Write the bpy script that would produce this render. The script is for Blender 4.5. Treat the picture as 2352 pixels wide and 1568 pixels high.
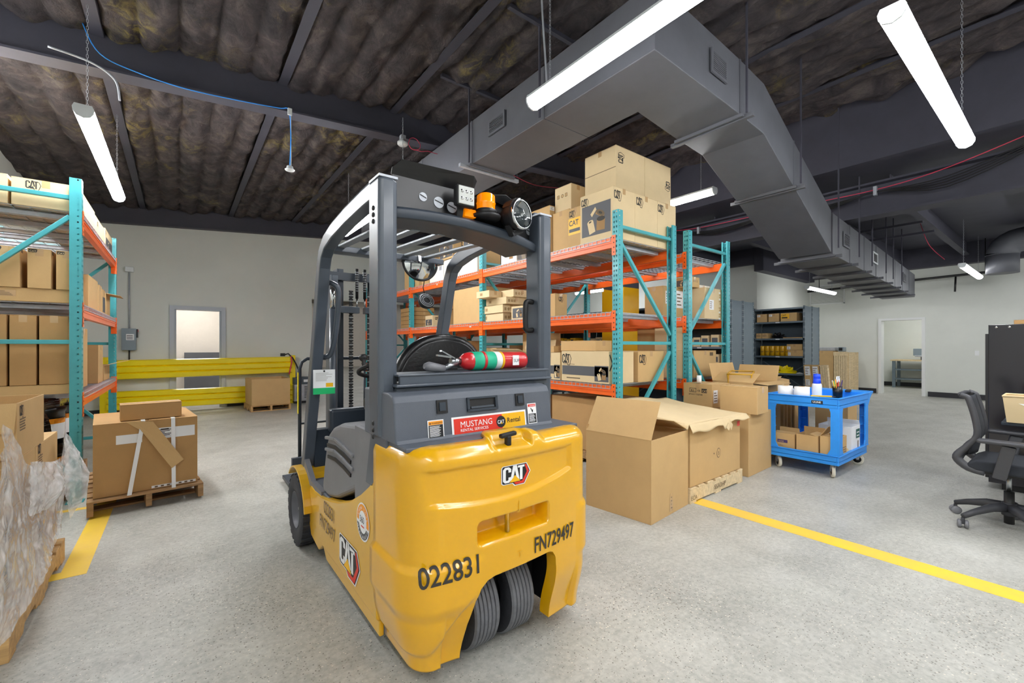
import bpy, math, random
from math import sin, cos, pi, radians
from mathutils import Vector, Matrix, noise
R = random.Random(7)
for _o in list(bpy.data.objects): bpy.data.objects.remove(_o)
SC = bpy.context.scene
COL = SC.collection

# ------------------------------------------------------------------ camera
cam_d = bpy.data.cameras.new('camera'); cam = bpy.data.objects.new('camera', cam_d); COL.objects.link(cam)
cam_d.sensor_width = 36.0; cam_d.lens = 36.0*1000/2352; cam_d.shift_y = 12/2352; cam_d.clip_start = .02
cam.location = (0, 0, 1.32); cam.rotation_euler = (pi/2, 0, -radians(37.38))
SC.camera = cam
# ------------------------------------------------------------------ world / exposure
W = bpy.data.worlds.new('world'); SC.world = W; W.use_nodes = True
W.node_tree.nodes['Background'].inputs[0].default_value = (.85, .92, 1, 1)
W.node_tree.nodes['Background'].inputs[1].default_value = .6
SC.view_settings.view_transform = 'Standard'; SC.view_settings.look = 'None'
SC.view_settings.gamma = 1; SC.view_settings.use_curve_mapping = False
SC.view_settings.exposure = 0.42
TUBE = 34.0          # emission of the fluorescent lenses
SC.cycles.use_denoising = True
SC.cycles.max_bounces = 8; SC.cycles.diffuse_bounces = 6; SC.cycles.glossy_bounces = 4
SC.cycles.transparent_max_bounces = 12; SC.cycles.sample_clamp_indirect = 6
SC.cycles.caustics_reflective = False; SC.cycles.caustics_refractive = False

# ------------------------------------------------------------------ materials
def lin(c):
    if isinstance(c, str):
        c = [int(c[i:i+2], 16)/255 for i in (1, 3, 5)]
    return tuple(v/12.92 if v <= .04045 else ((v+.055)/1.055)**2.4 for v in c)
MATS = {}
def mat(name, col, rough=.5, metal=0., var=0., vscale=6., col2=None, bump=0., bscale=40., coat=0., emit=0., alpha=1., spec=None, stretch=None):
    m = bpy.data.materials.new(name); m.use_nodes = True; MATS[name] = m
    nt = m.node_tree; b = nt.nodes['Principled BSDF']
    c = lin(col); b.inputs['Base Color'].default_value = (*c, 1)
    b.inputs['Roughness'].default_value = rough; b.inputs['Metallic'].default_value = metal
    if coat: b.inputs['Coat Weight'].default_value = coat; b.inputs['Coat Roughness'].default_value = .12
    if spec is not None: b.inputs['Specular IOR Level'].default_value = spec
    if emit: b.inputs['Emission Color'].default_value = (*c, 1); b.inputs['Emission Strength'].default_value = emit
    if alpha < 1: b.inputs['Alpha'].default_value = alpha
    if var or bump:
        tc = nt.nodes.new('ShaderNodeTexCoord'); mp = nt.nodes.new('ShaderNodeMapping')
        nt.links.new(tc.outputs['Object'], mp.inputs[0])
        if stretch: mp.inputs['Scale'].default_value = stretch
        oi = nt.nodes.new('ShaderNodeObjectInfo'); ad = nt.nodes.new('ShaderNodeVectorMath'); ad.operation = 'ADD'
        ml = nt.nodes.new('ShaderNodeMath'); ml.operation = 'MULTIPLY'; ml.inputs[1].default_value = 37.
        nt.links.new(oi.outputs['Random'], ml.inputs[0]); nt.links.new(mp.outputs[0], ad.inputs[0]); nt.links.new(ml.outputs[0], ad.inputs[1])
    if var:
        n = nt.nodes.new('ShaderNodeTexNoise'); n.inputs['Scale'].default_value = vscale; n.inputs['Detail'].default_value = 6
        n.inputs['Roughness'].default_value = .65
        nt.links.new(ad.outputs[0], n.inputs['Vector'])
        r = nt.nodes.new('ShaderNodeValToRGB'); nt.links.new(n.outputs[0], r.inputs[0])
        c2 = lin(col2) if col2 else tuple(v*(1-var) for v in c)
        r.color_ramp.elements[0].position = .35; r.color_ramp.elements[1].position = .68
        r.color_ramp.elements[0].color = (*c2, 1)
        r.color_ramp.elements[1].color = (*((tuple(min(1, v*(1+var*.5)) for v in c)) if not col2 else c), 1)
        nt.links.new(r.outputs[0], b.inputs['Base Color'])
    if bump:
        n2 = nt.nodes.new('ShaderNodeTexNoise'); n2.inputs['Scale'].default_value = bscale; n2.inputs['Detail'].default_value = 4
        nt.links.new(ad.outputs[0], n2.inputs['Vector'])
        bp = nt.nodes.new('ShaderNodeBump'); bp.inputs['Strength'].default_value = bump; bp.inputs['Distance'].default_value = .01
        nt.links.new(n2.outputs[0], bp.inputs['Height']); nt.links.new(bp.outputs[0], b.inputs['Normal'])
    return m

mat('wall_paint', '#dfe2dc', .7, var=.04, vscale=1.2, bump=.03, bscale=90)
mat('dark_paint', '#43434f', .62, var=.12, vscale=3)
mat('duct_paint', '#5f6168', .5, var=.12, vscale=2.5, bump=.06, bscale=9)
mat('rubber_base', '#2b2c31', .5)
mat('white_frame', '#e8eaea', .35)
mat('bluewhite', '#b5bcc6', .4)
mat('cream', '#e6ddd2', .6, var=.03)
mat('cyellow', '#e2a906', .3, var=.04, vscale=4, coat=.6)
mat('cyellow_side', '#dba91c', .33, var=.04, vscale=4, coat=.4)
mat('slate', '#4b535e', .38, var=.08, vscale=8, coat=.15)
mat('slate_dark', '#2d3641', .42, var=.08, vscale=8)
mat('slate_plastic', '#565c66', .5, var=.06, vscale=9, bump=.12, bscale=260)
mat('grey_plastic', '#74757a', .45, var=.08, vscale=7, bump=.05, bscale=200)
mat('black_gloss', '#0c0d10', .33)
mat('black', '#141416', .5)
mat('black_soft', '#1b1b1e', .55, bump=.1, bscale=150)
mat('leather', '#131315', .3, bump=.12, bscale=60)
mat('rubber', '#2e3036', .75, var=.25, vscale=14, bump=.2, bscale=80)
mat('rubber_tread', '#6b6d72', .7, var=.25, vscale=16, bump=.15, bscale=90)
mat('steel', '#a9adb1', .3, 1., var=.15, vscale=12)
mat('galv', '#b4b9c1', .42, .25, var=.12, vscale=15)
mat('chrome', '#d5d8da', .08, 1.)
mat('teal', '#45a5ad', .4, var=.12, vscale=5, coat=.15)
mat('hole', '#0a2c30', .8)
mat('orange', '#f2671b', .38, var=.08, vscale=6, coat=.2)
mat('guard_yellow', '#ffe600', .3, coat=.3)
mat('card', '#c8a571', .8, var=.05, vscale=5, bump=.05, bscale=120)
mat('card_light', '#dac399', .8, var=.04, vscale=5, bump=.05, bscale=120)
mat('card_dark', '#b48d5b', .8, var=.06, vscale=5, bump=.05, bscale=120)
mat('card_in', '#9c7a50', .85, var=.06)
mat('card_white', '#e9e6dc', .7, var=.03)
mat('tape', '#c2a074', .25, coat=.3)
mat('ink', '#33302c', .7)
mat('ink_soft', '#6c5a44', .8)
mat('panel_grey', '#55565a', .6)
mat('sticker', '#eceef0', .45)
mat('st_yellow', '#f0b70c', .45)
mat('st_red', '#dc3320', .45)
mat('st_orange', '#f09a1e', .45)
mat('st_black', '#16171a', .45)
mat('wood', '#c7a06a', .75, var=.28, vscale=3, stretch=(1, 9, 9), bump=.1, bscale=30)
mat('wood_pale', '#e0c9a0', .75, var=.2, vscale=3, stretch=(1, 9, 9), bump=.1, bscale=30)
mat('wood_old', '#a9855c', .8, var=.35, vscale=3, stretch=(1, 9, 9), bump=.1, bscale=30)
mat('cart_blue', '#2a96f5', .45, var=.08, vscale=4, bump=.08, bscale=60)
mat('shelf_grey', '#6f7d88', .38, .2, var=.06, vscale=4)
mat('shelf_dark', '#46525c', .45, .1, var=.05)
mat('caster_white', '#d5d0c0', .6)
mat('line_yellow', '#f5cf3c', .5, var=.1, vscale=5, col2='#ecc455')
mat('tube', '#fcfdff', .4, emit=TUBE)
mat('tube_bright', '#fcfdff', .4, emit=TUBE*1.7)
mat('far_light', '#ffffff', .4, emit=14)
mat('lamp_body', '#dfe4e6', .35)
mat('chair_plastic', '#3a3b40', .5, bump=.04, bscale=120)
mat('chair_fabric', '#23272e', .9, bump=.2, bscale=300)
mat('panel_electric', '#84919a', .4)
mat('wrap_black', '#0d0d0f', .12, coat=.5, bump=.9, bscale=9, stretch=(1, 1, 5))
mat('red_ext', '#c81f25', .3, coat=.4)
mat('green_tag', '#20b48c', .5)
mat('green_strip', '#12b569', .5)
mat('amber', '#ff8a00', .12, coat=.5, emit=.35)
mat('lens', '#3c464b', .04, coat=1., alpha=.45)
mat('led_face', '#c9ccc8', .25)
mat('cable_blue', '#2f8fe8', .4)
mat('cable_red', '#d8425f', .4)
mat('paper', '#e9e9e9', .6)
mat('green_label', '#1f5a52', .6)
mat('basket', '#d2a11a', .5)
mat('cap_blue', '#0d48e8', .4)
mat('purple_ink', '#4a3a6a', .7)
mat('deck_metal', '#8f8a80', .5, var=.1)

def glassy(name, col, alpha_lo, alpha_hi, rough, scale, bump):
    m = mat(name, col, rough, bump=bump, bscale=scale, coat=.6)
    nt = m.node_tree; b = nt.nodes['Principled BSDF']
    n = [x for x in nt.nodes if x.type == 'TEX_NOISE'][0]
    n.inputs['Distortion'].default_value = 2.5; n.inputs['Detail'].default_value = 9
    r = nt.nodes.new('ShaderNodeMapRange'); nt.links.new(n.outputs[0], r.inputs[0])
    r.inputs['From Min'].default_value = .38; r.inputs['From Max'].default_value = .66
    r.inputs['To Min'].default_value = alpha_lo; r.inputs['To Max'].default_value = alpha_hi
    nt.links.new(r.outputs[0], b.inputs['Alpha'])
    return m
glassy('film', '#f8fafc', .38, .85, .2, 7, .5)

# concrete: polished grey with small dark and light aggregate, pale cloudy patches
def concrete():
    m = mat('concrete', '#b4b3ad', .3)
    nt = m.node_tree; b = nt.nodes['Principled BSDF']; L = nt.links.new; N = nt.nodes.new
    tc = N('ShaderNodeTexCoord')
    def nz(s, d=6, r=.6):
        n = N('ShaderNodeTexNoise'); n.inputs['Scale'].default_value = s; n.inputs['Detail'].default_value = d; n.inputs['Roughness'].default_value = r
        L(tc.outputs['Object'], n.inputs['Vector']); return n
    def ramp(src, p0, p1, c0, c1):
        r = N('ShaderNodeValToRGB'); L(src, r.inputs[0]); e = r.color_ramp.elements
        e[0].position = p0; e[1].position = p1; e[0].color = (*lin(c0), 1); e[1].color = (*lin(c1), 1); return r
    base = ramp(nz(1.3, 10, .72).outputs[0], .36, .64, '#8f908a', '#c6c6be')
    fine = ramp(nz(38, 5, .7).outputs[0], .35, .65, '#96958e', '#cbc9c1')
    mx = N('ShaderNodeMix'); mx.data_type = 'RGBA'; mx.inputs[0].default_value = .5; L(base.outputs[0], mx.inputs[6]); L(fine.outputs[0], mx.inputs[7])
    v = N('ShaderNodeTexVoronoi'); v.inputs['Scale'].default_value = 95; L(tc.outputs['Object'], v.inputs['Vector'])
    cmpn = nz(.55, 5, .6)
    th = N('ShaderNodeMath'); th.operation = 'MULTIPLY_ADD'; L(cmpn.outputs[0], th.inputs[0]); th.inputs[1].default_value = 1.15; th.inputs[2].default_value = -.30
    lt = N('ShaderNodeMath'); lt.operation = 'LESS_THAN'; L(v.outputs['Distance'], lt.inputs[0]); L(th.outputs[0], lt.inputs[1])
    cr = N('ShaderNodeSeparateColor'); L(v.outputs['Color'], cr.inputs[0])
    g = N('ShaderNodeMath'); g.operation = 'GREATER_THAN'; L(cr.outputs[0], g.inputs[0]); g.inputs[1].default_value = .55
    mm = N('ShaderNodeMath'); mm.operation = 'MULTIPLY'; L(lt.outputs[0], mm.inputs[0]); L(g.outputs[0], mm.inputs[1])
    sp = N('ShaderNodeValToRGB'); L(cr.outputs[1], sp.inputs[0]); e = sp.color_ramp.elements
    e[0].position = 0; e[0].color = (*lin('#6a675f'), 1); e[1].position = 1; e[1].color = (*lin('#e2dccf'), 1)
    x = e.new(.5); x.color = (*lin('#938e85'), 1)
    m2 = N('ShaderNodeMix'); m2.data_type = 'RGBA'; L(mm.outputs[0], m2.inputs[0]); L(mx.outputs[2], m2.inputs[6]); L(sp.outputs[0], m2.inputs[7])
    cl = ramp(nz(3.1, 10, .7).outputs[0], .52, .72, '#000000', '#ffffff')
    m3 = N('ShaderNodeMix'); m3.data_type = 'RGBA'; fm = N('ShaderNodeMath'); fm.operation = 'MULTIPLY'; L(cl.outputs[0], fm.inputs[0]); fm.inputs[1].default_value = .35
    L(fm.outputs[0], m3.inputs[0]); L(m2.outputs[2], m3.inputs[6]); m3.inputs[7].default_value = (*lin('#cbcbc6'), 1)
    L(m3.outputs[2], b.inputs['Base Color'])
    rr = N('ShaderNodeMapRange'); L(nz(5, 6).outputs[0], rr.inputs[0]); rr.inputs['To Min'].default_value = .2; rr.inputs['To Max'].default_value = .6; L(rr.outputs[0], b.inputs['Roughness'])
    bp = N('ShaderNodeBump'); bp.inputs['Strength'].default_value = .08; bp.inputs['Distance'].default_value = .002; L(fine.outputs[0], bp.inputs['Height']); L(bp.outputs[0], b.inputs['Normal'])
concrete()

def insulation():
    m = mat('insulation', '#39343a', .85)
    nt = m.node_tree; b = nt.nodes['Principled BSDF']; L = nt.links.new; N = nt.nodes.new
    tc = N('ShaderNodeTexCoord'); mp = N('ShaderNodeMapping'); L(tc.outputs['Object'], mp.inputs[0]); mp.inputs['Scale'].default_value = (1, .8, 1)
    def nz(s, d=6, r=.6, dist=0):
        n = N('ShaderNodeTexNoise'); n.inputs['Scale'].default_value = s; n.inputs['Detail'].default_value = d; n.inputs['Roughness'].default_value = r
        n.inputs['Distortion'].default_value = dist; L(mp.outputs[0], n.inputs['Vector']); return n
    r = N('ShaderNodeValToRGB'); L(nz(4, 8, .7, .6).outputs[0], r.inputs[0]); e = r.color_ramp.elements
    e[0].position = .3; e[0].color = (*lin('#2a272d'), 1); e[1].position = .78; e[1].color = (*lin('#786e69'), 1)
    x = e.new(.5); x.color = (*lin('#4a4346'), 1)
    y = N('ShaderNodeValToRGB'); L(nz(1.1, 5, .6, .4).outputs[0], y.inputs[0]); y.color_ramp.elements[0].position = .55; y.color_ramp.elements[1].position = .72
    y2 = N('ShaderNodeValToRGB'); L(nz(7, 6, .7, 1.).outputs[0], y2.inputs[0]); y2.color_ramp.elements[0].position = .47; y2.color_ramp.elements[1].position = .66
    mm = N('ShaderNodeMath'); mm.operation = 'MULTIPLY'; L(y.outputs[0], mm.inputs[0]); L(y2.outputs[0], mm.inputs[1])
    mx = N('ShaderNodeMix'); mx.data_type = 'RGBA'; L(mm.outputs[0], mx.inputs[0]); L(r.outputs[0], mx.inputs[6]); mx.inputs[7].default_value = (*lin('#a59450'), 1)
    w = N('ShaderNodeValToRGB'); L(nz(16, 8, .75, .7).outputs[0], w.inputs[0]); w.color_ramp.elements[0].position = .66; w.color_ramp.elements[1].position = .72  # pale glints painted into the insulation colour
    m3 = N('ShaderNodeMix'); m3.data_type = 'RGBA'; L(w.outputs[0], m3.inputs[0]); L(mx.outputs[2], m3.inputs[6]); m3.inputs[7].default_value = (*lin('#c4b8a8'), 1)
    L(m3.outputs[2], b.inputs['Base Color'])
    bp = N('ShaderNodeBump'); bp.inputs['Strength'].default_value = 1.; bp.inputs['Distance'].default_value = .05; L(nz(9, 9, .72, .5).outputs[0], bp.inputs['Height']); L(bp.outputs[0], b.inputs['Normal'])
insulation()

# ------------------------------------------------------------------ mesh builder
class B:
    def __init__(s): s.v = []; s.f = []; s.m = []; s.mats = []; s.sm = []
    def mi(s, m):
        if m not in s.mats: s.mats.append(m)
        return s.mats.index(m)
    def add(s, vs, fs, m, smooth=False):
        o = len(s.v); s.v += [tuple(v) for v in vs]; k = s.mi(m)
        for f in fs: s.f.append(tuple(i+o for i in f)); s.m.append(k); s.sm.append(smooth)
        return s
    def box(s, x0, x1, y0, y1, z0, z1, m, M=None):
        vs = [Vector((x, y, z)) for z in (z0, z1) for y in (y0, y1) for x in (x0, x1)]
        if M: vs = [M @ v for v in vs]
        return s.add(vs, [(0, 2, 3, 1), (4, 5, 7, 6), (0, 1, 5, 4), (1, 3, 7, 5), (3, 2, 6, 7), (2, 0, 4, 6)], m)
    def bar(s, p, q, w, h, m, up=(0, 0, 1)):           # rectangular bar from p to q, w across, h along up
        p, q = Vector(p), Vector(q); d = (q-p).normalized(); u = Vector(up); a = d.cross(u)
        if a.length < 1e-4: a = d.cross(Vector((1, 0, 0)))
        a.normalize(); u = a.cross(d); vs = []
        for c in (p, q): vs += [c-a*w/2-u*h/2, c+a*w/2-u*h/2, c+a*w/2+u*h/2, c-a*w/2+u*h/2]
        return s.add(vs, [(0, 1, 2, 3), (7, 6, 5, 4), (0, 4, 5, 1), (1, 5, 6, 2), (2, 6, 7, 3), (3, 7, 4, 0)], m)
    def tube(s, pts, r, m, n=8, caps=True, smooth=True, closed=False):
        P = [Vector(p) for p in pts]; k = len(P); vs = []; up = None
        for i, p in enumerate(P):
            if closed: t = P[(i+1) % k]-P[i-1]
            else: t = (P[min(i+1, k-1)]-P[max(i-1, 0)])
            t.normalize()
            if up is None: up = Vector((0, 0, 1)) if abs(t.z) < .9 else Vector((1, 0, 0))
            a = t.cross(up).normalized(); up = a.cross(t).normalized()
            rr = r[i] if isinstance(r, (list, tuple)) else r
            vs += [p+a*cos(2*pi*j/n)*rr+up*sin(2*pi*j/n)*rr for j in range(n)]
        fs = []
        for i in range(k if closed else k-1):
            i2 = (i+1) % k
            fs += [(i*n+j, i*n+(j+1) % n, i2*n+(j+1) % n, i2*n+j) for j in range(n)]
        s.add(vs, fs, m, smooth)
        if caps and not closed:
            o = len(s.v)-len(vs); kk = s.mi(m)
            for f in (tuple(o+j for j in range(n-1, -1, -1)), tuple(o+(k-1)*n+j for j in range(n))): s.f.append(f); s.m.append(kk); s.sm.append(False)
        return s
    def cyl(s, p, q, r, m, n=16, smooth=True): return s.tube([p, q], r, m, n, True, smooth)
    def lathe(s, prof, m, n=24, M=None, smooth=True):   # prof: (r, z) about local z
        vs = [Vector((r*cos(2*pi*j/n), r*sin(2*pi*j/n), z)) for r, z in prof for j in range(n)]
        if M: vs = [M @ v for v in vs]
        fs = [(i*n+j, i*n+(j+1) % n, (i+1)*n+(j+1) % n, (i+1)*n+j) for i in range(len(prof)-1) for j in range(n)]
        return s.add(vs, fs, m, smooth)
    def prism(s, poly, ax, a0, a1, m, smooth=False):     # poly in the two other axes (xy, xz or yz order)
        def P(u, v, a): return {'x': (a, u, v), 'y': (u, a, v), 'z': (u, v, a)}[ax]
        n = len(poly); vs = [P(u, v, a0) for u, v in poly]+[P(u, v, a1) for u, v in poly]
        s.add(vs, [(i, (i+1) % n, n+(i+1) % n, n+i) for i in range(n)], m, smooth)
        o = len(s.v)-2*n; k = s.mi(m)
        s.f.append(tuple(range(o, o+n))); s.f.append(tuple(range(o+2*n-1, o+n-1, -1))); s.m += [k, k]; s.sm += [False, False]
        return s
    def poly(s, pts, m): return s.add(pts, [tuple(range(len(pts)))], m)
    def xf(s, M, start=0):
        for i in range(start, len(s.v)): s.v[i] = tuple(M @ Vector(s.v[i]))
        return s
    def mesh(s, name):
        me = bpy.data.meshes.new(name); me.from_pydata(s.v, [], s.f)
        for m in s.mats: me.materials.append(MATS[m])
        me.polygons.foreach_set('material_index', s.m); me.polygons.foreach_set('use_smooth', s.sm)
        me.update(); return me
    def obj(s, name, parent=None, loc=None, rz=0, bevel=0, recalc=False, seg=2):
        me = s.mesh(name)
        if recalc:
            import bmesh
            bm = bmesh.new(); bm.from_mesh(me); bmesh.ops.recalc_face_normals(bm, faces=bm.faces); bm.to_mesh(me); bm.free()
        return link(name, me, parent, loc, rz, bevel, seg)
def link(name, data, parent=None, loc=None, rz=0, bevel=0, seg=2):
    o = bpy.data.objects.new(name, data); COL.objects.link(o)
    if parent: o.parent = parent
    if loc: o.location = loc
    o.rotation_euler.z = rz
    if bevel:
        b = o.modifiers.new('bevel', 'BEVEL'); b.width = bevel; b.segments = seg; b.limit_method = 'ANGLE'; b.angle_limit = radians(40); b.harden_normals = False
    return o
def tag(o, label, cat, group=None, kind=None):
    o['label'] = label; o['category'] = cat
    if group: o['group'] = group
    if kind: o['kind'] = kind
    return o
def thing(name, label, cat, loc=(0, 0, 0), rz=0, group=None):
    o = bpy.data.objects.new(name, None); COL.objects.link(o); o.location = loc; o.rotation_euler.z = rz
    o.empty_display_size = .1
    return tag(o, label, cat, group)
def struct(o): o['kind'] = 'structure'; return o
def stuff(o): o['kind'] = 'stuff'; return o
def lab(o, l): o['label'] = l; return o
_used = set()
def copy_tree(o, parent=None):
    c = o.copy(); COL.objects.link(c)
    if parent: c.parent = parent
    for ch in list(o.children): copy_tree(ch, c)
    return c
# print on a plane: frame = (origin, u, v); draws polygons just proud of it
def smooth_pts(pts, k=5):
    P = [Vector(p) for p in pts]; out = []
    for i in range(len(P)-1):
        p0, p1, p2, p3 = P[max(i-1, 0)], P[i], P[i+1], P[min(i+2, len(P)-1)]
        for q in range(k):
            t = q/k; out.append(.5*((2*p1)+(-p0+p2)*t+(2*p0-5*p1+4*p2-p3)*t*t+(-p0+3*p1-3*p2+p3)*t**3))
    return out+[P[-1]]
class Print(B):
    def __init__(s, o, u, v, off=.0015):
        super().__init__(); s.o = Vector(o); s.u = Vector(u).normalized(); s.w = Vector(v).normalized(); s.n = s.u.cross(s.w); s.off = off
    def pt(s, a, b, l=0): return s.o+s.u*a+s.w*b+s.n*(s.off+l*.0006)
    def rect(s, a0, b0, a1, b1, m, l=0): return s.poly([s.pt(a0, b0, l), s.pt(a1, b0, l), s.pt(a1, b1, l), s.pt(a0, b1, l)], m)
    def shape(s, pts, m, l=0, ox=0, oy=0, k=1.): return s.poly([s.pt(ox+a*k, oy+b*k, l) for a, b in pts], m)
    def disc(s, a, b, r, m, l=0, n=20, ry=None, a0=0, a1=2*pi):
        return s.poly([s.pt(a+r*cos(a0+(a1-a0)*i/n), b+(ry or r)*sin(a0+(a1-a0)*i/n), l) for i in range(n)], m)
    def ribbon(s, pts, w, m, l=0, ox=0, oy=0, k=1.):
        P = [Vector((ox+a*k, oy+b*k)) for a, b in pts]; w = w*k; L_, R_ = [], []
        for i, p in enumerate(P):
            d0 = (P[i]-P[i-1]).normalized() if i else (P[1]-P[0]).normalized()
            d1 = (P[i+1]-P[i]).normalized() if i < len(P)-1 else d0
            n0 = Vector((-d0.y, d0.x)); n1 = Vector((-d1.y, d1.x)); nn = (n0+n1).normalized(); kk = w/2/max(.5, nn.dot(n0))
            L_.append(p+nn*kk); R_.append(p-nn*kk)
        for i in range(len(P)-1): s.poly([s.pt(*R_[i], l), s.pt(*R_[i+1], l), s.pt(*L_[i+1], l), s.pt(*L_[i], l)], m)
        return s
    def text(s, txt, a, b, size, m, l=1, sx=1., bold=0.):
        c = bpy.data.curves.new('lettering', 'FONT'); c.body = txt; c.size = size; c.offset = bold*size; c.resolution_u = 4
        o = bpy.data.objects.new('lettering', c); me = bpy.data.meshes.new_from_object(o)
        s.add([s.pt(a+v.co.x*sx, b+v.co.y, l) for v in me.vertices], [tuple(p.vertices) for p in me.polygons], m)
        bpy.data.objects.remove(o); bpy.data.meshes.remove(me); bpy.data.curves.remove(c); return s
    def outline_logo(s, a, b, h, m='ink', l=0):         # letters with a bent hexagon bracket at the right
        s.ribbon([(.36, .68), (.36, .84), (.28, .93), (.14, .93), (.07, .84), (.07, .16), (.14, .07), (.28, .07), (.36, .16), (.36, .32)], .14, m, l, a, b, h)
        s.ribbon([(.44, 0), (.60, 1.), (.66, 1.)], .13, m, l, a, b, h); s.ribbon([(.62, 1.), (.68, 1.), (.82, .3)], .13, m, l, a, b, h)
        s.shape([(.42, 0), (.85, 0), (.64, .34)], m, l, a, b, h)
        s.ribbon([(.78, .93), (1.16, .93)], .14, m, l, a, b, h); s.ribbon([(.97, .9), (.97, 0)], .14, m, l, a, b, h)
        s.ribbon([(1.2, .97), (1.4, .5), (1.18, -.2), (.86, -.2), (.76, -.02)], .07, m, l, a, b, h); return s
    def badge_logo(s, a, b, h, l=0):                    # filled colour badge: black and red hexagon, white letters, yellow triangle
        s.shape([(-.08, -.02), (.02, -.12), (.5, -.12), (.62, -.3), (1.2, -.3), (1.55, .5), (1.32, 1.1), (.0, 1.1), (-.08, 1.0)], 'sticker', l, a, b, h)
        s.shape([(-.04, .0), (.04, -.08), (.53, -.08), (.66, -.25), (1.17, -.25), (1.5, .5), (1.29, 1.06), (.02, 1.06), (-.04, .98)], 'st_black', l+1, a, b, h)
        s.shape([(.6, -.1), (.7, -.22), (1.14, -.22), (1.45, .5), (1.28, 1.0), (1.2, 1.0), (1.32, .5), (1.05, -.06), (.62, -.06)], 'st_red', l+2, a, b, h)
        q = l+3; m = 'sticker'
        s.ribbon([(.36, .66), (.36, .84), (.28, .93), (.14, .93), (.07, .84), (.07, .16), (.14, .07), (.28, .07), (.36, .16), (.36, .34)], .15, m, q, a, b, h)
        s.ribbon([(.46, .1), (.60, .98), (.66, .98)], .15, m, q, a, b, h); s.ribbon([(.62, .98), (.68, .98), (.82, .1)], .15, m, q, a, b, h)
        s.ribbon([(.80, .93), (1.18, .93)], .14, m, q, a, b, h); s.ribbon([(.99, .9), (.99, .05)], .15, m, q, a, b, h)
        s.shape([(.34, -.02), (.94, -.02), (.64, .42)], 'st_yellow', q+1, a, b, h); return s
# ------------------------------------------------------------------ room shell
def seg(name, *boxes, m='wall_paint', bevel=0):
    b = B()
    for x in boxes: b.box(*x[:6], x[6] if len(x) > 6 else m)
    return struct(b.obj(name, bevel=bevel))
floor = seg('floor', (-2.2, 21, -6.3, 30, -.1, 0), m='concrete')
def roof(x): return 4.22+.075*x
seg('wall_left', (-2.15, -1.95, -6.3, 11.7, 0, 4.3))
seg('wall_front', (-2.15, 16, -6.3, -6.1, 0, 5))
seg('wall_back', (-2.15, -.10, 11.5, 11.7, 0, 4.3), (-.10, .74, 11.5, 11.7, 2.12, 4.4), (.74, 2.59, 11.5, 11.7, 0, 4.6), (2.59, 7.2, 11.5, 11.7, 2.5, 4.9), (7.2, 12.3, 11.5, 11.7, 0, 5))
seg('wall_right', (15.8, 16, -6.3, 2.58, 0, 4), (15.8, 16, 2.58, 3.46, 2.07, 4), (15.8, 16, 3.46, 5.3, 0, 4))
seg('wall_bumpout', (12.17, 16, 5.23, 5.4, 0, 4), (12.17, 12.34, 5.4, 11.7, 0, 4))
seg('baseboard_right', (15.78, 15.8, -6, 2.48, 0, .13), (15.78, 15.8, 3.56, 5.2, 0, .13), m='rubber_base')
seg('baseboard_back', (.84, 2.56, 11.48, 11.5, 0, .1), (-1.9, -.2, 11.48, 11.5, 0, .1), m='rubber_base')
# door frames
b = B(); b.box(15.76, 16.03, 2.53, 2.60, 0, 2.11, 'white_frame'); b.box(15.76, 16.03, 3.44, 3.51, 0, 2.11, 'white_frame'); b.box(15.76, 16.03, 2.60, 3.44, 2.05, 2.11, 'white_frame')
struct(b.obj('trim_1'))
b = B(); b.box(-.16, -.08, 11.44, 11.705, 0, 2.18, 'bluewhite'); b.box(.73, .81, 11.44, 11.705, 0, 2.18, 'bluewhite'); b.box(-.08, .73, 11.44, 11.705, 2.1, 2.18, 'bluewhite')
b.box(-.08, -.05, 11.5, 11.56, 0, 2.1, 'bluewhite'); b.box(.7, .73, 11.5, 11.56, 0, 2.1, 'bluewhite')
struct(b.obj('trim_2'))
# rooms behind the openings
seg('wall_office', (-2.1, 2.4, 14.2, 14.3, 0, 3), (-2.1, -2.0, 11.7, 14.2, 0, 3), (2.4, 2.5, 11.7, 14.3, 0, 3), m='cream')
seg('ceiling_office', (-2.1, 2.5, 11.7, 14.3, 2.9, 3), m='cream')
seg('wall_workroom', (19.3, 19.4, -.5, 6, 0, 3.2), (16, 19.3, 5.3, 5.4, 0, 3.2), (16, 19.3, -.6, -.5, 0, 3.2), m='wall_paint')
seg('ceiling_workroom', (16, 19.4, -.6, 5.4, 3.1, 3.2), m='wall_paint')
seg('baseboard_workroom', (19.27, 19.3, -.5, 5.3, 0, .13), (16, 19.3, 5.27, 5.3, 0, .13), m='rubber_base')
seg('wall_warehouse', (2.5, 20, 29.5, 29.7, 0, 4.6), (2.4, 2.5, 14.3, 29.7, 0, 4.6), (20, 20.2, 11.7, 29.7, 0, 4.6), m='cream')
b = B()
b.box(2.4, 20, 11.7, 29.7, 4.35, 4.45, 'deck_metal')
for i in range(60): b.box(2.5, 20, 11.8+i*.3, 11.92+i*.3, 4.28, 4.35, 'deck_metal')
for i in range(9): b.box(2.5+i*2, 2.58+i*2, 11.7, 29.5, 4.0, 4.28, 'deck_metal')
struct(b.obj('ceiling_warehouse'))
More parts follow.
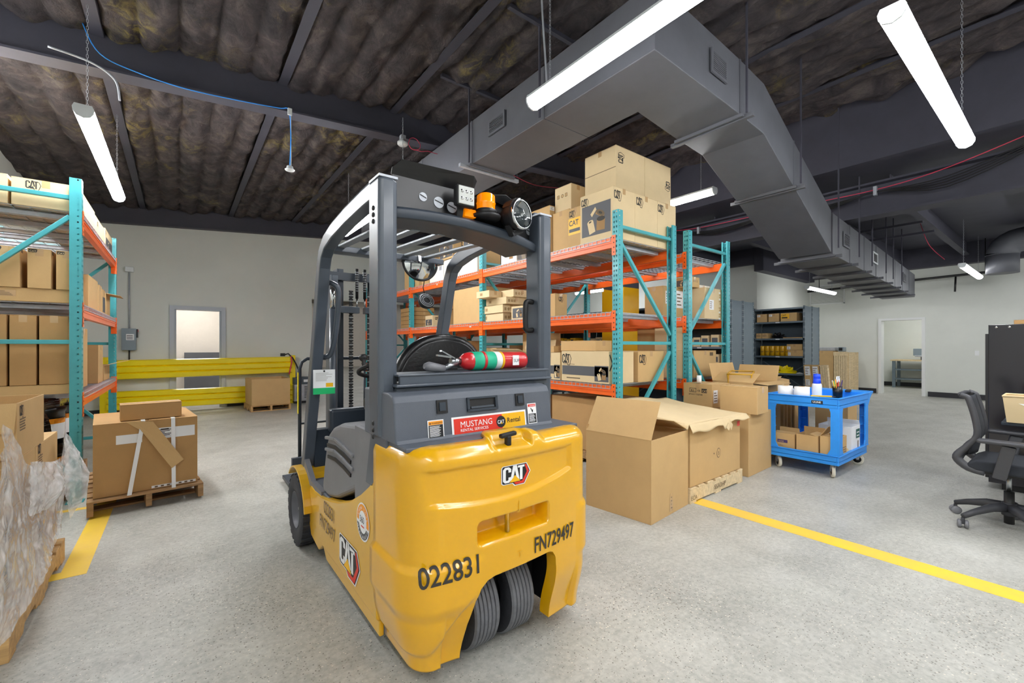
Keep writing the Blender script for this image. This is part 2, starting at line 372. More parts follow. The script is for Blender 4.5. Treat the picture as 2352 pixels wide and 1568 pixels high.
# insulated roof: sagging batts that run with the purlins
PURL = [-1.95+i*.0 for i in range(0)]+[-.58, .9, 2.15, 3.6, 5.05, 6.5]
def insul():
    b = B(); dx, dy = .026, .062; nx = int(9.45/dx); ny = int(18.1/dy); vs = []
    for j in range(ny+1):
        y = -6.3+j*dy
        for i in range(nx+1):
            x = -1.95+i*dx; z = roof(x)
            wob = .045*noise.noise(Vector((x*.7, y*.55, 3.1)))
            ph = (x+wob)/.29; ridge = abs(sin(pi*ph))**.42
            k = math.floor(ph); row = (y+k*.63)/1.35; seam = abs(sin(pi*(row+.15*noise.noise(Vector((k*3.3, y*.4, 0))))))**.16
            lump = noise.noise(Vector((x*2.4, y*1.6, 0)))*.05+noise.noise(Vector((x*7, y*5, 4)))*.035+noise.noise(Vector((x*17, y*13, 9)))*.014
            edge = max(0, (x-6.6))*noise.noise(Vector((x*3, y*2.2, 12)))*.28
            z -= .02+.08*ridge*(.88+.12*seam)+lump*1.3+edge
            pd = min(abs(x-p) for p in PURL)
            if pd < .08: z += .05*(1-pd/.08)
            vs.append((x, y, z))
    fs = [(j*(nx+1)+i, (j+1)*(nx+1)+i, (j+1)*(nx+1)+i+1, j*(nx+1)+i+1) for j in range(ny) for i in range(nx)]
    b.add(vs, fs, 'insulation', True); return struct(b.obj('ceiling_insulation'))
insul()
seg('ceiling', (-2.2, 7.6, -6.3, 11.7, 5.0, 5.1), (7.63, 16, -6.3, 11.7, 3.92, 4.02), m='dark_paint')
seg('bulkhead_wall', (7.5, 7.62, -6.3, 11.7, 3.86, 5.0), m='dark_paint')
def slope_beam(y, name='roof_rafter', w=.18, h=.42, x0=-1.95, x1=7.5):
    b = B(); f = .02
    def zz(x, o): return roof(x)-.42+o
    for (ya, yb, za, zb) in ((y-w/2, y+w/2, 0, f), (y-.008, y+.008, f, h), (y-w/2, y+w/2, h-f, h)):
        vs = [(x, yy, zz(x, z)) for x in (x0, x1) for yy in (ya, yb) for z in (za, zb)]
        b.add(vs, [(0, 1, 3, 2), (4, 6, 7, 5), (0, 4, 5, 1), (2, 3, 7, 6), (1, 5, 7, 3), (0, 2, 6, 4)], 'dark_paint')
    return struct(b.obj(name))
for y in (-1.2, 5.32): slope_beam(y)
slope_beam(11.42, w=.16, h=.5)
for p in PURL:
    b = B(); z = roof(p)-.09
    b.box(p-.045, p+.045, -6.3, 11.5, z-.01, z, 'dark_paint'); b.box(p+.035, p+.045, -6.3, 11.5, z, z+.2, 'dark_paint')
    struct(b.obj('roof_purlin'))
# flat painted ceiling on the right: girder, joists, perimeter beams
seg('ceiling_girder', (8.22, 8.5, -6.1, 11.5, 3.28, 3.31), (8.345, 8.375, -6.1, 11.5, 3.31, 3.75), (8.22, 8.5, -6.1, 11.5, 3.75, 3.78), m='dark_paint')
for y in (-2.6, -1.1, .3, 1.75, 3.0, 4.45, 6.0, 7.6, 9.2):
    xe = 13.8 if y < .5 else 15.54; seg('ceiling_joist', (8.5, xe, y-.06, y+.06, 3.6, 3.62), (8.5, xe, y-.008, y+.008, 3.62, 3.915), m='dark_paint')
seg('perimeter_beam', (15.55, 15.8, -6.1, 5.2, 3.4, 3.92), (12.02, 12.17, 5.24, 11.5, 3.5, 3.92), (12.0, 15.55, 5.0, 5.23, 3.3, 3.91), m='dark_paint')

# floor lines
def floor_line(label, *rects):
    b = B()
    for r in rects: b.box(*r, 0, .0012, 'line_yellow')
    return tag(b.obj('floor_line'), label, 'floor marking')
floor_line('long straight yellow line painted on the floor at the right', (3.45, 3.61, -6, 2.25))
floor_line('yellow L-shaped corner line painted on the floor by the left rack', (-.55, -.43, 3.62, 5.1), (-1.4, -.43, 3.52, 3.62))
floor_line('narrow yellow strip painted across the foot of the teal left rack', (-1.5, -.55, 4.92, 4.985))

# ------------------------------------------------------------------ fluorescent fixtures
def fixture_mesh():
    pass
def light_fixture(label, p, axis, L=2.42, cz=None, group=None, em='tube', ends=(True, True)):
    t = thing('light_fixture', label, 'ceiling light', p, 0 if axis == 'y' else -pi/2, group)
    h = B(); h.prism([(-.06, .03), (.06, .03), (.05, .055), (-.05, .055)], 'y', 0, L, 'lamp_body')
    cap = [(-.062, .03), (-.058, 0), (-.04, -.028), (0, -.042), (.04, -.028), (.058, 0), (.062, .03), (.05, .058), (-.05, .058)]
    h.prism(cap, 'y', -.012, 0, 'lamp_body'); h.prism(cap, 'y', L, L+.012, 'lamp_body'); h.obj('housing', t)
    l = B(); l.prism([(-.058, .03), (-.055, 0), (-.038, -.026), (0, -.038), (.038, -.026), (.055, 0), (.058, .03)], 'y', 0, L, em, True); l.obj('lens', t)
    if cz is not None:
        for y in (.18, L-.18):
            c = B(); n = int((cz-p[2]-.05)/.028)
            for i in range(n):
                z = .06+i*.028; a = (i % 2)*pi/2
                c.tube([(cos(a)*dx, y+sin(a)*dx, z+dz) for dx, dz in ((-.006, .006), (-.006, .026), (0, .032), (.006, .026), (.006, .006), (0, 0))], .0016, 'galv', 4, closed=True)
            stuff(c.obj('chain', t))
    return t
light_fixture('glowing light tube above the teal left rack hanging on a chain', (-.58, 4.61, 3.1), 'y', cz=4.02, em='tube_bright')
light_fixture('glowing light tube in front of the grey duct above the forklift', (2.07, .03, 3.1), 'y', cz=4.22)
light_fixture('glowing light tube at the top right corner before the dark bulkhead', (3.05, .62, 3.1), 'x', cz=4.3)
light_fixture('glowing light tube beyond the tall box stack on the orange rack', (5.43, 2.85, 3.3), 'y', cz=4.46)
light_fixture('small distant glowing light tube above the grey shelving by the wall', (12.7, 4.25, 2.82), 'x', 2.0, cz=3.58, em='far_light')
light_fixture('distant glowing light tube beside the round pipe near the far wall', (12.4, 1.45, 2.93), 'x', cz=3.9, em='far_light')
# unseen fixtures added as fill light; those beyond forklift and over shelving are visible
for i, (x, y, a) in enumerate([(-.6, -2.4, 'y'), (2.1, -2.7, 'y'), (2.4, -4.2, 'y'), (5.2, -2.8, 'y'), (10.6, 7.9, 'y'), (2.08, 4.65, 'y'), (9.6, -2.4, 'x'), (13, -2.4, 'x'), (9.6, -.4, 'x'), (4.8, -.9, 'x'), (-1.72, 4.45, 'y')]):
    light_fixture('outer fluorescent fixture, %s' % ('added for fill, over the left side behind the camera', 'added for fill, straight behind the camera', 'added for fill, far behind the camera', 'added for fill, behind the camera at the right', 'beyond the forklift roof', 'over the shelving aisle', 'added for fill, right of the camera, far back', 'added for fill, in the far right corner', 'added for fill, over the open floor at the right', 'added for fill, above the office chair', 'high over the left wall, added to brighten it')[i], (x, y, 3.1 if x > -1.5 else 3.4), a, cz=(3.915 if x > 7.6 else 4.0 if x > -1.5 else 3.95), em='tube_bright' if (x < 0 or y == 4.65) else 'tube')
for xi, x in enumerate((4.2, 7.5, 11)):
    for yi, y in enumerate((13.5, 17, 20.5, 24)):
        light_fixture('glowing ceiling strip in the hall beyond the opening, %s row, %s column' % (('nearest', 'second', 'third', 'farthest')[yi], ('left', 'middle', 'right')[xi]), (x, y, 3.9), 'x', em='far_light', group='far hall light strips', cz=4.1)
def room_lamp(name, label, x, y, z, sx, sy, s=8):
    t = thing(name, label, 'ceiling light', (x, y, z))
    B().box(-sx/2, sx/2, -sy/2, sy/2, 0, .05, 'lamp_body').obj('housing', t); m = 'room_panel'
    if m not in MATS: mat(m, '#ffffff', .5, emit=s*1.1)
    B().box(-sx/2+.03, sx/2-.03, -sy/2+.03, sy/2-.03, -.01, 0, m).obj('diffuser', t)
room_lamp('panel_light', 'flat ceiling panel light in the small office behind the back doorway', .2, 12.9, 2.84, 1.2, 1.2)
room_lamp('panel_light', 'flat ceiling panel light in the workroom behind the right doorway', 17.6, 2.6, 3.04, 1.2, 1.2)

# ------------------------------------------------------------------ ducts
def rect_duct():
    t = thing('air_duct', 'big grey rectangular air duct that turns and drops across the ceiling', 'duct')
    def loft(pts, name, m='duct_paint'):
        # pts: list of (near bottom corner xy, far bottom corner xy, z0, z1)
        b = B(); vs = []
        for (a, c, z0, z1) in pts: vs += [(a[0], a[1], z0), (c[0], c[1], z0), (c[0], c[1], z1), (a[0], a[1], z1)]
        fs = [tuple(range(4)), tuple(range(4*len(pts)-1, 4*len(pts)-5, -1))]
        for i in range(len(pts)-1):
            for j in range(4): fs.append((4*i+j, 4*i+(j+1) % 4, 4*i+4+(j+1) % 4, 4*i+4+j))
        b.add(vs, fs, m); return b.obj(name, t, recalc=True, bevel=.006)
    Z0, Z1 = 3.45, 3.95
    ys = [8.2, 6.9, 5.62, 4.32, 3.05]
    for i in range(4): loft([((2.71, ys[i]), (3.31, ys[i]), Z0, Z1), ((2.71, ys[i+1]+.004), (3.31, ys[i+1]+.004), Z0, Z1)], 'duct_section')
    loft([((2.71, 3.05), (3.31, 3.05), Z0, Z1), ((2.71, 1.86), (3.31, 2.45), Z0, Z1), ((4.07, 1.9), (4.09, 2.53), Z0, Z1)], 'duct_elbow')
    loft([((4.075, 1.9), (4.095, 2.53), Z0, Z1), ((4.65, 1.93), (4.63, 2.57), Z0, Z1), ((5.55, 1.99), (5.5, 2.62), 3.15, 3.66)], 'duct_section')
    loft([((5.555, 1.99), (5.505, 2.62), 3.15, 3.66), ((7.15, 2.1), (7.1, 2.74), 2.62, 3.2)], 'duct_section')
    P = lambda s: (7.2+7.9*s, 2.1+.52*s)
    for i in range(8):
        a, c = P(i/8), P((i+1)/8-.002)
        loft([(a, (a[0], a[1]+.66), 2.6, 3.18), (c, (c[0], c[1]+.66), 2.6, 3.18)], 'duct_section')
    # standing seams: flanged ribs wrapped round the duct
    def rib(a, c, z0, z1, ax):
        b = B(); e = .03
        if ax == 'y':
            y = a[1]; b.box(a[0]-e, c[0]+e, y-.012, y+.012, z0-e, z0, 'duct_paint'); b.box(a[0]-.006, a[0], y-.012, y+.012, z0, z1, 'duct_paint')
            b.box(a[0]-.13, c[0]+.13, y+.04, y+.08, z0-e-.01, z0-.002, 'galv')
        else:
            x = a[0]; b.box(x-.012, x+.012, a[1]-e, c[1]+e, z0-e, z0, 'duct_paint'); b.box(x-.012, x+.012, a[1]-.006, a[1], z0, z1, 'duct_paint')
            b.box(x+.03, x+.07, a[1]-.1, c[1]+.1, z0-e-.01, z0-.002, 'duct_paint')
        b.obj('seam_rib', t)
    for y in ys[1:4]: rib((2.71, y), (3.31, y), Z0, Z1, 'y')
    rib((4.08, 1.9), (4.08, 2.53), Z0, Z1, 'x'); rib((5.55, 1.99), (5.55, 2.62), 3.15, 3.66, 'x'); rib((7.2, 2.1), (7.2, 2.76), 2.6, 3.18, 'x')
    for i in range(1, 8): a = P(i/8); rib(a, (a[0], a[1]+.66), 2.6, 3.18, 'x')
    # registers
    def vent(o, u, w, h, n, closed=False, m='duct_paint'):
        o = Vector(o); u = Vector(u).normalized(); nrm = u.cross(Vector((0, 0, 1))); M = Matrix((u, Vector((0, 0, 1)), nrm)).transposed().to_4x4(); M.translation = o
        g = B(); f = .025
        for q in ((0, w, 0, f), (0, w, h-f, h), (0, f, f, h-f), (w-f, w, f, h-f)): g.box(q[0], q[1], q[2], q[3], 0, .014, m, M)
        g.box(f, w-f, f, h-f, .0, .003, 'black', M)
        go = g.obj('vent_frame', t)
        if not closed:
            for i in range(n):
                z = f+(h-2*f)*(i+.5)/n; B().bar(M @ Vector((f, z, .009)), M @ Vector((w-f, z, .009)), .012, (h-2*f)/n*.45, m).obj('vent_slat', go)
    vent((2.7, 3.95, 3.62), (0, -1, 0), .3, .17, 7); vent((2.7, 6.1, 3.62), (0, -1, 0), .26, .19, 1, True)
    vent((3.5, 1.87, 3.6), (1, .03, 0), .28, .2, 9)
    vent((7.75, 2.13, 2.8), (1, .065, 0), .35, .22, 8); vent((9.8, 2.26, 2.82), (1, .065, 0), .4, .2, 2, True, 'lamp_body'); vent((13.1, 2.48, 2.82), (1, .065, 0), .4, .2, 6)
    # hangers
    for (x, y, z0, z1) in [(2.66, 4.3, 3.95, 4.38), (2.66, 3.06, 3.95, 4.38), (3.36, 4.3, 3.95, 4.38), (4.1, 1.85, 3.95, 4.5), (5.56, 1.92, 3.66, 4.6), (7.2, 2.03, 3.18, 4.6), (8.2, 2.05, 3.18, 3.9), (9.3, 2.15, 3.18, 3.9), (10.4, 2.2, 3.18, 3.9), (11.4, 2.3, 3.18, 3.9), (12.6, 2.4, 3.18, 3.9)]:
        B().box(x-.008, x+.008, y-.008, y+.008, z0-.5, z1, 'dark_paint').obj('hanger_rod', t)
    for (y) in (3.06, 4.3): B().box(2.3, 3.5, y-.02, y+.02, 4.3, 4.34, 'dark_paint').obj('hanger_strut', t)
    for (x) in (9.3, 10.4, 11.4): B().box(x-.02, x+.02, 1.7, 3.1, 3.5, 3.54, 'dark_paint').obj('hanger_strut', t)
rect_duct()
# round pipe
t = thing('round_duct', 'fat round grey duct elbow pointing down near the right edge', 'duct', (14.1, 1.04, 0))
pts = [(0, 0, 2.9), (0, 0, 3.3)]; B().tube(pts, .25, 'duct_paint', 28).obj('duct_collar', t)
B().tube([(0, 0, 3.3)]+[(0, -.28+.28*cos(a), 3.3+.28*sin(a)) for a in (.3, .6, .9, 1.2, 1.5)]+[(0, -.4, 3.6), (0, -5, 3.6)], .25, 'duct_paint', 28, caps=False).obj('duct_elbow', t)
B().tube([(.255*cos(a), .255*sin(a), 3.3) for a in [i*pi/14 for i in range(28)]], .008, 'duct_paint', 6, closed=True).obj('seam_ring', t)
# louvred panel on the far wall
t = thing('wall_louver', 'white slatted vent panel high on the far wall', 'vent', (15.8, 4.3, 2.62))
b = B(); b.box(-.03, 0, 0, .9, 0, .03, 'white_frame'); b.box(-.03, 0, 0, .9, .57, .6, 'white_frame'); b.box(-.03, 0, 0, .03, 0, .6, 'white_frame'); b.box(-.03, 0, .87, .9, 0, .6, 'white_frame'); b.obj('frame', t)
for i in range(18): B().bar((-.02, .03, .045+i*.03), (-.02, .87, .045+i*.03), .003, .024, 'white_frame', up=(1, 0, 1)).obj('slat', t)
# ------------------------------------------------------------------ forklift (stands parallel to the racks, seen from behind)
G0 = 'slate'
FK = thing('forklift', 'yellow and slate grey three-wheel electric forklift seen from behind', 'forklift')
def sstep(a, b, x):
    t = max(0, min(1, (x-a)/(b-a))); return t*t*(3-2*t)
def rrect_sd(x, y, cx, cy, hx, hy, r):
    qx = abs(x-cx)-hx+r; qy = abs(y-cy)-hy+r
    return math.hypot(max(qx, 0), max(qy, 0))+min(max(qx, qy), 0)-r
def counterweight():
    XL, XR, rad = .645, 1.60, .13
    path = []                                   # plan outline: left side, rear with slight bulge, right side
    def rear(x): t = (x-1.12)/.48; return 1.40+.055*t*t
    for i in range(7): path.append((XL, 1.80-.225*i/7))
    for i in range(13):
        a = (i/12)*pi/2; path.append((XL+rad-rad*cos(a), 1.575-(1.575-rear(XL+rad))*sin(a)))
    n = 150
    for i in range(1, n): x = XL+rad+(XR-XL-2*rad)*i/n; path.append((x, rear(x)))
    for i in range(13):
        a = (i/12)*pi/2; path.append((XR-rad+rad*sin(a), 1.60-(1.60-rear(XR-rad))*cos(a)))
    for i in range(1, 8): path.append((XR, 1.60+.20*i/7))
    NP = len(path); Z = [.10+.84*j/150 for j in range(151)]
    def wsd(x, z):                              # wheel opening
        xs = x+.13*(.42-z)*sstep(1.12, .95, x)
        return rrect_sd(xs, z, 1.12, -.30, .195, .72+(x-1.12)*.05, .065)
    def depth(x, z, s):
        d = 0
        # swooping recessed panel
        top = .862+.012*(x-1.1); bot = .715+.30*(x-1.0)**2
        sd = max(z-top, bot-z, (.71+(.86-z)*.12)-x, x-1.425)
        d += .016*sstep(.012, -.010, sd)
        # tow slot, floor slopes
        sd = rrect_sd(x, z, 1.095, .600+(x-1.095)*.03, .175, .040, .012)
        d += .085*sstep(.010, -.010, sd)
        # shoulder creases low on both corners
        if x < .98:
            k = sstep(.98, .80, x); d += .028*k*sstep(.505, .475, z)*0+(-.016)*k*sstep(.520, .490, z)*sstep(.30, .36, z)
            zl = .17+.19*sstep(.70, .92, x); d += .02*sstep(.0, 1, k)*sstep(zl+.02, zl-.02, z)
        if x > 1.46: d += -.014*sstep(1.46, 1.54, x)*sstep(.60, .57, z)*sstep(.34, .38, z)
        # pin pocket at the top edge
        d += .05*sstep(.004, -.012, rrect_sd(x, z, 1.09, .97, .10, .07, .02))
        return d
    vs = []; keep = {}
    for j, z in enumerate(Z):
        for i, (x, y) in enumerate(path):
            x0, y0 = path[max(0, i-1)]; x1, y1 = path[min(NP-1, i+1)]
            t = Vector((x1-x0, y1-y0)).normalized(); nrm = Vector((t.y, -t.x))       # outward
            if i == 0: pass
            inn = -nrm; d = depth(x, z, i)
            r = .06*(1-math.sqrt(max(0, 1-max(0, (z-.88)/.06)**2))) if z > .88 else 0      # rounded top edge
            lo = .05*sstep(.34, .10, z) if 20 < i < NP-20 else .03*sstep(.3, .1, z)
            bulge = 0
            X, py = x+inn.x*(d+r+lo), y+inn.y*(d+r+lo)
            ZZ = z+.022*sstep(.86, .94, z)*sstep(.15, .10, abs(x-1.12))
            
            vs.append((X, py, ZZ)); 
    fs = []
    for j in range(150):
        for i in range(NP-1):
            a = j*NP+i; q = (a, a+1, a+NP+1, a+NP)
            fs.append(q)
    b = B(); b.add(vs, fs, 'cyellow', True)
    # top lip turning inwards
    rowt = 150*NP; lip = []
    o = len(b.v); vv = []
    for i in range(NP):
        x, y, z = vs[rowt+i]; c = Vector((1.12, 1.95, 0)); dd = (Vector((x, y, 0))-c).normalized()
        vv += [(x-dd.x*.03, max(y, 0)-dd.y*.03, z+.002), (x-dd.x*.045, y-dd.y*.045, z-.02)]
    b.add(vv, [], 'cyellow', True); k = b.mi('cyellow')
    for i in range(NP-1):
        b.f.append((rowt+i, rowt+i+1, o+2*i+2, o+2*i)); b.m.append(k); b.sm.append(True)
        b.f.append((o+2*i, o+2*i+2, o+2*i+3, o+2*i+1)); b.m.append(k); b.sm.append(True)
    ob = b.obj('counterweight', FK)
    s = ob.modifiers.new('thick', 'SOLIDIFY'); s.thickness = .06; s.offset = -1; s.use_even_offset = False
    pl = [(.905, .0), (.868, .05), (.885, .25), (.905, .345), (.925, .385), (.955, .408), (.99, .418), (1.27, .430), (1.30, .422), (1.318, .395), (1.322, .35), (1.322, 0)]
    c = B(); c.prism(pl, 'y', 1.2, 1.76, 'cyellow'); cu = c.obj('cutter', recalc=True)
    m = ob.modifiers.new('cut', 'BOOLEAN'); m.operation = 'DIFFERENCE'; m.object = cu; m.solver = 'EXACT'
    bpy.context.view_layer.update(); me = bpy.data.meshes.new_from_object(ob.evaluated_get(bpy.context.evaluated_depsgraph_get()))
    ob.modifiers.clear(); ob.data = me; bpy.data.objects.remove(cu)
    return ob
CW = counterweight()
# wheel housing inside
b = B(); b.box(.84, 1.36, 1.62, 2.0, .12, .5, 'black'); b.box(.78, .86, 1.5, 2.0, .12, .5, 'black'); b.box(1.37, 1.45, 1.5, 2.0, .12, .5, 'black'); b.box(.8, 1.44, 1.48, 2.0, .49, .52, 'black'); b.obj('wheel_housing', FK)
# chassis sides
top = [(1.79, .775), (1.84, .745), (1.88, .715), (2.0, .645), (2.15, .575), (2.34, .515), (2.52, .475), (2.68, .45), (2.85, .442), (2.93, .45), (2.965, .43), (2.975, .2), (2.93, .14), (2.75, .115), (2.66, .17), (1.86, .17), (1.79, .17)]
for x0, x1 in ((.655, .70), (1.55, 1.595)):
    c = B(); c.prism(top, 'x', x0, x1, 'cyellow_side'); c.obj('side_panel', FK, bevel=.008, recalc=True)
    c = B(); c.prism([(1.79, .10), (2.62, .10), (2.70, .165), (1.79, .168)], 'x', x0+.012, x1-.012, 'cyellow_side'); c.obj('rocker_panel', FK, bevel=.006, recalc=True)
b = B(); b.box(.70, 1.55, 1.9, 2.95, .09, .42, 'black'); b.box(.74, 1.5, 1.9, 2.3, .42, .8, 'black'); b.obj('chassis', FK)
# deck and entry step
b = B(); b.box(.67, 1.57, 2.42, 3.12, .425, .465, 'slate_plastic'); b.obj('floor_deck', FK, bevel=.006)
b = B(); b.prism([(2.7, .44), (3.2, .44), (3.2, .58), (3.14, .58), (2.95, .47), (2.7, .47)], 'x', .66, .69, 'grey_plastic'); b.obj('step_trim', FK, recalc=True)
# grey moulded hood beside the seat
hood = [(1.86, .76), (1.95, .70), (2.1, .635), (2.3, .555), (2.45, .495), (2.6, .462), (2.72, .462), (2.735, .50), (2.70, .62), (2.655, .74), (2.60, .83), (2.52, .875), (2.38, .915), (2.1, .945), (1.86, .95)]
h = B(); h.prism(hood, 'x', .672, 1.565, 'grey_plastic'); HO = h.obj('seat_hood', FK, bevel=.03, recalc=True, seg=4)
v = B()
def ybar(pts, m, x=.664, w=.022):
    for i in range(len(pts)-1): v.bar((x, *pts[i]), (x, *pts[i+1]), w, .018, m, up=(0, 0, 1))
for k, z in enumerate((.765, .70)):
    v = B(); ybar([(2.60-k*.01, z), (2.45, z+.012), (2.3, z+.004), (2.18, z-.012)], 'black', .671, .012); v.obj('vent_slot', HO)
for k, z in enumerate((.80, .735)):
    v = B(); ybar([(2.63, z+.0), (2.45, z+.022), (2.3, z+.012), (2.14, z-.01)], 'grey_plastic', .668, .018); v.obj('vent_louver', HO, bevel=.005)
B().prism([(1.795, .75), (1.795, .945), (2.1, .945), (2.1, .60), (1.95, .66)], 'x', .664, .684, 'grey_plastic').obj('side_trim', FK, recalc=True)
# slate shelf on top of the counterweight and battery cover box
b = B(); b.box(.665, 1.565, 1.515, 1.9, .925, .942, 'slate_plastic'); b.obj('top_shelf', FK, bevel=.004)
def cover():
    b = B(); pl = [(1.585, .94), (1.597, .955), (1.617, 1.10), (1.632, 1.125), (1.67, 1.135), (1.95, 1.14), (1.95, .94)]
    b.prism(pl, 'x', .658, 1.47, 'slate_plastic'); o = b.obj('battery_cover', FK, bevel=.014, recalc=True, seg=3)
    s = Vector((1.617-1.597, 1.10-.955)); ang = math.atan2(s.x, s.y)
    up = Vector((0, sin(ang), cos(ang)))
    fr = lambda off=.0015: Print((0, 1.597, .955), (1, 0, 0), up, off)
    # recessed pull handle: outer ring, dark pocket, lip
    H = B(); p = fr(.001); P = p.pt
    for (a0, b0, a1, b1, m, t0, t1) in [(.985, .085, 1.145, .095, 'slate_dark', 0, .008), (.985, .138, 1.145, .146, 'slate_dark', 0, .008), (.985, .09, .997, .142, 'slate_dark', 0, .008), (1.133, .09, 1.145, .142, 'slate_dark', 0, .008)]:
        q = [P(a0, b0), P(a1, b0), P(a1, b1), P(a0, b1)]; r = [x+p.n*t1 for x in q]
        H.add(q+r, [(4, 5, 6, 7), (0, 1, 5, 4), (1, 2, 6, 5), (2, 3, 7, 6), (3, 0, 4, 7)], m)
    H.add([P(.997, .095), P(1.133, .095), P(1.133, .138), P(.997, .138)], [(0, 1, 2, 3)], 'black'); H.bar(P(1.005, .102)+p.n*.003, P(1.125, .102)+p.n*.003, .006, .008, 'slate'); H.obj('pull_handle', o)
    for x in (.865, 1.275):
        L_ = B(); q = [P(x-.025, .09), P(x+.025, .09), P(x+.025, .145), P(x-.025, .145)]
        L_.add(q+[a+p.n*.005 for a in q], [(4, 5, 6, 7), (0, 1, 5, 4), (1, 2, 6, 5), (2, 3, 7, 6), (3, 0, 4, 7)], 'black')
        q = [P(x-.014, .10)+p.n*.005, P(x+.014, .10)+p.n*.005, P(x+.014, .135)+p.n*.005, P(x-.014, .135)+p.n*.005]
        L_.add(q+[a+p.n*.004 for a in q], [(4, 5, 6, 7), (0, 1, 5, 4), (1, 2, 6, 5), (2, 3, 7, 6), (3, 0, 4, 7)], 'slate_dark'); L_.obj('latch', o)
    # stickers
    d = fr(.002); d.rect(.905, -.02, 1.305, .068, 'sticker'); d.rect(.915, -.012, 1.165, .060, 'st_red', 1); d.rect(1.165, -.012, 1.297, .060, 'st_yellow', 1)
    d.text('MUSTANG', .945, .022, .036, 'sticker', 2, .98); d.text('RENTAL SERVICES', .945, .004, .0165, 'sticker', 2, 1.08, .006)
    d.disc(1.158, .026, .026, 'st_black', 2); d.text('CAT', 1.138, .018, .022, 'sticker', 3, .86, .02); d.shape([(0, 0), (.012, 0), (.006, .008)], 'st_yellow', 4, 1.154, .0165)
    d.text('Rental', 1.192, .018, .031, 'st_black', 2, .98, .012)
    for a in (1.205, 1.23, 1.255, 1.28): d.text('I', a, .0, .012, 'st_orange', 2); d.text('I', a, .048, .012, 'st_orange', 2)
    lab(d.obj('rental_sticker', o), 'red and yellow rental sticker')
    d = fr(.002); d.rect(.795, -.008, .868, .066, 'sticker'); d.rect(.799, -.004, .864, .046, 'st_black', 1); d.rect(.799, .047, .864, .062, 'st_orange', 1)
    d.text('WARNING', .812, .050, .0105, 'st_black', 2); d.shape([(.802, .050), (.810, .050), (.806, .058)], 'st_black', 2)
    for i in range(11): d.rect(.803, .040-i*.004, .803+.056*R.uniform(.75, 1), .0418-i*.004, 'sticker', 2)
    lab(d.obj('warning_sticker', o), 'orange headed warning sticker')
    d = fr(.002); d.rect(1.318, -.002, 1.372, .094, 'sticker'); d.rect(1.322, .078, 1.368, .09, 'st_red', 1); d.text('DANGER', 1.331, .0805, .0085, 'sticker', 2)
    d.rect(1.322, .002, 1.368, .045, 'st_black', 1); d.shape([(1.336, .071), (1.342, .06), (1.346, .05), (1.35, .052), (1.352, .066), (1.346, .062), (1.340, .073)], 'st_black', 1)
    for i in range(8): d.rect(1.325, .039-i*.0045, 1.325+.038*R.uniform(.75, 1), .041-i*.0045, 'sticker', 2)
    lab(d.obj('danger_sticker', o), 'red headed danger sticker')
cover()
# --- overhead guard
G = 'slate'
def pillar(x0, x1, out):
    pts = [(1.745, 0), (1.735, .02), (1.735, .06), (1.75, .085), (1.86, .085), (1.86, 0)]
    b = B(); sx = 1 if out < 0 else -1; xe = x0 if out < 0 else x1
    b.prism([(xe+sx*d, y) for y, d in pts], 'z', .946, 2.02, G); o = b.obj('rear_pillar', FK, bevel=.012, recalc=True, seg=3)
    c = B(); c.prism([(xe+sx*d, y) for y, d in [(1.74, .002), (1.74, .083), (1.86, .083), (1.86, .002)]], 'z', 2.02, 2.03, 'galv'); c.obj('pillar_cap', o)
    for z in (1.0, .972, .944, 1.90, 1.872, 1.844): B().lathe([(0, .006), (.008, .005), (.011, 0)], 'black', 12, Matrix.Translation((xe-sx*.0, 1.80, z)) @ Matrix.Rotation(sx*-pi/2, 4, 'Y')).obj('bolt', o)
    return o
pillar(.645, .73, -1); PR = pillar(1.515, 1.60, 1)
# foot brackets
for x0, x1 in ((.655, .70),):
    b = B(); b.prism([(1.67, .94), (1.70, 1.02), (1.735, 1.05), (1.76, 1.03), (1.77, .94)], 'x', x0+.015, x1, G); b.prism([(1.68, .95), (1.86, .96), (1.93, .72), (1.84, .72), (1.68, .90)], 'x', x0, x1-.01, G); b.obj('pillar_bracket', FK, bevel=.005, recalc=True)
# cross ledge behind the seat
b = B(); b.box(.71, 1.54, 1.71, 1.86, 1.13, 1.15, G); b.box(.70, 1.55, 1.685, 1.86, 1.152, 1.164, G); b.box(.72, 1.53, 1.70, 1.72, 1.16, 1.20, G); b.box(.71, 1.54, 1.695, 1.86, 1.196, 1.206, G); b.obj('rear_crossbar', FK, bevel=.004)
# side rails, front pillars
for x in (.69, 1.555):
    path = [(x, 1.80, 2.005), (x, 2.0, 2.0), (x, 2.26, 1.985), (x, 2.5, 1.96), (x, 2.66, 1.925), (x, 2.74, 1.875), (x, 2.78, 1.80), (x, 2.84, 1.6), (x, 2.93, 1.31), (x, 3.07, .9), (x, 3.2, .5)]
    b = B(); vs = []
    P = [Vector(p) for p in path]
    for i, p in enumerate(P):
        t = (P[min(i+1, len(P)-1)]-P[max(i-1, 0)]).normalized(); n = Vector((0, -t.z, t.y))
        if n.z < -.2 : n = -n
        hh = .045; hw = .032
        prof = [(-hw, -hh), (hw, -hh), (hw, -.01), (hw*.55, hh*.6), (hw*.55, hh), (-hw*.8, hh), (-hw, hh*.6)]
        vs += [p+Vector((a, 0, 0))+Vector((0, t.z, -t.y))*(-c_) for a, c_ in prof]
    k = 7; fs = [(i*k+j, i*k+(j+1) % k, (i+1)*k+(j+1) % k, (i+1)*k+j) for i in range(len(P)-1) for j in range(k)]
    fs += [tuple(range(k)), tuple(range(len(P)*k-1, len(P)*k-k-1, -1))]
    b.add(vs, fs, G); b.obj('guard_rail', FK, bevel=.006, recalc=True)
mat('steel_slat', '#8a939d', .35, .1)
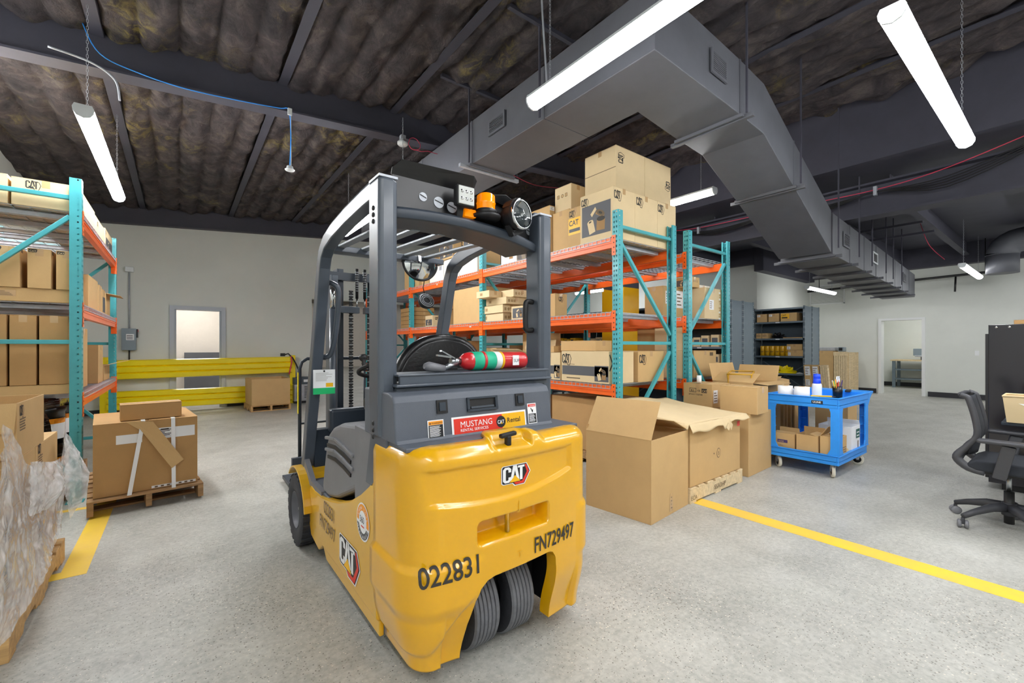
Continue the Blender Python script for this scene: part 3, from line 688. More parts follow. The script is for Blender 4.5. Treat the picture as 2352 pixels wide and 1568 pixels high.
# rear arched crossbeam and its wide underside plate
b = B(); vs = []; n = 24
for i in range(n+1):
    x = .72+.82*i/n; t = (x-1.0)/.5; z = 1.936-.05*t*t-.012*max(0, (x-1.3)/.3)**2
    prof = [(1.775, -.05), (1.772, -.012), (1.785, 0), (1.80, .004), (1.83, .0), (2.08, -.005), (2.08, -.022), (1.84, -.035), (1.80, -.05)]
    vs += [(x, y, z+c) for y, c in prof]
k = 9; fs = [(i*k+j, (i+1)*k+j, (i+1)*k+(j+1) % k, i*k+(j+1) % k) for i in range(n) for j in range(k)]+[tuple(range(k)), tuple(range((n+1)*k-1, n*k-1, -1))]
b.add(vs, fs, 'slate_dark', True); CB = b.obj('roof_crossbeam', FK, recalc=True, bevel=.003)
for i in range(5):
    x = .81+i*.145; B().bar((x, 2.05, 1.915), (x, 2.84, 1.95), .046, .016, 'steel_slat').obj('roof_slat', FK, bevel=.004)
B().box(.72, 1.53, 2.82, 2.90, 1.915, 1.955, 'slate').obj('front_crossbar', FK, bevel=.005)
B().box(.74, 1.51, 2.90, 2.99, 1.93, 1.935, 'steel_slat').obj('front_visor_plate', FK)
# black lamp panel on the roof edge, folded top flange
pan = B(); yb = 1.83
pan.prism([(.735, 1.93), (1.59, 1.88), (1.59, 2.0), (1.42, 2.045), (1.32, 2.06), (1.17, 2.05), (1.16, 2.075), (.74, 2.075)], 'y', yb, yb+.006, 'black_gloss')
pan.add([(.735, yb, 2.075), (1.15, yb, 2.075), (1.165, yb-.02, 2.135), (1.14, yb-.035, 2.15), (.77, yb-.035, 2.135), (.735, yb-.01, 2.10)], [(0, 1, 2, 3, 4, 5)], 'black_gloss')
pan.add([(1.17, yb, 2.05), (1.32, yb, 2.06), (1.59, yb, 2.0), (1.60, yb-.02, 1.99), (1.33, yb-.04, 2.095), (1.19, yb-.02, 2.075)], [(0, 1, 2, 3, 4, 5)], 'black_gloss')
PN = pan.obj('lamp_panel', FK); sd = PN.modifiers.new('t', 'SOLIDIFY'); sd.thickness = .004
for x, z, r in ((.885, 2.005, .020), (.965, 1.995, .026), (1.035, 1.985, .026), (1.512, 1.945, .018)):
    c = B(); c.cyl((x, yb-.003, z), (x, yb+.0, z), r, 'galv', 24); c.bar((x-r*.8, yb-.004, z+.008), (x+r*.8, yb-.004, z-.004), .002, .004, 'black'); c.obj('panel_cutout', PN)
# square LED lamp
q = B(); q.box(1.015, 1.115, 1.745, 1.785, 1.975, 2.075, 'black_soft'); LM = q.obj('led_work_lamp', FK, bevel=.012)
q = B(); q.box(1.023, 1.107, 1.741, 1.747, 1.983, 2.067, 'led_face'); q.obj('lamp_face', LM, bevel=.003)
for i in range(3):
    for j in range(2): B().lathe([(0, .002), (.007, .001), (.0095, -.003)], 'chrome', 14, Matrix.Translation((1.040+i*.025, 1.740, 2.008+j*.034)) @ Matrix.Rotation(pi/2, 4, 'X')).obj('led', LM)
B().bar((1.06, 1.79, 1.98), (1.06, 1.80, 1.94), .03, .008, 'black').obj('bracket', LM)
# amber beacon
q = B(); q.lathe([(.045, 1.965), (.055, 1.972), (.055, 1.99), (.048, 1.995)], 'black', 28); BC = q.obj('beacon', FK, loc=(1.205, 1.79, 0))
q = B(); q.lathe([(.046, 1.992), (.046, 2.022), (.049, 2.026), (.046, 2.03), (.045, 2.062), (.035, 2.072), (0, 2.074)], 'amber', 32); q.obj('amber_dome', BC)
B().lathe([(.0, 1.95), (.07, 1.95), (.075, 1.965), (.05, 1.972)], 'black_soft', 24).obj('beacon_base', BC)
B().box(1.085, 1.15, 1.79, 1.82, 1.945, 1.985, 'amber').obj('marker_lamp', FK, bevel=.006)
# round headlight
Mh = Matrix.Translation((1.36, 1.735, 1.985)) @ Matrix.Rotation(radians(12), 4, 'Z') @ Matrix.Rotation(pi/2, 4, 'X') @ Matrix.Scale(1.18, 4)
q = B(); q.lathe([(.0, -.07), (.04, -.065), (.058, -.03), (.064, 0), (.066, .02), (.062, .026)], 'black_soft', 32, Mh); HL = q.obj('round_lamp', FK)
B().lathe([(.060, .027), (.064, .018), (.066, .022), (.064, .030), (.058, .030)], 'chrome', 36, Mh).obj('rim', HL)
B().lathe([(0, -.012), (.03, -.006), (.050, .012), (.058, .024)], 'chrome', 32, Mh).obj('reflector', HL); B().lathe([(0, .040), (.03, .037), (.057, .027)], 'lens', 32, Mh).obj('lens', HL)
for dx in (-.025, .025): B().lathe([(.004, -.004), (.018, .012), (.022, .014)], 'chrome', 18, Mh @ Matrix.Translation((dx, .005, 0))).obj('bulb_ring', HL)
for i in range(14):
    a = pi*.15+pi*.7*i/13; B().bar(Mh @ Vector((.066*cos(a), .066*sin(a), .015)), Mh @ Vector((.062*cos(a), .062*sin(a), -.035)), .004, .010, 'black').obj('cooling_fin', HL)
B().bar((1.31, 1.75, 1.93), (1.345, 1.76, 1.885), .03, .012, 'black_soft').bar((1.345, 1.76, 1.89), (1.40, 1.75, 1.915), .02, .02, 'black_soft').obj('lamp_bracket', HL)
# interior grab handle on right pillar
B().tube(smooth_pts([(1.515, 1.80, 1.56), (1.475, 1.80, 1.56), (1.465, 1.80, 1.53), (1.465, 1.80, 1.44), (1.475, 1.80, 1.41), (1.515, 1.80, 1.41)]), .014, 'black', 10).obj('grab_handle', FK)
# left entry grab bar
B().tube(smooth_pts([(.70, 2.86, 1.72), (.76, 2.83, 1.71), (.79, 2.82, 1.66), (.79, 2.86, 1.45), (.775, 2.93, 1.28), (.73, 2.97, 1.25), (.68, 2.98, 1.22)]), .017, 'slate', 12).obj('grab_bar', FK)
# --- seat
def seat():
    arch = [(.86, 1.0), (.885, 1.14), (.94, 1.26), (1.03, 1.335), (1.15, 1.36), (1.27, 1.345), (1.35, 1.29), (1.40, 1.19), (1.415, 1.05), (1.41, .98), (.87, .96)]
    arch0 = arch; arch = [(p.x, p.y) for p in smooth_pts([(x, z, 0) for x, z in arch[:10]], 4)]+[(.87, .96)]; b = B(); b.prism(arch, 'y', 2.12, 2.22, 'leather'); o = b.obj('seat_back', FK, bevel=.03, recalc=True, seg=4)
    o.data.polygons.foreach_set('use_smooth', [True]*len(o.data.polygons))
    B().tube(smooth_pts([(x, 2.155, z) for x, z in arch0[:10]]), .030, 'leather', 12).obj('edge_roll', o)
    b = B(); b.prism([(1.0, 1.0), (1.02, 1.19), (1.04, 1.205), (1.30, 1.205), (1.325, 1.19), (1.34, 1.0)], 'y', 2.08, 2.125, 'black_soft'); c = b.obj('document_box', o, bevel=.01, recalc=True)
    B().box(1.14, 1.21, 2.07, 2.085, 1.17, 1.21, 'black').obj('clasp', c, bevel=.004)
    b = B(); b.box(.87, 1.40, 2.15, 2.62, .93, 1.03, 'leather'); b.obj('seat_cushion', FK, bevel=.035, seg=4)
    b = B(); b.box(1.42, 1.52, 2.25, 2.55, 1.12, 1.16, 'slate_plastic'); b.obj('armrest', FK, bevel=.012)
seat()
# --- steering column, wheel with knob, dash
B().bar((1.08, 3.05, .5), (1.12, 2.88, 1.13), .09, .1, 'black_soft').obj('steering_column', FK, bevel=.01)
c = Vector((1.08, 2.83, 1.17)); Mw = Matrix.Translation(c) @ Matrix.Rotation(radians(-20), 4, 'X')
q = B(); q.tube([Mw @ Vector((.155*cos(a), .155*sin(a), 0)) for a in [i*2*pi/32 for i in range(32)]], .014, 'black_soft', 10, closed=True)
q.cyl(Mw @ Vector((0, 0, -.03)), Mw @ Vector((0, 0, .01)), .04, 'black_soft'); q.bar(Mw @ Vector((-.15, 0, 0)), Mw @ Vector((.15, 0, 0)), .03, .012, 'black_soft'); SW = q.obj('steering_wheel', FK)
B().lathe([(.012, .01), (.016, .03), (.012, .04), (.024, .055), (.028, .07), (.02, .085), (0, .088)], 'black', 16, Mw @ Matrix.Translation((-.14, -.05, 0))).obj('knob', SW)
b = B(); b.box(.80, 1.18, 3.04, 3.12, .74, .90, 'slate_dark'); b.obj('dash_cowl', FK, bevel=.02, seg=3)
b = B(); b.box(1.19, 1.5, 3.0, 3.12, .50, .92, 'slate_dark'); b.obj('dash_cowl', FK, bevel=.02)
b = B(); b.box(.72, 1.52, 3.12, 3.2, .44, .76, 'slate_dark'); b.obj('cowl_plate', FK)
# --- mast
for s, xa in ((1, .90), (-1, 1.34)):
    b = B()
    for (x0, x1, y0, y1) in ((0, .012, 0, .13), (.012, .055, 0, .016), (.012, .055, .114, .13)): b.box(xa+s*x0, xa+s*x1, 3.42+y0, 3.42+y1, .06, 1.86, 'slate')
    b.obj('mast_channel', FK, bevel=.003)
    b = B()
    for (x0, x1, y0, y1) in ((.06, .072, .0, .11), (.072, .11, 0, .014), (.072, .11, .096, .11)): b.box(xa+s*x0, xa+s*x1, 3.47+y0, 3.47+y1, .08, 1.92, 'slate_dark')
    b.obj('inner_mast_channel', FK, bevel=.003)
    b = B(); b.cyl((xa+s*.005, 3.37, .2), (xa+s*.005, 3.37, 1.60), .027, 'slate'); b.cyl((xa+s*.005, 3.37, 1.6), (xa+s*.005, 3.37, 1.78), .02, 'chrome'); b.obj('lift_cylinder', FK)
    b = B(); n = 62
    for i in range(n):
        z = .45+i*.021; b.box(xa+s*.15-.010, xa+s*.15+.010, 3.415, 3.425, z, z+.013, 'black' if i % 2 else 'steel'); b.box(xa+s*.15-.016, xa+s*.15+.016, 3.412, 3.418, z+.008, z+.020, 'black')
    stuff(b.obj('lift_chain', FK))
    b = B(); b.cyl((xa+s*.19, 3.40, 1.69), (xa+s*.19, 3.40, 1.92), .011, 'black'); b.cyl((xa+s*.19, 3.40, 1.62), (xa+s*.19, 3.40, 1.69), .006, 'chrome')
    for i in range(9): b.lathe([(.011, 0), (.017, .004), (.011, .008)], 'steel', 12, Matrix.Translation((xa+s*.19, 3.40, 1.745+i*.018)))
    b.obj('chain_anchor', FK)
    b = B(); b.box(min(xa, xa+s*.2), max(xa, xa+s*.2), 3.36, 3.42, 1.575, 1.625, 'slate'); b.obj('mast_bracket', FK, bevel=.004)
for z in (1.83, .5): B().box(.90, 1.34, 3.44, 3.48, z, z+.06, 'slate_dark').obj('mast_crossbar', FK)
d = Print((.905, 3.418, 1.25), (1, 0, 0), (0, 0, 1)); d.rect(0, 0, .025, .18, 'sticker'); d.rect(.002, .155, .023, .178, 'st_red', 1)
for i in range(7): d.rect(.006, .008+i*.021, .019, .02+i*.021, 'ink', 1)
lab(d.obj('mast_sticker', FK), 'white and red warning strip')
# carriage, load backrest, forks
b = B(); b.box(.68, 1.56, 3.64, 3.68, .40, .47, 'slate'); b.box(.68, 1.56, 3.64, 3.68, .10, .17, 'slate'); b.obj('carriage', FK, bevel=.004)
b = B(); b.tube([(.745, 3.70, .42), (.745, 3.70, 1.15), (.76, 3.70, 1.2), (.80, 3.70, 1.225), (1.44, 3.70, 1.225), (1.48, 3.70, 1.2), (1.495, 3.70, 1.15), (1.495, 3.70, .42)], .013, 'slate_dark', 10)
for x in (.99, 1.25): b.cyl((x, 3.70, .45), (x, 3.70, 1.225), .010, 'slate_dark', 8)
b.cyl((.745, 3.70, .72), (1.495, 3.70, .72), .008, 'slate_dark', 8); b.obj('load_backrest', FK)
B().box(.731, .7335, 3.685, 3.715, .8, 1.12, 'guard_yellow').obj('reflective_strip', FK)
for x in (.80, 1.34): B().box(x, x+.1, 3.70, 3.735, .05, .48, 'slate_dark').box(x, x+.1, 3.72, 4.75, .03, .065, 'slate_dark').obj('fork', FK, bevel=.004)
# convex mirror, hanging lamp, tag
q = B(); Mm = Matrix.Translation((1.335, 2.80, 1.905)) @ Matrix.Rotation(radians(0), 4, 'Z')
vs = []; nu, nv = 28, 8
for i in range(nu+1):
    a = pi+pi*i/nu
    for j in range(nv+1): r = .125*j/nv; vs.append(Mm @ Vector((r*cos(a), -.05*(1-(r/.125)**2), r*sin(a)*.95)))
q.add(vs, [(i*(nv+1)+j, i*(nv+1)+j+1, (i+1)*(nv+1)+j+1, (i+1)*(nv+1)+j) for i in range(nu) for j in range(nv)], 'chrome', True); MI = q.obj('convex_mirror', FK)
B().tube([Mm @ Vector((.128*cos(a), 0, .95*.128*sin(a))) for a in [pi+pi*i/24 for i in range(25)]]+[Mm @ Vector((-.128, 0, .0))], .008, 'black', 8).obj('mirror_rim', MI)
B().bar(Mm @ Vector((-.13, .01, .0)), Mm @ Vector((.13, .01, .0)), .03, .014, 'black').bar(Mm @ Vector((0, .01, 0)), Mm @ Vector((0, .02, .05)), .02, .02, 'steel').obj('mirror_bracket', MI)
q = B(); q.tube([(1.385, 2.84, 1.79), (1.38, 2.85, 1.74), (1.39, 2.85, 1.70)], .003, 'black'); Mz = Matrix.Translation((1.395, 2.83, 1.645)) @ Matrix.Rotation(radians(62), 4, 'X')
q.lathe([(0, -.05), (.035, -.045), (.055, -.02), (.06, 0), (.055, .008), (0, .01)], 'black_soft', 28, Mz); WL = q.obj('hanging_work_lamp', FK)
for r in (.052, .040, .028): B().tube([Mz @ Vector((r*cos(a), r*sin(a), .011)) for a in [i*2*pi/24 for i in range(24)]], .003, 'galv', 6, closed=True).obj('reflector_ring', WL)
d = Print((.665, 2.93, 1.02), (.94, -.05, 0), (0, 0, 1), .012); d.rect(0, .04, .13, .155, 'sticker'); d.rect(0, 0, .13, .04, 'green_strip'); d.rect(.075, .045, .118, .07, 'st_yellow', 1); d.disc(.065, .145, .006, 'st_black', 1)
for i in range(7): d.rect(.015, .132-i*.008, .015+R.uniform(.06, .1), .1335-i*.008, 'ink_soft', 1)
lab(d.obj('inspection_tag', FK), 'white card tag with green foot')
# front pillar warning label (right)
d = Print((1.525, 2.885, 1.40), (1, 0, 0), (0, .2, .95), .008); d.rect(0, 0, .045, .12, 'sticker'); d.rect(.002, .10, .043, .118, 'st_orange', 1); d.rect(.002, .003, .043, .096, 'st_black', 1)
for i in range(6): d.rect(.006, .01+i*.014, .038, .017+i*.014, 'sticker', 2)
lab(d.obj('pillar_sticker', FK), 'orange headed black text label')
# --- wheels
def wheel(loc, r, w, parent, name, ribs, hub_r):
    t = B(); hw = w/2
    prof = [(hub_r, -hw*.85), (hub_r*1.15, -hw*.98), (r*.88, -hw*1.0), (r*.955, -hw*.93)]
    grooves = []
    nb = 6
    if ribs:
        x = -hw*.86; seg_ = 2*hw*.86/nb
        for i in range(nb):
            a = x+i*seg_; grooves += [(r, a+.002), (r, a+seg_-.0045)]
            if i < nb-1: grooves += [(r-.007, a+seg_-.0035), (r-.007, a+seg_-.0005)]
    else: grooves = [(r*.975, -hw*.7), (r*.98, hw*.7)]
    end = [(r*.955, hw*.93), (r*.88, hw*1.0), (hub_r*1.15, hw*.98), (hub_r, hw*.85)]
    M = Matrix.Translation(loc) @ Matrix.Rotation(pi/2, 4, 'Y')
    n = 64
    full = prof+grooves+end; t.lathe(prof, 'rubber', n, M); t.lathe([prof[-1]]+grooves+[end[0]], 'rubber_tread' if ribs else 'rubber', n, M, smooth=False); t.lathe(end, 'rubber', n, M)
    o = t.obj(name, parent)
    if not ribs:
        l = B()
        for i in range(26):
            a = 2*pi*i/26
            for s_ in (-1, 1):
                aa = a+(.0 if s_ > 0 else pi/26); x0, x1 = (0.004, hw*.97) if s_ > 0 else (-hw*.97, -.004)
                Mi = M @ Matrix.Rotation(aa, 4, 'Z'); l.box(r*.955, r*1.0, -r*.075, r*.075, x0, x1, 'rubber', Mi)
        l.obj('tread_blocks', o, bevel=.004, seg=1)
    h = B(); h.lathe([(0, -hw*.35), (hub_r*.35, -hw*.4), (hub_r*.4, -hw*.6), (hub_r*.75, -hw*.45), (hub_r*.95, -hw*.8), (hub_r*1.04, -hw*.95)], 'duct_paint' if not ribs else 'black', 32, M)
    h.lathe([(hub_r*.95, hw*.8), (0, hw*.5)], 'black', 32, M); hb = h.obj('hub', o)
    for i in range(5):
        a = 2*pi*i/5; B().cyl(M @ Vector((hub_r*.55*cos(a), hub_r*.55*sin(a), -hw*.45)), M @ Vector((hub_r*.55*cos(a), hub_r*.55*sin(a), -hw*.6)), .010, 'steel', 6).obj('wheel_nut', hb)
wheel((1.02, 1.685, .192), .192, .135, FK, 'rear_wheel', True, .09)
wheel((1.21, 1.685, .192), .192, .135, FK, 'rear_wheel', True, .09)
wheel((.70, 3.19, .235), .235, .18, FK, 'front_wheel', False, .115)
wheel((1.54, 3.19, .235), .235, .18, FK, 'front_wheel', False, .115)
for x0, x1 in ((.61, .80), (1.44, 1.63)):
    b = B(); vs = []
    for i in range(15):
        a = radians(10+i*9); r = .275
        for rr in (r, r+.012):
            for x in (x0, x1): vs.append((x, 3.19-rr*cos(a), .235+rr*sin(a)))
    k = 4
    for i in range(14):
        o_ = i*4; b.add([], [], 'cyellow_side')
    fs = []
    for i in range(14):
        a = i*4; c_ = a+4; fs += [(a, a+1, c_+1, c_), (a+2, c_+2, c_+3, a+3), (a, c_, c_+2, a+2), (a+1, a+3, c_+3, c_+1)]
    fs += [(0, 2, 3, 1), (56, 57, 59, 58)]
    b.add(vs, fs, 'cyellow_side'); b.obj('fender', FK, recalc=True, bevel=.003)
# --- lettering and badges on the bodywork
def project_print(pr, f):
    for i, v in enumerate(pr.v): pr.v[i] = f(Vector(v))
    return pr
def rearY(x, z):
    t = (x-1.12)/.48; lo = .05*sstep(.34, .10, z)
    y = 1.40+.055*t*t+lo
    if x < .98:
        k = sstep(.98, .80, x); y += -.016*k*sstep(.520, .490, z)*sstep(.30, .36, z); zl = .17+.19*sstep(.70, .92, x); y += .02*k*sstep(zl+.02, zl-.02, z)
    if x > 1.46: y += -.014*sstep(1.46, 1.54, x)*sstep(.60, .57, z)*sstep(.34, .38, z)
    top = .862+.012*(x-1.1); bot = .715+.30*(x-1.0)**2
    if max(z-top, bot-z, .71-x, x-1.425) < 0: y += .016
    if x > 1.47:
        c = min(1, (x-1.47)/.13); y0 = 1.40+.055*(.35/.48)**2; y = min(y, y0+.05*sstep(.34, .10, z))+(1.60-y0)*(1-math.sqrt(1-c*c))
    return y
d = Print((0, 1.4, 0), (1, 0, 0), (0, 0, 1)); d.text('022831', .672, .455, .100, 'ink', 1, .86, .014)
project_print(d, lambda v: (v.x, rearY(v.x, v.z)-.0035, v.z)); lab(d.obj('fleet_number', FK), 'dark six-digit number on the rear left')
d = Print((0, 1.4, 0), (1, 0, 0), (0, 0, 1)); d.text('FN729497', 1.185, .452, .092, 'ink', 1, .66, .014)
project_print(d, lambda v: (v.x, rearY(v.x, v.z)-.0035, v.z)); lab(d.obj('fleet_number', FK), 'dark FN number on the rear right')
d = Print((0, 1.4, 0), (1, 0, 0), (0, 0, 1)); d.badge_logo(1.035, .768, .062); project_print(d, lambda v: (1.035+(v.x-1.035)*1.5, rearY(1.035+(v.x-1.035)*1.5, v.z)-.002-(1.4-.0015-v.y), v.z)); lab(d.obj('rear_badge', FK), 'black and red hexagon badge with white letters')
for ch, x, z, s in (('J', 1.10, .655, .05), ('T', 1.10, .455, .04)):
    d = Print((0, 1.4, 0), (1, 0, 0), (0, 0, 1)); d.text(ch, x, z, s, 'cyellow_side', 1, 1., .01); project_print(d, lambda v: (v.x, rearY(v.x, v.z)-.003, v.z)); d.obj('cast_mark', FK)
d = Print((.655, 2.62, .36), (0, -1, 0), (0, 0, 1), .002); d.text('022831', 0, .02, .10, 'ink_soft', 1, .74); lab(d.obj('fleet_number', FK), 'faded six-digit number on the left side')
d = Print((.655, 2.62, .36), (0, -1, 0), (0, 0, 1), .002); d.text('FN729497', -.09, -.08, .10, 'ink_soft', 1, .74); lab(d.obj('fleet_number', FK), 'faded number stencilled on the left side')
d = Print((.655, 2.30, .235), (0, -1, 0), (0, 0, 1), .002); d.badge_logo(0, 0, .125); project_print(d, lambda v: (v.x, 2.30+(v.y-2.30)*1.6, v.z)); lab(d.obj('side_badge', FK), 'big black and red hexagon badge on the left side')
d = Print((.655, 1.955, .535), (0, -1, 0), (0, 0, 1), .002)
d.disc(0, 0, .085, 'sticker', 0, 32); d.disc(0, 0, .078, 'st_orange', 1, 20, a0=-.2, a1=pi+.2); d.disc(0, 0, .078, 'panel_grey', 1, 20, a0=pi+.2, a1=2*pi-.2); d.disc(0, 0, .050, 'sticker', 2, 32)
d.text('360', -.036, -.005, .042, 'panel_grey', 3, .9, .012); d.rect(-.02, -.024, .02, -.017, 'st_red', 3)
for i, ch in enumerate('KNOW YOUR'):
    a = pi*.88-i*pi*.095; M = Matrix.Translation((0, 0, 0)); q = Print((.655, 1.955-.062*cos(a), .535+.062*sin(a)), (0, -sin(a), -cos(a)), (0, -cos(a), sin(a)), .002); q.text(ch, -.005, -.007, .018, 'sticker', 3, .9, .01); d.add(q.v, [f for f in q.f], 'sticker')
for i, ch in enumerate('WAREHOUSE'):
    a = pi*1.13+i*pi*.092; q = Print((.655, 1.955-.066*cos(a), .535+.066*sin(a)), (0, sin(a), cos(a)), (0, cos(a), -sin(a)), .002); q.text(ch, -.005, -.007, .018, 'sticker', 3, .9, .01); d.add(q.v, [f for f in q.f], 'sticker')
lab(d.obj('round_sticker', FK), 'round white sticker with 360 in its centre')
# draw pin with T handle
B().cyl((1.075, 1.44, .56), (1.075, 1.44, .92), .011, 'chrome', 14).obj('draw_pin', FK)
q = B(); q.bar((1.075, 1.435, .912), (1.075, 1.435, .955), .026, .022, 'black'); q.bar((1.035, 1.435, .955), (1.115, 1.435, .962), .024, .018, 'black'); q.obj('pin_handle', FK, bevel=.006)
# --- fire extinguisher lying on the ledge: a thing of its own
EX = thing('fire_extinguisher', 'red fire extinguisher with a green tag lying across the forklift ledge', 'fire extinguisher', (1.0, 1.78, 1.25))
Mx = Matrix.Rotation(pi/2, 4, 'Y')
B().lathe([(0, .05), (.02, .052), (.038, .075), (.043, .10), (.043, .42), (.040, .432), (0, .434)], 'red_ext', 28, Mx).obj('cylinder_body', EX)
B().lathe([(.0435, .11), (.045, .111), (.045, .235), (.0435, .236)], 'green_tag', 28, Mx).obj('green_tag', EX)
B().lathe([(.0435, .237), (.0445, .238), (.0445, .27), (.0435, .271)], 'sticker', 28, Mx).lathe([(.0435, .272), (.0447, .273), (.0447, .284), (.0435, .285)], 'st_yellow', 28, Mx).obj('body_label', EX)
d = Print((.33, -.0445, -.012), (1, 0, .0), (0, 0, 1), .001); d.rect(0, -.012, .04, .038, 'sticker'); d.text('SUP', .006, .004, .022, 'st_black', 1); d.obj('name_label', EX)
B().lathe([(.0435, .165), (.047, .166), (.047, .18), (.0435, .181)], 'red_ext', 28, Mx).obj('strap', EX)
q = B(); q.cyl((0, 0, 0), (.055, 0, 0), .016, 'steel'); q.bar((.0, 0, .02), (-.07, 0, .03), .02, .008, 'steel'); q.bar((.02, 0, .015), (-.05, -.0, .05), .018, .006, 'steel'); q.tube([(.02, -.02, -.01), (-.03, -.03, -.02), (-.05, -.03, -.03)], .012, 'steel'); q.obj('valve_head', EX)
q = B(); q.tube([(-.05, -.03, -.03), (-.09, -.035, -.025), (-.13, -.035, -.018), (-.15, -.035, -.016)], [.016, .020, .022, .012], 'grey_plastic', 14); q.obj('nozzle', EX)
EX.location.z = 1.206+.045
# ------------------------------------------------------------------ pallet racks
PITCH = .0508
def upright_mesh(side, hgt=2.77):
    # perforated C column, corner at origin: front face in the y-z plane at x=0 (aisle), web face in x-z plane at y=0; depth runs along +x*side
    key = ('up', side, hgt); b = B(); w = .078; dp = .075; n = int(hgt/PITCH)
    def holed(P, cols, hole, zoff=0.):
        # strip of quads round octagonal holes; P(u,z)->3D, cols: list of (u0,u1) cells each with one hole
        for (u0, u1) in cols:
            vs = []; fs = []
            for k in range(n):
                z0, z1 = k*PITCH, (k+1)*PITCH; uc, zc = (u0+u1)/2, (z0+z1)/2+zoff; o = len(vs)
                vs += [P(u0, z0), P(u1, z0), P(u1, z1), P(u0, z1)]
                if hole == 'tear': hp = [(-.0075, -.002), (0, -.013), (.0075, -.002), (.0085, .006), (.004, .013), (-.004, .013), (-.0085, .006)]
                else: hp = [(-.006, -.006), (.006, -.006), (.006, .006), (-.006, .006)]
                vs += [P(uc+a, zc+c) for a, c in hp]; m = len(hp)
                if m == 7:
                    H = [o+4+i for i in range(7)]; c0, c1, c2, c3 = o, o+1, o+2, o+3
                    fs += [(c0, c1, H[1]), (c0, H[1], H[0]), (c1, H[2], H[1]), (c1, H[3], H[2]), (c1, c2, H[3]), (c2, H[4], H[3]), (c2, c3, H[5], H[4]), (c3, H[6], H[5]), (c3, c0, H[6]), (c0, H[0], H[6])]
                else:
                    H = [o+4+i for i in range(4)]
                    fs += [(o+i, o+(i+1) % 4, H[(i+1) % 4], H[i]) for i in range(4)]
            b.add(vs, fs, 'teal')
    s = side
    holed(lambda u, z: (0, u, z), [(.008, .039), (.039, .070)], 'tear')
    b.add([(0, 0, 0), (0, .008, 0), (0, .008, n*PITCH), (0, 0, n*PITCH)], [(0, 1, 2, 3)], 'teal'); b.add([(0, .07, 0), (0, w, 0), (0, w, n*PITCH), (0, .07, n*PITCH)], [(0, 1, 2, 3)], 'teal')
    for yy in (0, w):
        holed(lambda u, z: (s*u, yy, z), [(.008, .036)], 'sq', .012)
        for a, c in ((0, .008), (.036, dp)): b.add([(s*a, yy, 0), (s*c, yy, 0), (s*c, yy, n*PITCH), (s*a, yy, n*PITCH)], [(0, 1, 2, 3)], 'teal')
    for y0, y1 in ((0, .018), (w-.018, w)): b.add([(s*dp, y0, 0), (s*dp, y1, 0), (s*dp, y1, n*PITCH), (s*dp, y0, n*PITCH)], [(0, 1, 2, 3)], 'teal')
    return b.mesh('upright_post')
UPM = {s: upright_mesh(s) for s in (1, -1)}
FOOT = B().box(-.012, .10, -.012, .09, 0, .006, 'teal').mesh('foot_plate')
def beam_mesh(L, s):
    # step beam: outer face at x=0 (aisle side), ledge behind; s = direction of depth
    b = B(); pr = [(0, 0), (0, .105), (.022, .105), (.022, .068), (.045, .068), (.045, 0)]
    pts = [(s*(.006+x), z) for x, z in pr]; n = len(pts)
    vs = [(x, 0, z) for x, z in pts]+[(x, L, z) for x, z in pts]
    b.add(vs, [(i, (i+1) % n, n+(i+1) % n, n+i) for i in range(n)]+[tuple(range(n)), tuple(range(2*n-1, n-1, -1))], 'orange')
    b.box(min(-.001*s, .006*s), max(-.001*s, .006*s), 0, L, .045, .052, 'orange')
    return b.mesh('beam')
def clip_mesh(s):
    b = B(); b.box(min(-.005*s, -.001*s), max(-.005*s, -.001*s), -.045, .0045, -.085, .125, 'orange'); b.box(min(-.001*s, .05*s), max(-.001*s, .05*s), .001, .0045, -.085, .125, 'orange')
    for z in (-.06, -.01, .04, .09): b.box(min(-.0065*s, -.005*s), max(-.0065*s, -.005*s), -.028, -.018, z, z+.014, 'hole')
    return b.mesh('beam_clip')
def deck_mesh(D, Wd, s):
    # welded wire deck D deep (x), Wd wide (y) with waterfall edge; wires as thin square bars
    b = B(); r = .0026
    ny = int(round(Wd/.062)); nx = int(round(D/.105))
    for i in range(ny+1):
        y = i*Wd/ny; b.box(min(0, s*D), max(0, s*D), y-r, y+r, 0, 2*r, 'galv')
        for x in (0, D): b.box(min(s*x-r, s*x+r), max(s*x-r, s*x+r), y-r, y+r, -.038, 0, 'galv')
    for j in range(nx+1):
        x = s*j*D/nx; b.box(x-r, x+r, 0, Wd, -2*r, 0, 'galv')
    for x in (0, D): b.box(s*x-r*1.6, s*x+r*1.6, 0, Wd, -.042, -.036, 'galv')
    return b.mesh('wire_deck')
def chan_mesh(D, s):
    b = B(); h = .035
    x0, x1 = min(0, s*D), max(0, s*D)
    b.box(x0, x1, -.030, .030, -.008-h, -.008-h+.002, 'galv'); b.box(x0, x1, -.032, -.030, -.008-h, -.008, 'galv'); b.box(x0, x1, .030, .032, -.008-h, -.008, 'galv')
    b.box(x0, x1, -.044, -.032, -.010, -.008, 'galv'); b.box(x0, x1, .032, .044, -.010, -.008, 'galv')
    return b.mesh('deck_channel')
CLIP = {s: clip_mesh(s) for s in (1, -1)}; _bm = {}
LEV = (.915, 1.685, 2.47)          # top of the wire decks
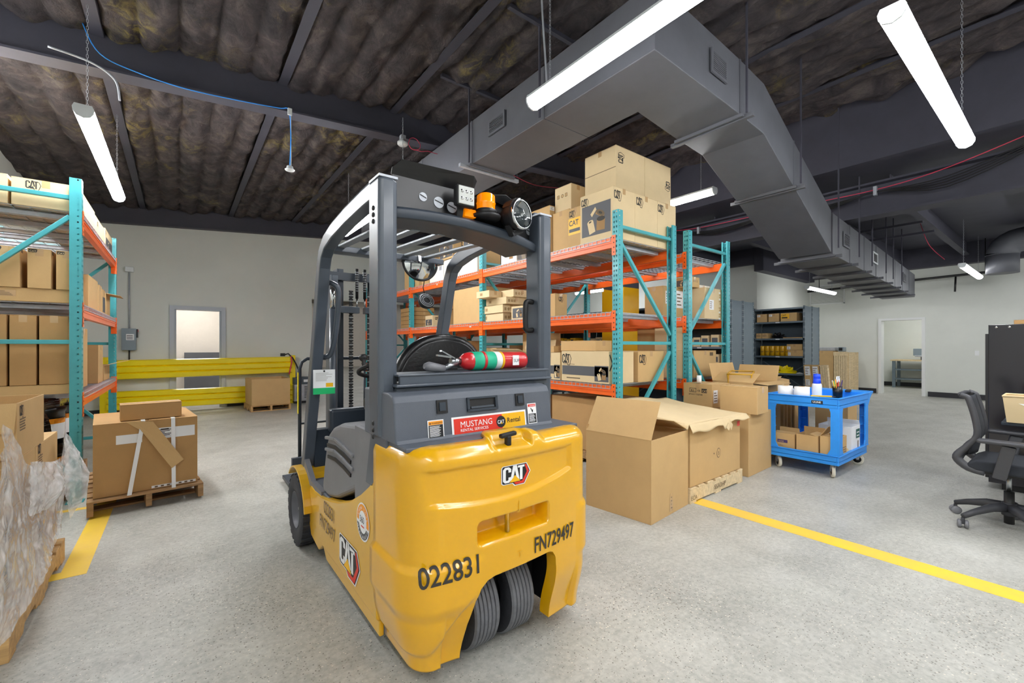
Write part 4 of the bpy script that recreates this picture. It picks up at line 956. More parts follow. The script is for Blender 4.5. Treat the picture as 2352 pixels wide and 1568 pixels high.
def pallet_rack(label, X, Y0, side, bays, depth=1.06, levels=LEV, L=2.462, empty=(), hgt=2.77, flip=False):
    """X: aisle face, depth towards side; uprights every L+.078 from Y0"""
    t = thing('pallet_rack', label, 'pallet rack', (X, Y0, 0)); s = side
    for k in range(bays+1):
        y = k*(L+.078)
        link('upright_post', UPM[s], t, (0, y, 0)); link('upright_post', UPM[-s], t, (s*depth, y, 0))
        for x in (0, s*(depth-.09)): link('foot_plate', FOOT, t, (x if s > 0 else x-.088, y, 0))
        yc = y+.039
        def br(z0, z1, a=.075, c=None):
            B().bar((s*a, yc, z0), (s*((c if c else depth-.075)), yc, z1), .036, .036, 'teal').obj('brace', t, bevel=.004)
        br(2.58, 2.58); br(1.36, 1.36); br(.15, .15)
        if flip: br(1.50, 2.44); br(1.26, .25)
        else: br(2.42, 1.46); br(1.26, .25, depth-.075, .075)
    for bay in range(bays):
        y = bay*(L+.078)+.078
        for li, z in enumerate(levels):
            zb = z-.105-.006
            for xx, ss in ((0, s), (s*depth, -s)):
                if ('b', L, ss) not in _bm: _bm['b', L, ss] = beam_mesh(L, ss)
                bm_ = link('beam', _bm['b', L, ss], t, (xx, y, zb))
                link('beam_clip', CLIP[ss], bm_, (0, 0, 0)); c = link('beam_clip', CLIP[ss], bm_, (0, L, 0)); c.scale.y = -1
            if (bay, li) in empty: continue
            Wd = (L-.09)/2
            for q in range(2):
                yy = y+.03+q*(Wd+.03)
                if ('d', s, Wd) not in _bm: _bm['d', s, Wd] = deck_mesh(depth-.004, Wd, s); _bm['c', s] = chan_mesh(depth-.08, s)
                dk = link('wire_deck', _bm['d', s, Wd], t, (s*.002, yy, z)); stuff(dk)
                for f in (.12, .5, .88): link('deck_channel', _bm['c', s], dk, (s*.04, Wd*f, 0))
    return t
RA = pallet_rack('teal and orange pallet rack beyond the forklift, carrying the tall box stack', 3.60, 2.905, 1, 3)
RB = pallet_rack('teal and orange rack standing back to back behind the rack that faces the forklift', 4.93, 2.905, 1, 3, depth=1.02, flip=True)
RL = pallet_rack('teal and orange pallet rack at the left edge with wire decks seen from below', -.66, 5.16, -1, 1)
# bar labels on beams
def beam_label(t, y, z, n=1, s=1):
    d = Print((t.location.x-.0*s, y, z), (0, -1, 0) if s > 0 else (0, 1, 0), (0, 0, 1), .004)
    for i in range(n): d.rect(0, -i*.026, .05, .02-i*.026, 'sticker'); d.rect(.008, .006-i*.026, .042, .013-i*.026, 'ink_soft', 1)
    d.v = [(v[0]-t.location.x, v[1]-t.location.y, v[2]) for v in d.v]; d.obj('beam_label', t)
for y, z, n in ((4.35, .86, 2), (4.35, 1.62, 1), (4.25, 2.40, 1), (6.9, 1.62, 1), (6.9, 2.40, 1), (5.8, 1.62, 1)): beam_label(RA, y, z, n)

# ------------------------------------------------------------------ cartons
ILL = {}
def carton(label, x0, x1, y0, y1, z0, z1, m='card', rz=0, prints=(), group=None, flap=True, tape=True, cat='box', name='cardboard_box', opened=None, bevel=.004):
    """prints: list of (face, fn) with fn(Print, w, h); faces -x -y +x. opened: flap angles dict"""
    cx, cy = (x0+x1)/2, (y0+y1)/2; w, d, h = x1-x0, y1-y0, z1-z0
    b = B()
    if opened is None:
        b.box(-w/2, w/2, -d/2, d/2, 0, h-.005, m)
        o = b.obj(name, loc=(cx, cy, z0), rz=rz, bevel=bevel)
        if w > d: fl = [(-w/2, w/2, -d/2, -.002), (-w/2, w/2, .002, d/2)]
        else: fl = [(-w/2, -.002, -d/2, d/2), (.002, w/2, -d/2, d/2)]
        for f in fl: B().box(*f, h-.005, h, m).obj('flap', o, bevel=.001, seg=1)
        if tape:
            k = B()
            if w > d: k.box(-w/2-.0008, w/2+.0008, -.024, .024, h, h+.0006, 'tape'); k.box(-w/2-.0009, -w/2, -.024, .024, h-.06, h, 'tape'); k.box(w/2, w/2+.0009, -.024, .024, h-.06, h, 'tape')
            else: k.box(-.024, .024, -d/2-.0008, d/2+.0008, h, h+.0006, 'tape'); k.box(-.024, .024, -d/2-.0009, -d/2, h-.06, h, 'tape'); k.box(-.024, .024, d/2, d/2+.0009, h-.06, h, 'tape')
            k.obj('tape', o)
    else:
        t = .005
        b.box(-w/2, w/2, -d/2, d/2, 0, t, m)
        for q in ((-w/2, w/2, -d/2, -d/2+t), (-w/2, w/2, d/2-t, d/2), (-w/2, -w/2+t, -d/2+t, d/2-t), (w/2-t, w/2, -d/2+t, d/2-t)): b.box(*q, t, h, m)
        o = b.obj(name, loc=(cx, cy, z0), rz=rz, bevel=.0015, seg=1)
        for side, (ang, ln) in opened.items():
            a = radians(ang); k = B()          # ang from horizontal outward, 90 = straight up
            ox, oz = cos(a)*ln, sin(a)*ln
            if side == '-x': p = [(-w/2, -d/2, h), (-w/2, d/2, h), (-w/2-ox, d/2-.004, h+oz), (-w/2-ox, -d/2+.004, h+oz)]
            if side == '+x': p = [(w/2, -d/2, h), (w/2, d/2, h), (w/2+ox, d/2-.004, h+oz), (w/2+ox, -d/2+.004, h+oz)]
            if side == '-y': p = [(-w/2, -d/2, h), (w/2, -d/2, h), (w/2-.004, -d/2-ox, h+oz), (-w/2+.004, -d/2-ox, h+oz)]
            if side == '+y': p = [(-w/2, d/2, h), (w/2, d/2, h), (w/2-.004, d/2+ox, h+oz), (-w/2+.004, d/2+ox, h+oz)]
            k.add(p, [(0, 1, 2, 3)], m); q = k.obj('flap', o); sm = q.modifiers.new('t', 'SOLIDIFY'); sm.thickness = .004; sm.offset = 0
    tag(o, label, cat, group)
    for face, fn in prints:
        if face == '-x': pr = Print((-w/2, d/2, 0), (0, -1, 0), (0, 0, 1)); fw = d
        elif face == '-y': pr = Print((-w/2, -d/2, 0), (1, 0, 0), (0, 0, 1)); fw = w
        elif face == '+x': pr = Print((w/2, -d/2, 0), (0, 1, 0), (0, 0, 1)); fw = d
        elif face == 'top': pr = Print((-w/2, -d/2, h), (1, 0, 0), (0, 1, 0)); fw = w
        fn(pr, fw, h if face != 'top' else d); pr.obj('print', o)
    return o
# print motifs
def p_logo(k=.25, a=.06, b=.95): return lambda p, w, h: p.outline_logo(a*w, b*h-k*h, k*h*.8)
def p_logo_r(k=.25, a=.6, b=.9): return lambda p, w, h: p.outline_logo(a*w, b*h-k*h, k*h*.8)
def p_side_logo(k=.2, right=False):      # logo turned a quarter
    def f(p, w, h):
        q = Print(p.o, p.w, -p.u) if False else Print(p.o+p.u*(w*(.80 if right else .24))+p.w*(h*.62), -p.w if right else p.w, p.u if right else -p.u)
        q.outline_logo(0, 0, k*h*.7); p.add(q.v, q.f, 'ink')
    return f
def filter_art(p, x0, y0, x1, y1, bg='panel_grey', tone='card_light', dark='ink'):
    p.rect(x0, y0, x1, y1, bg); W_, H_ = x1-x0, y1-y0; q = lambda a, c: (x0+a*W_, y0+c*H_)
    def cyl(a, c, r, L, ang, m1, m2):
        dx, dy = cos(ang), sin(ang); R_ = r*H_; x, y = q(a, c); l = L*H_
        p.shape([(x-dy*R_, y+dx*R_), (x+dy*R_, y-dx*R_), (x+dy*R_+dx*l, y-dx*R_+dy*l), (x-dy*R_+dx*l, y+dx*R_+dy*l)], m1, 1)
        n = 18; pts = []
        for i in range(n):
            t = 2*pi*i/n; u, v = R_*cos(t), R_*.45*sin(t); pts.append((x+dx*l-dy*u+dx*v, y+dy*l+dx*u+dy*v))
        p.shape(pts, m2, 2); p.shape([((px_-x-dx*l)*.45+x+dx*l, (py_-y-dy*l)*.45+y+dy*l) for px_, py_ in pts], dark, 3)
    cyl(.38, .08, .13, .38, pi/2+.25, tone, tone); cyl(.66, .12, .17, .36, pi/2-.05, 'card_in', 'ink'); cyl(.62, .58, .19, .1, pi/2-.5, 'card_in', 'ink_soft')
    x, y = q(.36, .60); p.shape([(x, y), (x+.16*W_, y+.2*H_), (x+.12*W_, y+.3*H_), (x-.05*W_, y+.1*H_)], tone, 1)
def p_art(x0=.05, y0=.12, x1=.95, y1=.75, logo=.2, la=.05):
    def f(p, w, h):
        filter_art(p, x0*w, y0*h, x1*w, y1*h)
        if logo: p.outline_logo(la*w, h*(1-.05)-logo*h*.85, logo*h*.7)
    return f
def p_band(logo=.42):                 # dark band with small artwork, logo above
    def f(p, w, h):
        p.rect(.02*w, .22*h, .98*w, .52*h, 'panel_grey'); filter_art(p, .72*w, .06*h, .99*w, .55*h, 'panel_grey'); p.rect(.72*w, .06*h, .99*w, .21*h, 'card_light', 1) if False else None
        p.outline_logo(.02*w, .60*h, .30*h); p.rect(.04*w, .56*h, .3*w, .575*h, 'ink_soft'); p.text('GENUINE PARTS', .1*w, .09*h, .09*h, 'ink_soft', 1, .9) if False else p.rect(.12*w, .1*h, .42*w, .135*h, 'ink_soft')
    return f
def p_yellow(a=.1, b=.45, c=.55, d=.85):
    def f(p, w, h):
        p.rect(a*w, b*h, c*w, d*h, 'st_yellow'); p.text('CAT', (a+.04)*w, (b+(d-b)*.55)*h, (d-b)*h*.45, 'st_black', 1, .9, .02); p.rect((a+.05)*w, (b+.06)*h, (c-.12)*w, (b+(d-b)*.35)*h, 'st_black', 1)
    return f
def p_label(a=.1, b=.6, c=.4, d=.85, m='sticker'):
    def f(p, w, h):
        p.rect(a*w, b*h, c*w, d*h, m)
        for i in range(4): p.rect((a+.03)*w, (b+(d-b)*(.15+.2*i))*h, (a+(c-a)*R.uniform(.5, .9))*w, (b+(d-b)*(.22+.2*i))*h, 'ink_soft', 1)
    return f
def p_words(lines, a=.08, b=.5, size=.1, m='ink'):
    def f(p, w, h):
        for i, s in enumerate(lines): p.text(s, a*w, b*h-i*size*h*1.25, size*h, m, 1, .9, .01)
    return f
def p_marks(a=.3, b=.35, k=.3):
    def f(p, w, h):
        s = k*h
        for i in range(3):
            x = a*w+i*s*1.2
            if i == 1: p.disc(x+s*.4, b*h+s*.4, s*.4, 'ink_soft', 0, 16); p.disc(x+s*.4, b*h+s*.4, s*.28, 'card', 1, 14)
            else: p.rect(x, b*h, x+s*.7, b*h+s*.8, 'ink_soft'); p.rect(x+s*.1, b*h+s*.1, x+s*.6, b*h+s*.7, 'card', 1); p.rect(x+s*.3, b*h+s*.15, x+s*.4, b*h+s*.6, 'ink_soft', 2)
    return f
def p_multi(*fs):
    def f(p, w, h):
        for g in fs: g(p, w, h)
    return f
Z1, Z2, Z3 = LEV; e = .004
Z1 += e+.002; Z2 += e+.002; Z3 += e+.002
# --- rack facing the forklift, top deck
carton('tan box with dark filter picture at the near end of the orange rack top', 3.63, 4.00, 3.0, 3.47, Z3, 3.02, 'card_light', prints=[('-x', p_art(.06, .13, .94, .76, .2, .04)), ('-y', p_multi(p_logo(.2, .05, .97)))])
carton('middle tan box in the bottom row of the tall stack, logo at its corner', 4.003, 4.42, 3.0, 3.5, Z3, 3.02, 'card_light', prints=[('-y', p_logo(.2, .05, .97))])
carton('tan box at the aisle-far end of the bottom row of the tall stack', 4.423, 4.80, 3.0, 3.5, Z3, 3.02, 'card_light', prints=[('-y', p_logo(.2, .02, .97))])
carton('large tan box topmost at the left of the tall stack, seam round its middle', 3.74, 4.245, 3.05, 3.50, 3.022, 3.50, 'card_light', prints=[('-y', p_side_logo(.25)), ('-x', lambda p, w, h: p.rect(0, .50*h, w, .515*h, 'ink_soft'))])
carton('plain tan box at the right of the top tier of the tall stack', 4.25, 4.77, 3.05, 3.50, 3.022, 3.50, 'card_light', prints=[('-y', p_side_logo(.25, True))])
carton('narrow tan box with a yellow label beside the filter picture box', 3.70, 4.05, 3.50, 3.74, Z3, 2.96, 'card', prints=[('-x', p_multi(p_yellow(.05, .35, .95, .75), p_logo(.18, .1, .97))), ('-y', p_yellow(.02, .4, .4, .8))])
carton('small tan box with faint round marks perched above the narrow yellow-label box', 3.78, 4.03, 3.765, 4.05, 2.992, 3.31, 'card_light', prints=[('-x', p_marks(.15, .55, .18))])
carton('tan box under the small one with round marks, mostly hidden', 3.74, 4.05, 3.76, 4.05, Z3, 2.99, 'card')
carton('tall tan box with grey panel behind the forklift lamp, on the top deck', 3.70, 4.05, 4.06, 4.48, Z3, 3.10, 'card', prints=[('-x', p_multi(p_logo(.14, .05, .98), lambda p, w, h: p.rect(.35*w, .3*h, .97*w, .78*h, 'panel_grey'))), ('-y', p_multi(p_logo(.13, .3, .97), p_label(.0, .9, .22, .98)))])
carton('pale box with grey filter pictures seen under the forklift roof, on the top deck', 3.64, 3.96, 4.66, 5.02, Z3, 2.79, 'card_white', prints=[('-x', lambda p, w, h: filter_art(p, .05*w, .08*h, .97*w, .92*h, 'galv', 'card_white', 'panel_grey')), ('-y', lambda p, w, h: filter_art(p, .03*w, .1*h, .97*w, .92*h, 'galv', 'card_white', 'panel_grey'))])
carton('white-fronted box with small arrow marks next to the teal post, on the top deck', 3.69, 4.0, 5.53, 5.665, Z3, 2.80, 'card', prints=[('-x', p_multi(lambda p, w, h: p.rect(0, 0, w, h, 'card_white'), lambda p, w, h: (p.rect(.35*w, .35*h, .5*w, .5*h, 'ink', 1), p.rect(.6*w, .35*h, .75*w, .5*h, 'ink', 1))))])
for i, y in enumerate((5.68, 6.22, 6.76)):
    carton('long white box under the forklift mirror, %s of three in a row' % ('nearest', 'middle', 'farthest')[i], 3.66, 4.1, y, y+.52, Z3, 2.83-.02*i, 'card_white', group='long white boxes on the top deck', prints=[('-x', p_label(.7, .6, .9, .85, 'galv'))])
carton('tan box with filter picture on the white boxes, seen through the forklift roof', 3.68, 4.2, 6.46, 6.95, 2.833, 3.15, 'card', prints=[('-x', p_art(.05, .1, .97, .92, 0)), ('-y', p_logo(.3, .3, .95))])
carton('tan box with a filter picture stacked on the nearest white box behind the roof slats', 3.72, 4.15, 5.75, 6.2, 2.833, 3.06, 'card', prints=[('-x', p_art(.05, .1, .97, .92, 0)), ('-y', p_logo(.3, .1, .95))])
for i, y in enumerate((7.35, 7.72, 8.15)):
    carton('tall tan box on the top deck near the mast, %s' % ('with a white label', 'with a hexagon logo', 'half hidden by the mast')[i], 3.68, 4.1, y+(.08 if i == 1 else 0), y+(.24 if i == 1 else .31), Z3, 3.0+.03*i, 'card', prints=[('-x', [p_label(.1, .6, .9, .9), p_logo(.14, .1, .9), p_logo(.14, .3, .9)][i]), ('-y', p_logo(.14, .1, .95))])
carton('tan box at the back of the top deck behind the tall stack', 4.2, 4.6, 3.7, 4.2, Z3, 2.9)
# mid deck
carton('big plain tan box on the middle deck, left of the teal post', 3.68, 4.3, 5.60, 6.45, Z2, 2.26, 'card')
carton('small tan carton jutting past the teal post on the middle deck', 3.49, 3.72, 5.12, 5.43, 2.027, 2.125, 'card_light', rz=radians(3), prints=[('-x', p_label(.3, .3, .5, .7, 'tape'))])
k = 0
for (x0, x1, y0, y1, z0, z1) in ((3.66, 3.96, 5.0, 5.56, 0, .115), (3.98, 4.28, 5.0, 5.5, 0, .115), (3.64, 3.94, 4.98, 5.50, .117, .232), (3.96, 4.26, 4.94, 5.42, .117, .232), (3.64, 4.02, 4.90, 5.40, .234, .335), (3.74, 4.06, 4.86, 5.32, .337, .442), (4.08, 4.36, 4.82, 5.3, .234, .345)):
    carton('flat tan carton in the loose pile right of the teal post, %s' % ('bottom layer left', 'bottom layer right', 'second layer left', 'second layer right', 'third layer left', 'topmost', 'third layer right')[k], x0, x1, y0, y1, Z2+z0, Z2+z1, 'card_light', prints=[('-x', p_label(.15, .3, .28, .7, 'tape')), ('-y', p_marks(.1, .3, .4))]); k += 1
carton('small box with a dark filter picture at the right foot of the flat carton pile', 3.64, 3.9, 4.46, 4.78, Z2, 1.87, 'card_light', prints=[('-x', p_art(.1, .1, .95, .85, 0))])
carton('small box with a dark filter picture behind the forklift grab handle, farther one', 3.95, 4.2, 4.56, 4.78, Z2, 1.98, 'card_light', prints=[('-x', p_art(.1, .1, .95, .85, 0))])
carton('tan logo box, left of a pair on the middle deck right of the forklift pillar', 3.92, 4.12, 4.46, 4.52, Z2, 2.0, 'card') if False else None
carton('tan logo box standing alone on the middle deck right of the forklift pillar', 3.90, 4.12, 4.18, 4.44, Z2, 2.02, 'card', prints=[('-y', p_logo(.22, .3, .92))])
carton('tan box with filter picture standing left of the big plain box, lower of two', 3.70, 4.0, 6.62, 6.92, Z2, 1.97, 'card', prints=[('-x', p_art(.08, .12, .92, .65, .28))])
carton('tan box stacked on the filter picture box left of the big plain box', 3.70, 4.0, 6.60, 6.93, 1.972, 2.22, 'card', prints=[('-x', p_logo(.3, .1, .9))])
carton('small tan box with dark filter label nearer the mast, lower one', 3.70, 3.95, 7.25, 7.55, Z2, 1.90, 'card_light', prints=[('-x', p_art(.08, .12, .92, .65, 0)), ('-y', p_logo(.3, .2, .92))])
carton('small tan box with dark filter label nearer the mast, upper one', 3.95, 4.2, 7.15, 7.38, Z2, 2.08, 'card_light', prints=[('-x', p_art(.08, .1, .92, .5, .3))])
for i in range(5):
    b = B(); o = carton('flat brown carton, far middle-deck pile behind the forklift mast, %s from bottom' % ('first', 'second', 'third', 'fourth', 'fifth')[i], 3.7, 4.15, 8.05, 8.7, Z2+i*.085, Z2+i*.085+.08, 'card_dark', group='brown cartons piled at the far end')
# low deck
carton('long tan box with dark band and large logo, low deck beside end post', 3.605, 4.02, 3.03, 3.75, Z1, 1.27, 'card_light', prints=[('-x', p_band()), ('-y', lambda p, w, h: p.ribbon([(.02, .9), (.16, .62), (.02, .4)], .05, 'ink', 0, 0, 0, h))])
carton('tan box with large logo at the right of the banded box on the low deck', 4.06, 4.55, 3.0, 3.5, Z1, 1.27, 'card', prints=[('-y', lambda p, w, h: p.outline_logo(.04*w, .62*h, .26*h))])
carton('tan box with dark band left of the long banded box on the low deck', 3.61, 4.0, 3.78, 4.15, Z1, 1.25, 'card_light', prints=[('-x', p_band())])
carton('small tan carton with a logo set on the left banded box', 3.64, 3.84, 3.92, 4.12, 1.252, 1.33, 'card', prints=[('-x', lambda p, w, h: p.outline_logo(.1*w, .2*h, .5*h))])
carton('plain tan carton lying on top of the long banded box', 3.68, 3.95, 3.28, 3.84, 1.272, 1.39, 'card')
carton('tall plain brown carton standing on the rear rack low deck behind the logo box', 4.99, 5.24, 3.42, 3.7, Z1, 1.56, 'card_dark', prints=[('-y', p_multi(p_logo(.1, .04, .99), p_marks(.55, .25, .1)))])
carton('open tan box with raised lid flap behind the red extinguisher', 3.62, 4.05, 4.35, 5.0, Z1, 1.22, 'card_light', prints=[('-x', lambda p, w, h: p.rect(.03*w, .15*h, .97*w, .75*h, 'panel_grey'))], opened={'-x': (20, .2), '+x': (80, .2)})
carton('tan carton standing upright left of the open lid box, with a hexagon logo', 3.75, 4.0, 5.3, 5.55, Z1, 1.30, 'card', prints=[('-x', p_logo(.3, .3, .9))])
carton('tall two-tone carton at the back between the seat and the right pillar', 4.1, 4.5, 4.7, 5.1, Z1, 1.52, 'card')
for i, (y0, z1) in enumerate(((5.75, 1.25), (6.3, 1.42), (6.85, 1.3), (7.45, 1.38))):
    carton('tan box on the low deck behind the forklift seat, %s' % ('nearest of four', 'second and tallest of four', 'third of four', 'farthest of four')[i], 3.7, 4.15, y0, y0+.45, Z1, z1, ['card', 'card_dark', 'card', 'card_light'][i], prints=[('-x', p_logo(.25, .1, .9))])
# floor level under the rack
def pallet(name_label, x0, x1, y0, y1, z0=0, rz=0, m='wood', nb=7, h=.13, notch=.05, bare=False):
    t = thing('wooden_pallet', name_label, 'pallet', ((x0+x1)/2, (y0+y1)/2, z0), rz); w, d = (x1-x0)/2, (y1-y0)/2
    for sx in (-w+.02, 0, w-.02):
        b = B(); b.prism([(-d, .016), (-d, h-.016), (d, h-.016), (d, .016), (d*.62, .016), (d*.58, notch), (d*.25, notch), (d*.21, .016), (-d*.21, .016), (-d*.25, notch), (-d*.58, notch), (-d*.62, .016)], 'x', sx-.019, sx+.019, m)
        b.obj('stringer', t, recalc=True)
    bw = 2*d/nb*.72
    for i in range(nb):
        y = -d+bw/2+(2*d-bw)*i/(nb-1)+R.uniform(-.004, .004); B().box(-w, w, y-bw/2, y+bw/2, h-.016, h, m).obj('deck_board', t, bevel=.002, seg=1)
    for y in ((-d+bw/2, 0, d-bw/2) if not bare else (-d*.55, 0, d-bw/2)): B().box(-w, w, y-bw/2, y+bw/2, 0, .016, m).obj('bottom_board', t, bevel=.002, seg=1)
    return t
pallet('worn pallet on the floor under the orange rack carrying a big brown box', 3.66, 4.64, 3.08, 4.1, m='wood_old')
carton('big brown box on the floor pallet under the low orange beam', 3.70, 4.35, 3.12, 4.02, .134, .72, 'card_dark')
carton('brown box standing on the floor under the rack, right of the big brown box', 4.38, 4.64, 3.1, 3.9, .134, .60, 'card_dark')
for i in range(4): carton('dark flat carton under the low deck, %s of four in a row' % ('nearest', 'second', 'third', 'farthest')[i], 4.42, 4.62, 3.12+i*.19, 3.30+i*.19, .602, .69, 'card_dark', group='flat cartons in a row under the low deck', prints=[('-x', p_label(.2, .3, .7, .6, 'ink_soft')), ('-y', p_label(.2, .3, .7, .6, 'ink_soft'))])
carton('dark carton on the floor seen right of the forklift battery cover', 3.75, 4.2, 4.35, 4.75, .0, .45, 'card_dark'); carton('small carton with a yellow label in the gap under the low beam', 3.75, 4.1, 4.3, 4.6, .452, .66, 'card_dark', prints=[('-x', p_yellow(.2, .2, .8, .8))])
for i, y in enumerate((5.6, 6.2, 6.8)): carton('brown box on the floor under the rack behind the forklift, %s of three' % ('nearest', 'middle', 'farthest')[i], 3.75, 4.3, y, y+.5, 0, .5, 'card_dark', group='brown boxes on the floor behind the forklift')
# --- second rack (back to back)
carton('large tan box with white papers on its face, on the rear rack middle deck', 4.96, 5.46, 3.28, 3.56, Z2, 2.11, 'card', prints=[('-y', p_multi(p_label(.1, .45, .42, .85), p_label(.6, .35, .95, .9)))])
carton('large pale tan box taped with worn strip, right end of the rear rack middle deck', 5.47, 5.93, 3.0, 3.6, Z2, 2.10, 'card_light', prints=[('-y', p_multi(p_label(.25, .3, .5, .62), lambda p, w, h: [p.rect(.82*w+R.uniform(-.02, .02), h*i/14, .88*w, h*(i+.6)/14, 'tape' if i % 3 else 'sticker') for i in range(14)]))])
carton('small tan box sitting on the pale taped box of the rear rack', 5.30, 5.52, 3.1, 3.32, 2.105, 2.24, 'card', prints=[('-y', p_marks(.3, .5, .25)), ('-x', p_art(.1, .1, .9, .7, 0))])
carton('long pale box beyond the small one on top of the rear rack boxes', 5.55, 5.9, 3.15, 3.6, 2.102, 2.16, 'card_white')
carton('tan box with faint logo behind the diagonal brace of the rear rack, low deck', 5.26, 5.82, 3.03, 3.6, Z1, 1.27, 'card', prints=[('-y', p_label(.7, .8, .85, .93, 'ink_soft'))])
carton('narrow tan box with yellow label between the two teal end frames, lower one', 4.95, 5.14, 3.0, 3.4, Z1, 1.27, 'card_light', prints=[('-y', p_yellow(.1, .62, .95, .92))])
carton('narrow tan box with yellow label between the two teal end frames, upper one', 4.95, 5.14, 3.0, 3.4, 1.272, 1.56, 'card_light', prints=[('-y', p_yellow(.1, .62, .95, .92))])
for i, (y, z1) in enumerate(((5.55, 1.25), (6.1, 1.35), (6.75, 1.2), (7.35, 1.3))):
    carton('tan box on the rear rack low deck seen through the front rack, %s' % ('nearest', 'second', 'third', 'farthest')[i], 4.98, 5.5, y, y+.5, Z1, z1, 'card')
for i, (y, z1) in enumerate(((5.6, 2.0), (6.2, 2.1), (6.75, 1.95), (7.35, 2.1))):
    carton('tan box on the rear rack middle deck seen through the front rack, %s' % ('nearest', 'second', 'third', 'farthest')[i], 4.98, 5.5, y, y+.5, Z2, z1, 'card')
# --- left rack
for i, (y0, y1, z1, m) in enumerate(((5.25, 6.15, 2.70, 'card_light'), (6.17, 6.9, 2.68, 'card_light'), (6.93, 7.6, 2.71, 'card_light'))):
    carton('pale tan box on top of the left rack, %s from the near post' % ('first', 'second', 'third')[i], -1.08, -.69, y0, y1, Z3, z1, m, prints=[('+x', [p_label(.7, .5, .75, .6), p_logo(.3, .2, .9), p_art(.1, .05, .95, .6, .25)][i]), ('-y', p_multi(p_logo(.35, .2, 1.0)) if i == 0 else p_label(.8, .8, .9, .9))])
carton('large pale box on top of the left rack, cut by the picture edge', -1.68, -1.10, 5.25, 6.1, Z3, 2.71, 'card_light')
carton('long flat tan box lying along the left rack middle deck under the three logo boxes', -1.60, -.72, 5.25, 5.75, Z2, 1.80, 'card', prints=[('-y', p_label(.45, .35, .62, .8, 'tape'))])
for i, (x0, x1) in enumerate(((-1.20, -1.03), (-.99, -.853), (-.825, -.70))):
    carton('tan box with dark name strip on the long flat box, %s' % ('leftmost of three', 'middle of three', 'rightmost of three')[i], x0, x1, 5.24, 5.5, 1.802, 2.13, 'card', prints=[('-y', lambda p, w, h: (p.shape([(.05*w, .9*h), (.38*w, .9*h), (.42*w, .95*h), (.4*w, .98*h), (.05*w, .98*h)], 'ink'), p.text('CAT', .09*w, .91*h, .06*h, 'card_light', 1, 1, .02))), ('+x', p_label(.1, .88, .3, .97, 'ink_soft'))])
for i, (y0, y1, z1) in enumerate(((5.85, 6.45, 2.02), (6.5, 6.75, 2.0), (6.8, 7.05, 1.98), (7.1, 7.5, 1.96))):
    carton('upright tan carton on the left rack middle deck, %s' % ('widest, just past the near post', 'second past the near post', 'thin one with a grey panel', 'open one by the far post')[i], -1.15, -.70, y0, y1, Z2, z1, 'card', prints=[('+x', lambda p, w, h: p.rect(.1*w, .1*h, .9*w, .7*h, 'panel_grey'))] if i == 2 else [], opened={'+x': (-10, .13), '-x': (85, .15)} if i == 3 else None)
carton('long flat tan tray along the left rack low deck under the tall brown boxes', -1.60, -.72, 5.245, 5.72, Z1, 1.0, 'card')
for i, (x0, x1) in enumerate(((-1.30, -1.105), (-1.09, -.94), (-.925, -.75))):
    carton('tall brown box on the flat tray of the left rack, %s' % ('leftmost of three', 'middle of three', 'rightmost of three')[i], x0, x1, 5.25, 5.65, 1.003, 1.58, 'card_dark')
for i, (y0, y1, z1, x1) in enumerate(((5.82, 6.2, 1.5, -.75), (6.5, 6.85, 1.34, -.70), (6.95, 7.45, 1.1, -.70))):
    carton('tan carton on the left rack low deck, %s' % ('tallest', 'slightly bowed', 'low open one by the far post')[i], -1.15, x1, y0, y1, Z1, z1, 'card', opened={'+x': (15, .22)} if i == 2 else None)
B_ = None
# ------------------------------------------------------------------ floor boxes at the right
def noise_sheet(name, fn, nu, nv, m, parent=None, amp=.01, sc=6, seed=0, thick=.003, smooth=True):
    b = B(); vs = []
    for i in range(nu+1):
        for j in range(nv+1):
            p = Vector(fn(i/nu, j/nv)); n = noise.noise_vector(p*sc+Vector((seed, seed*2, 0))); vs.append(p+n*amp)
    b.add(vs, [(i*(nv+1)+j, (i+1)*(nv+1)+j, (i+1)*(nv+1)+j+1, i*(nv+1)+j+1) for i in range(nu) for j in range(nv)], m, smooth)
    o = b.obj(name, parent)
    if thick: s = o.modifiers.new('t', 'SOLIDIFY'); s.thickness = thick; s.offset = 0
    return o
o = carton('big plain brown box on the floor with one flap raised, nearest the forklift', 2.735, 3.355, 1.965, 2.555, 0, .625, 'card', rz=radians(6.5), opened={'-x': (119, .31), '+x': (158, .27), '+y': (100, .05)}, prints=[('-y', p_label(.47, .04, .55, .26, 'tape'))])
pallet('pale new pallet under the paper-topped box at the end of the yellow line', 3.8725-.425, 3.8725+.425, 2.425-.4875, 2.425+.4875, m='wood_pale', rz=radians(91.5), notch=.0165)
for s_, x in (('SSA0HP', 3.8), ('ECA', 3.40)):
    q = Print((0, 1.898, 0), (1, .026, 0), (0, 0, 1), .003); q.text(s_, x, .045 if x > 3.5 else .03, .06 if x > 3.5 else .05, 'ink_soft', 1, 1.1); q.xf(Matrix.Rotation(radians(-91.5), 4, 'Z') @ Matrix.Translation((-3.8725, -2.425, 0)))
    q.obj('stamp', bpy.data.objects['wooden_pallet.001'])
o = carton('big brown box on the pale pallet, covered with a loose kraft sheet', 3.40, 4.33, 2.01, 2.84, .134, .66, 'card', rz=radians(1.5), tape=False,
           prints=[('-y', lambda p, w, h: (p.rect(.93*w, .80*h, .99*w, .89*h, 'red_print'), p.disc(.53*w, .42*h, .035, 'ink_soft', 0, 18, ry=.045), p.disc(.53*w, .42*h, .029, 'card', 1, 18, ry=.039), p.text('B', .515*w, .385*h, .05, 'ink_soft', 2), p.disc(.44*w, .43*h, .008, 'ink_soft', 0, 10)))]) if mat('red_print', '#e8564a', .6) else None
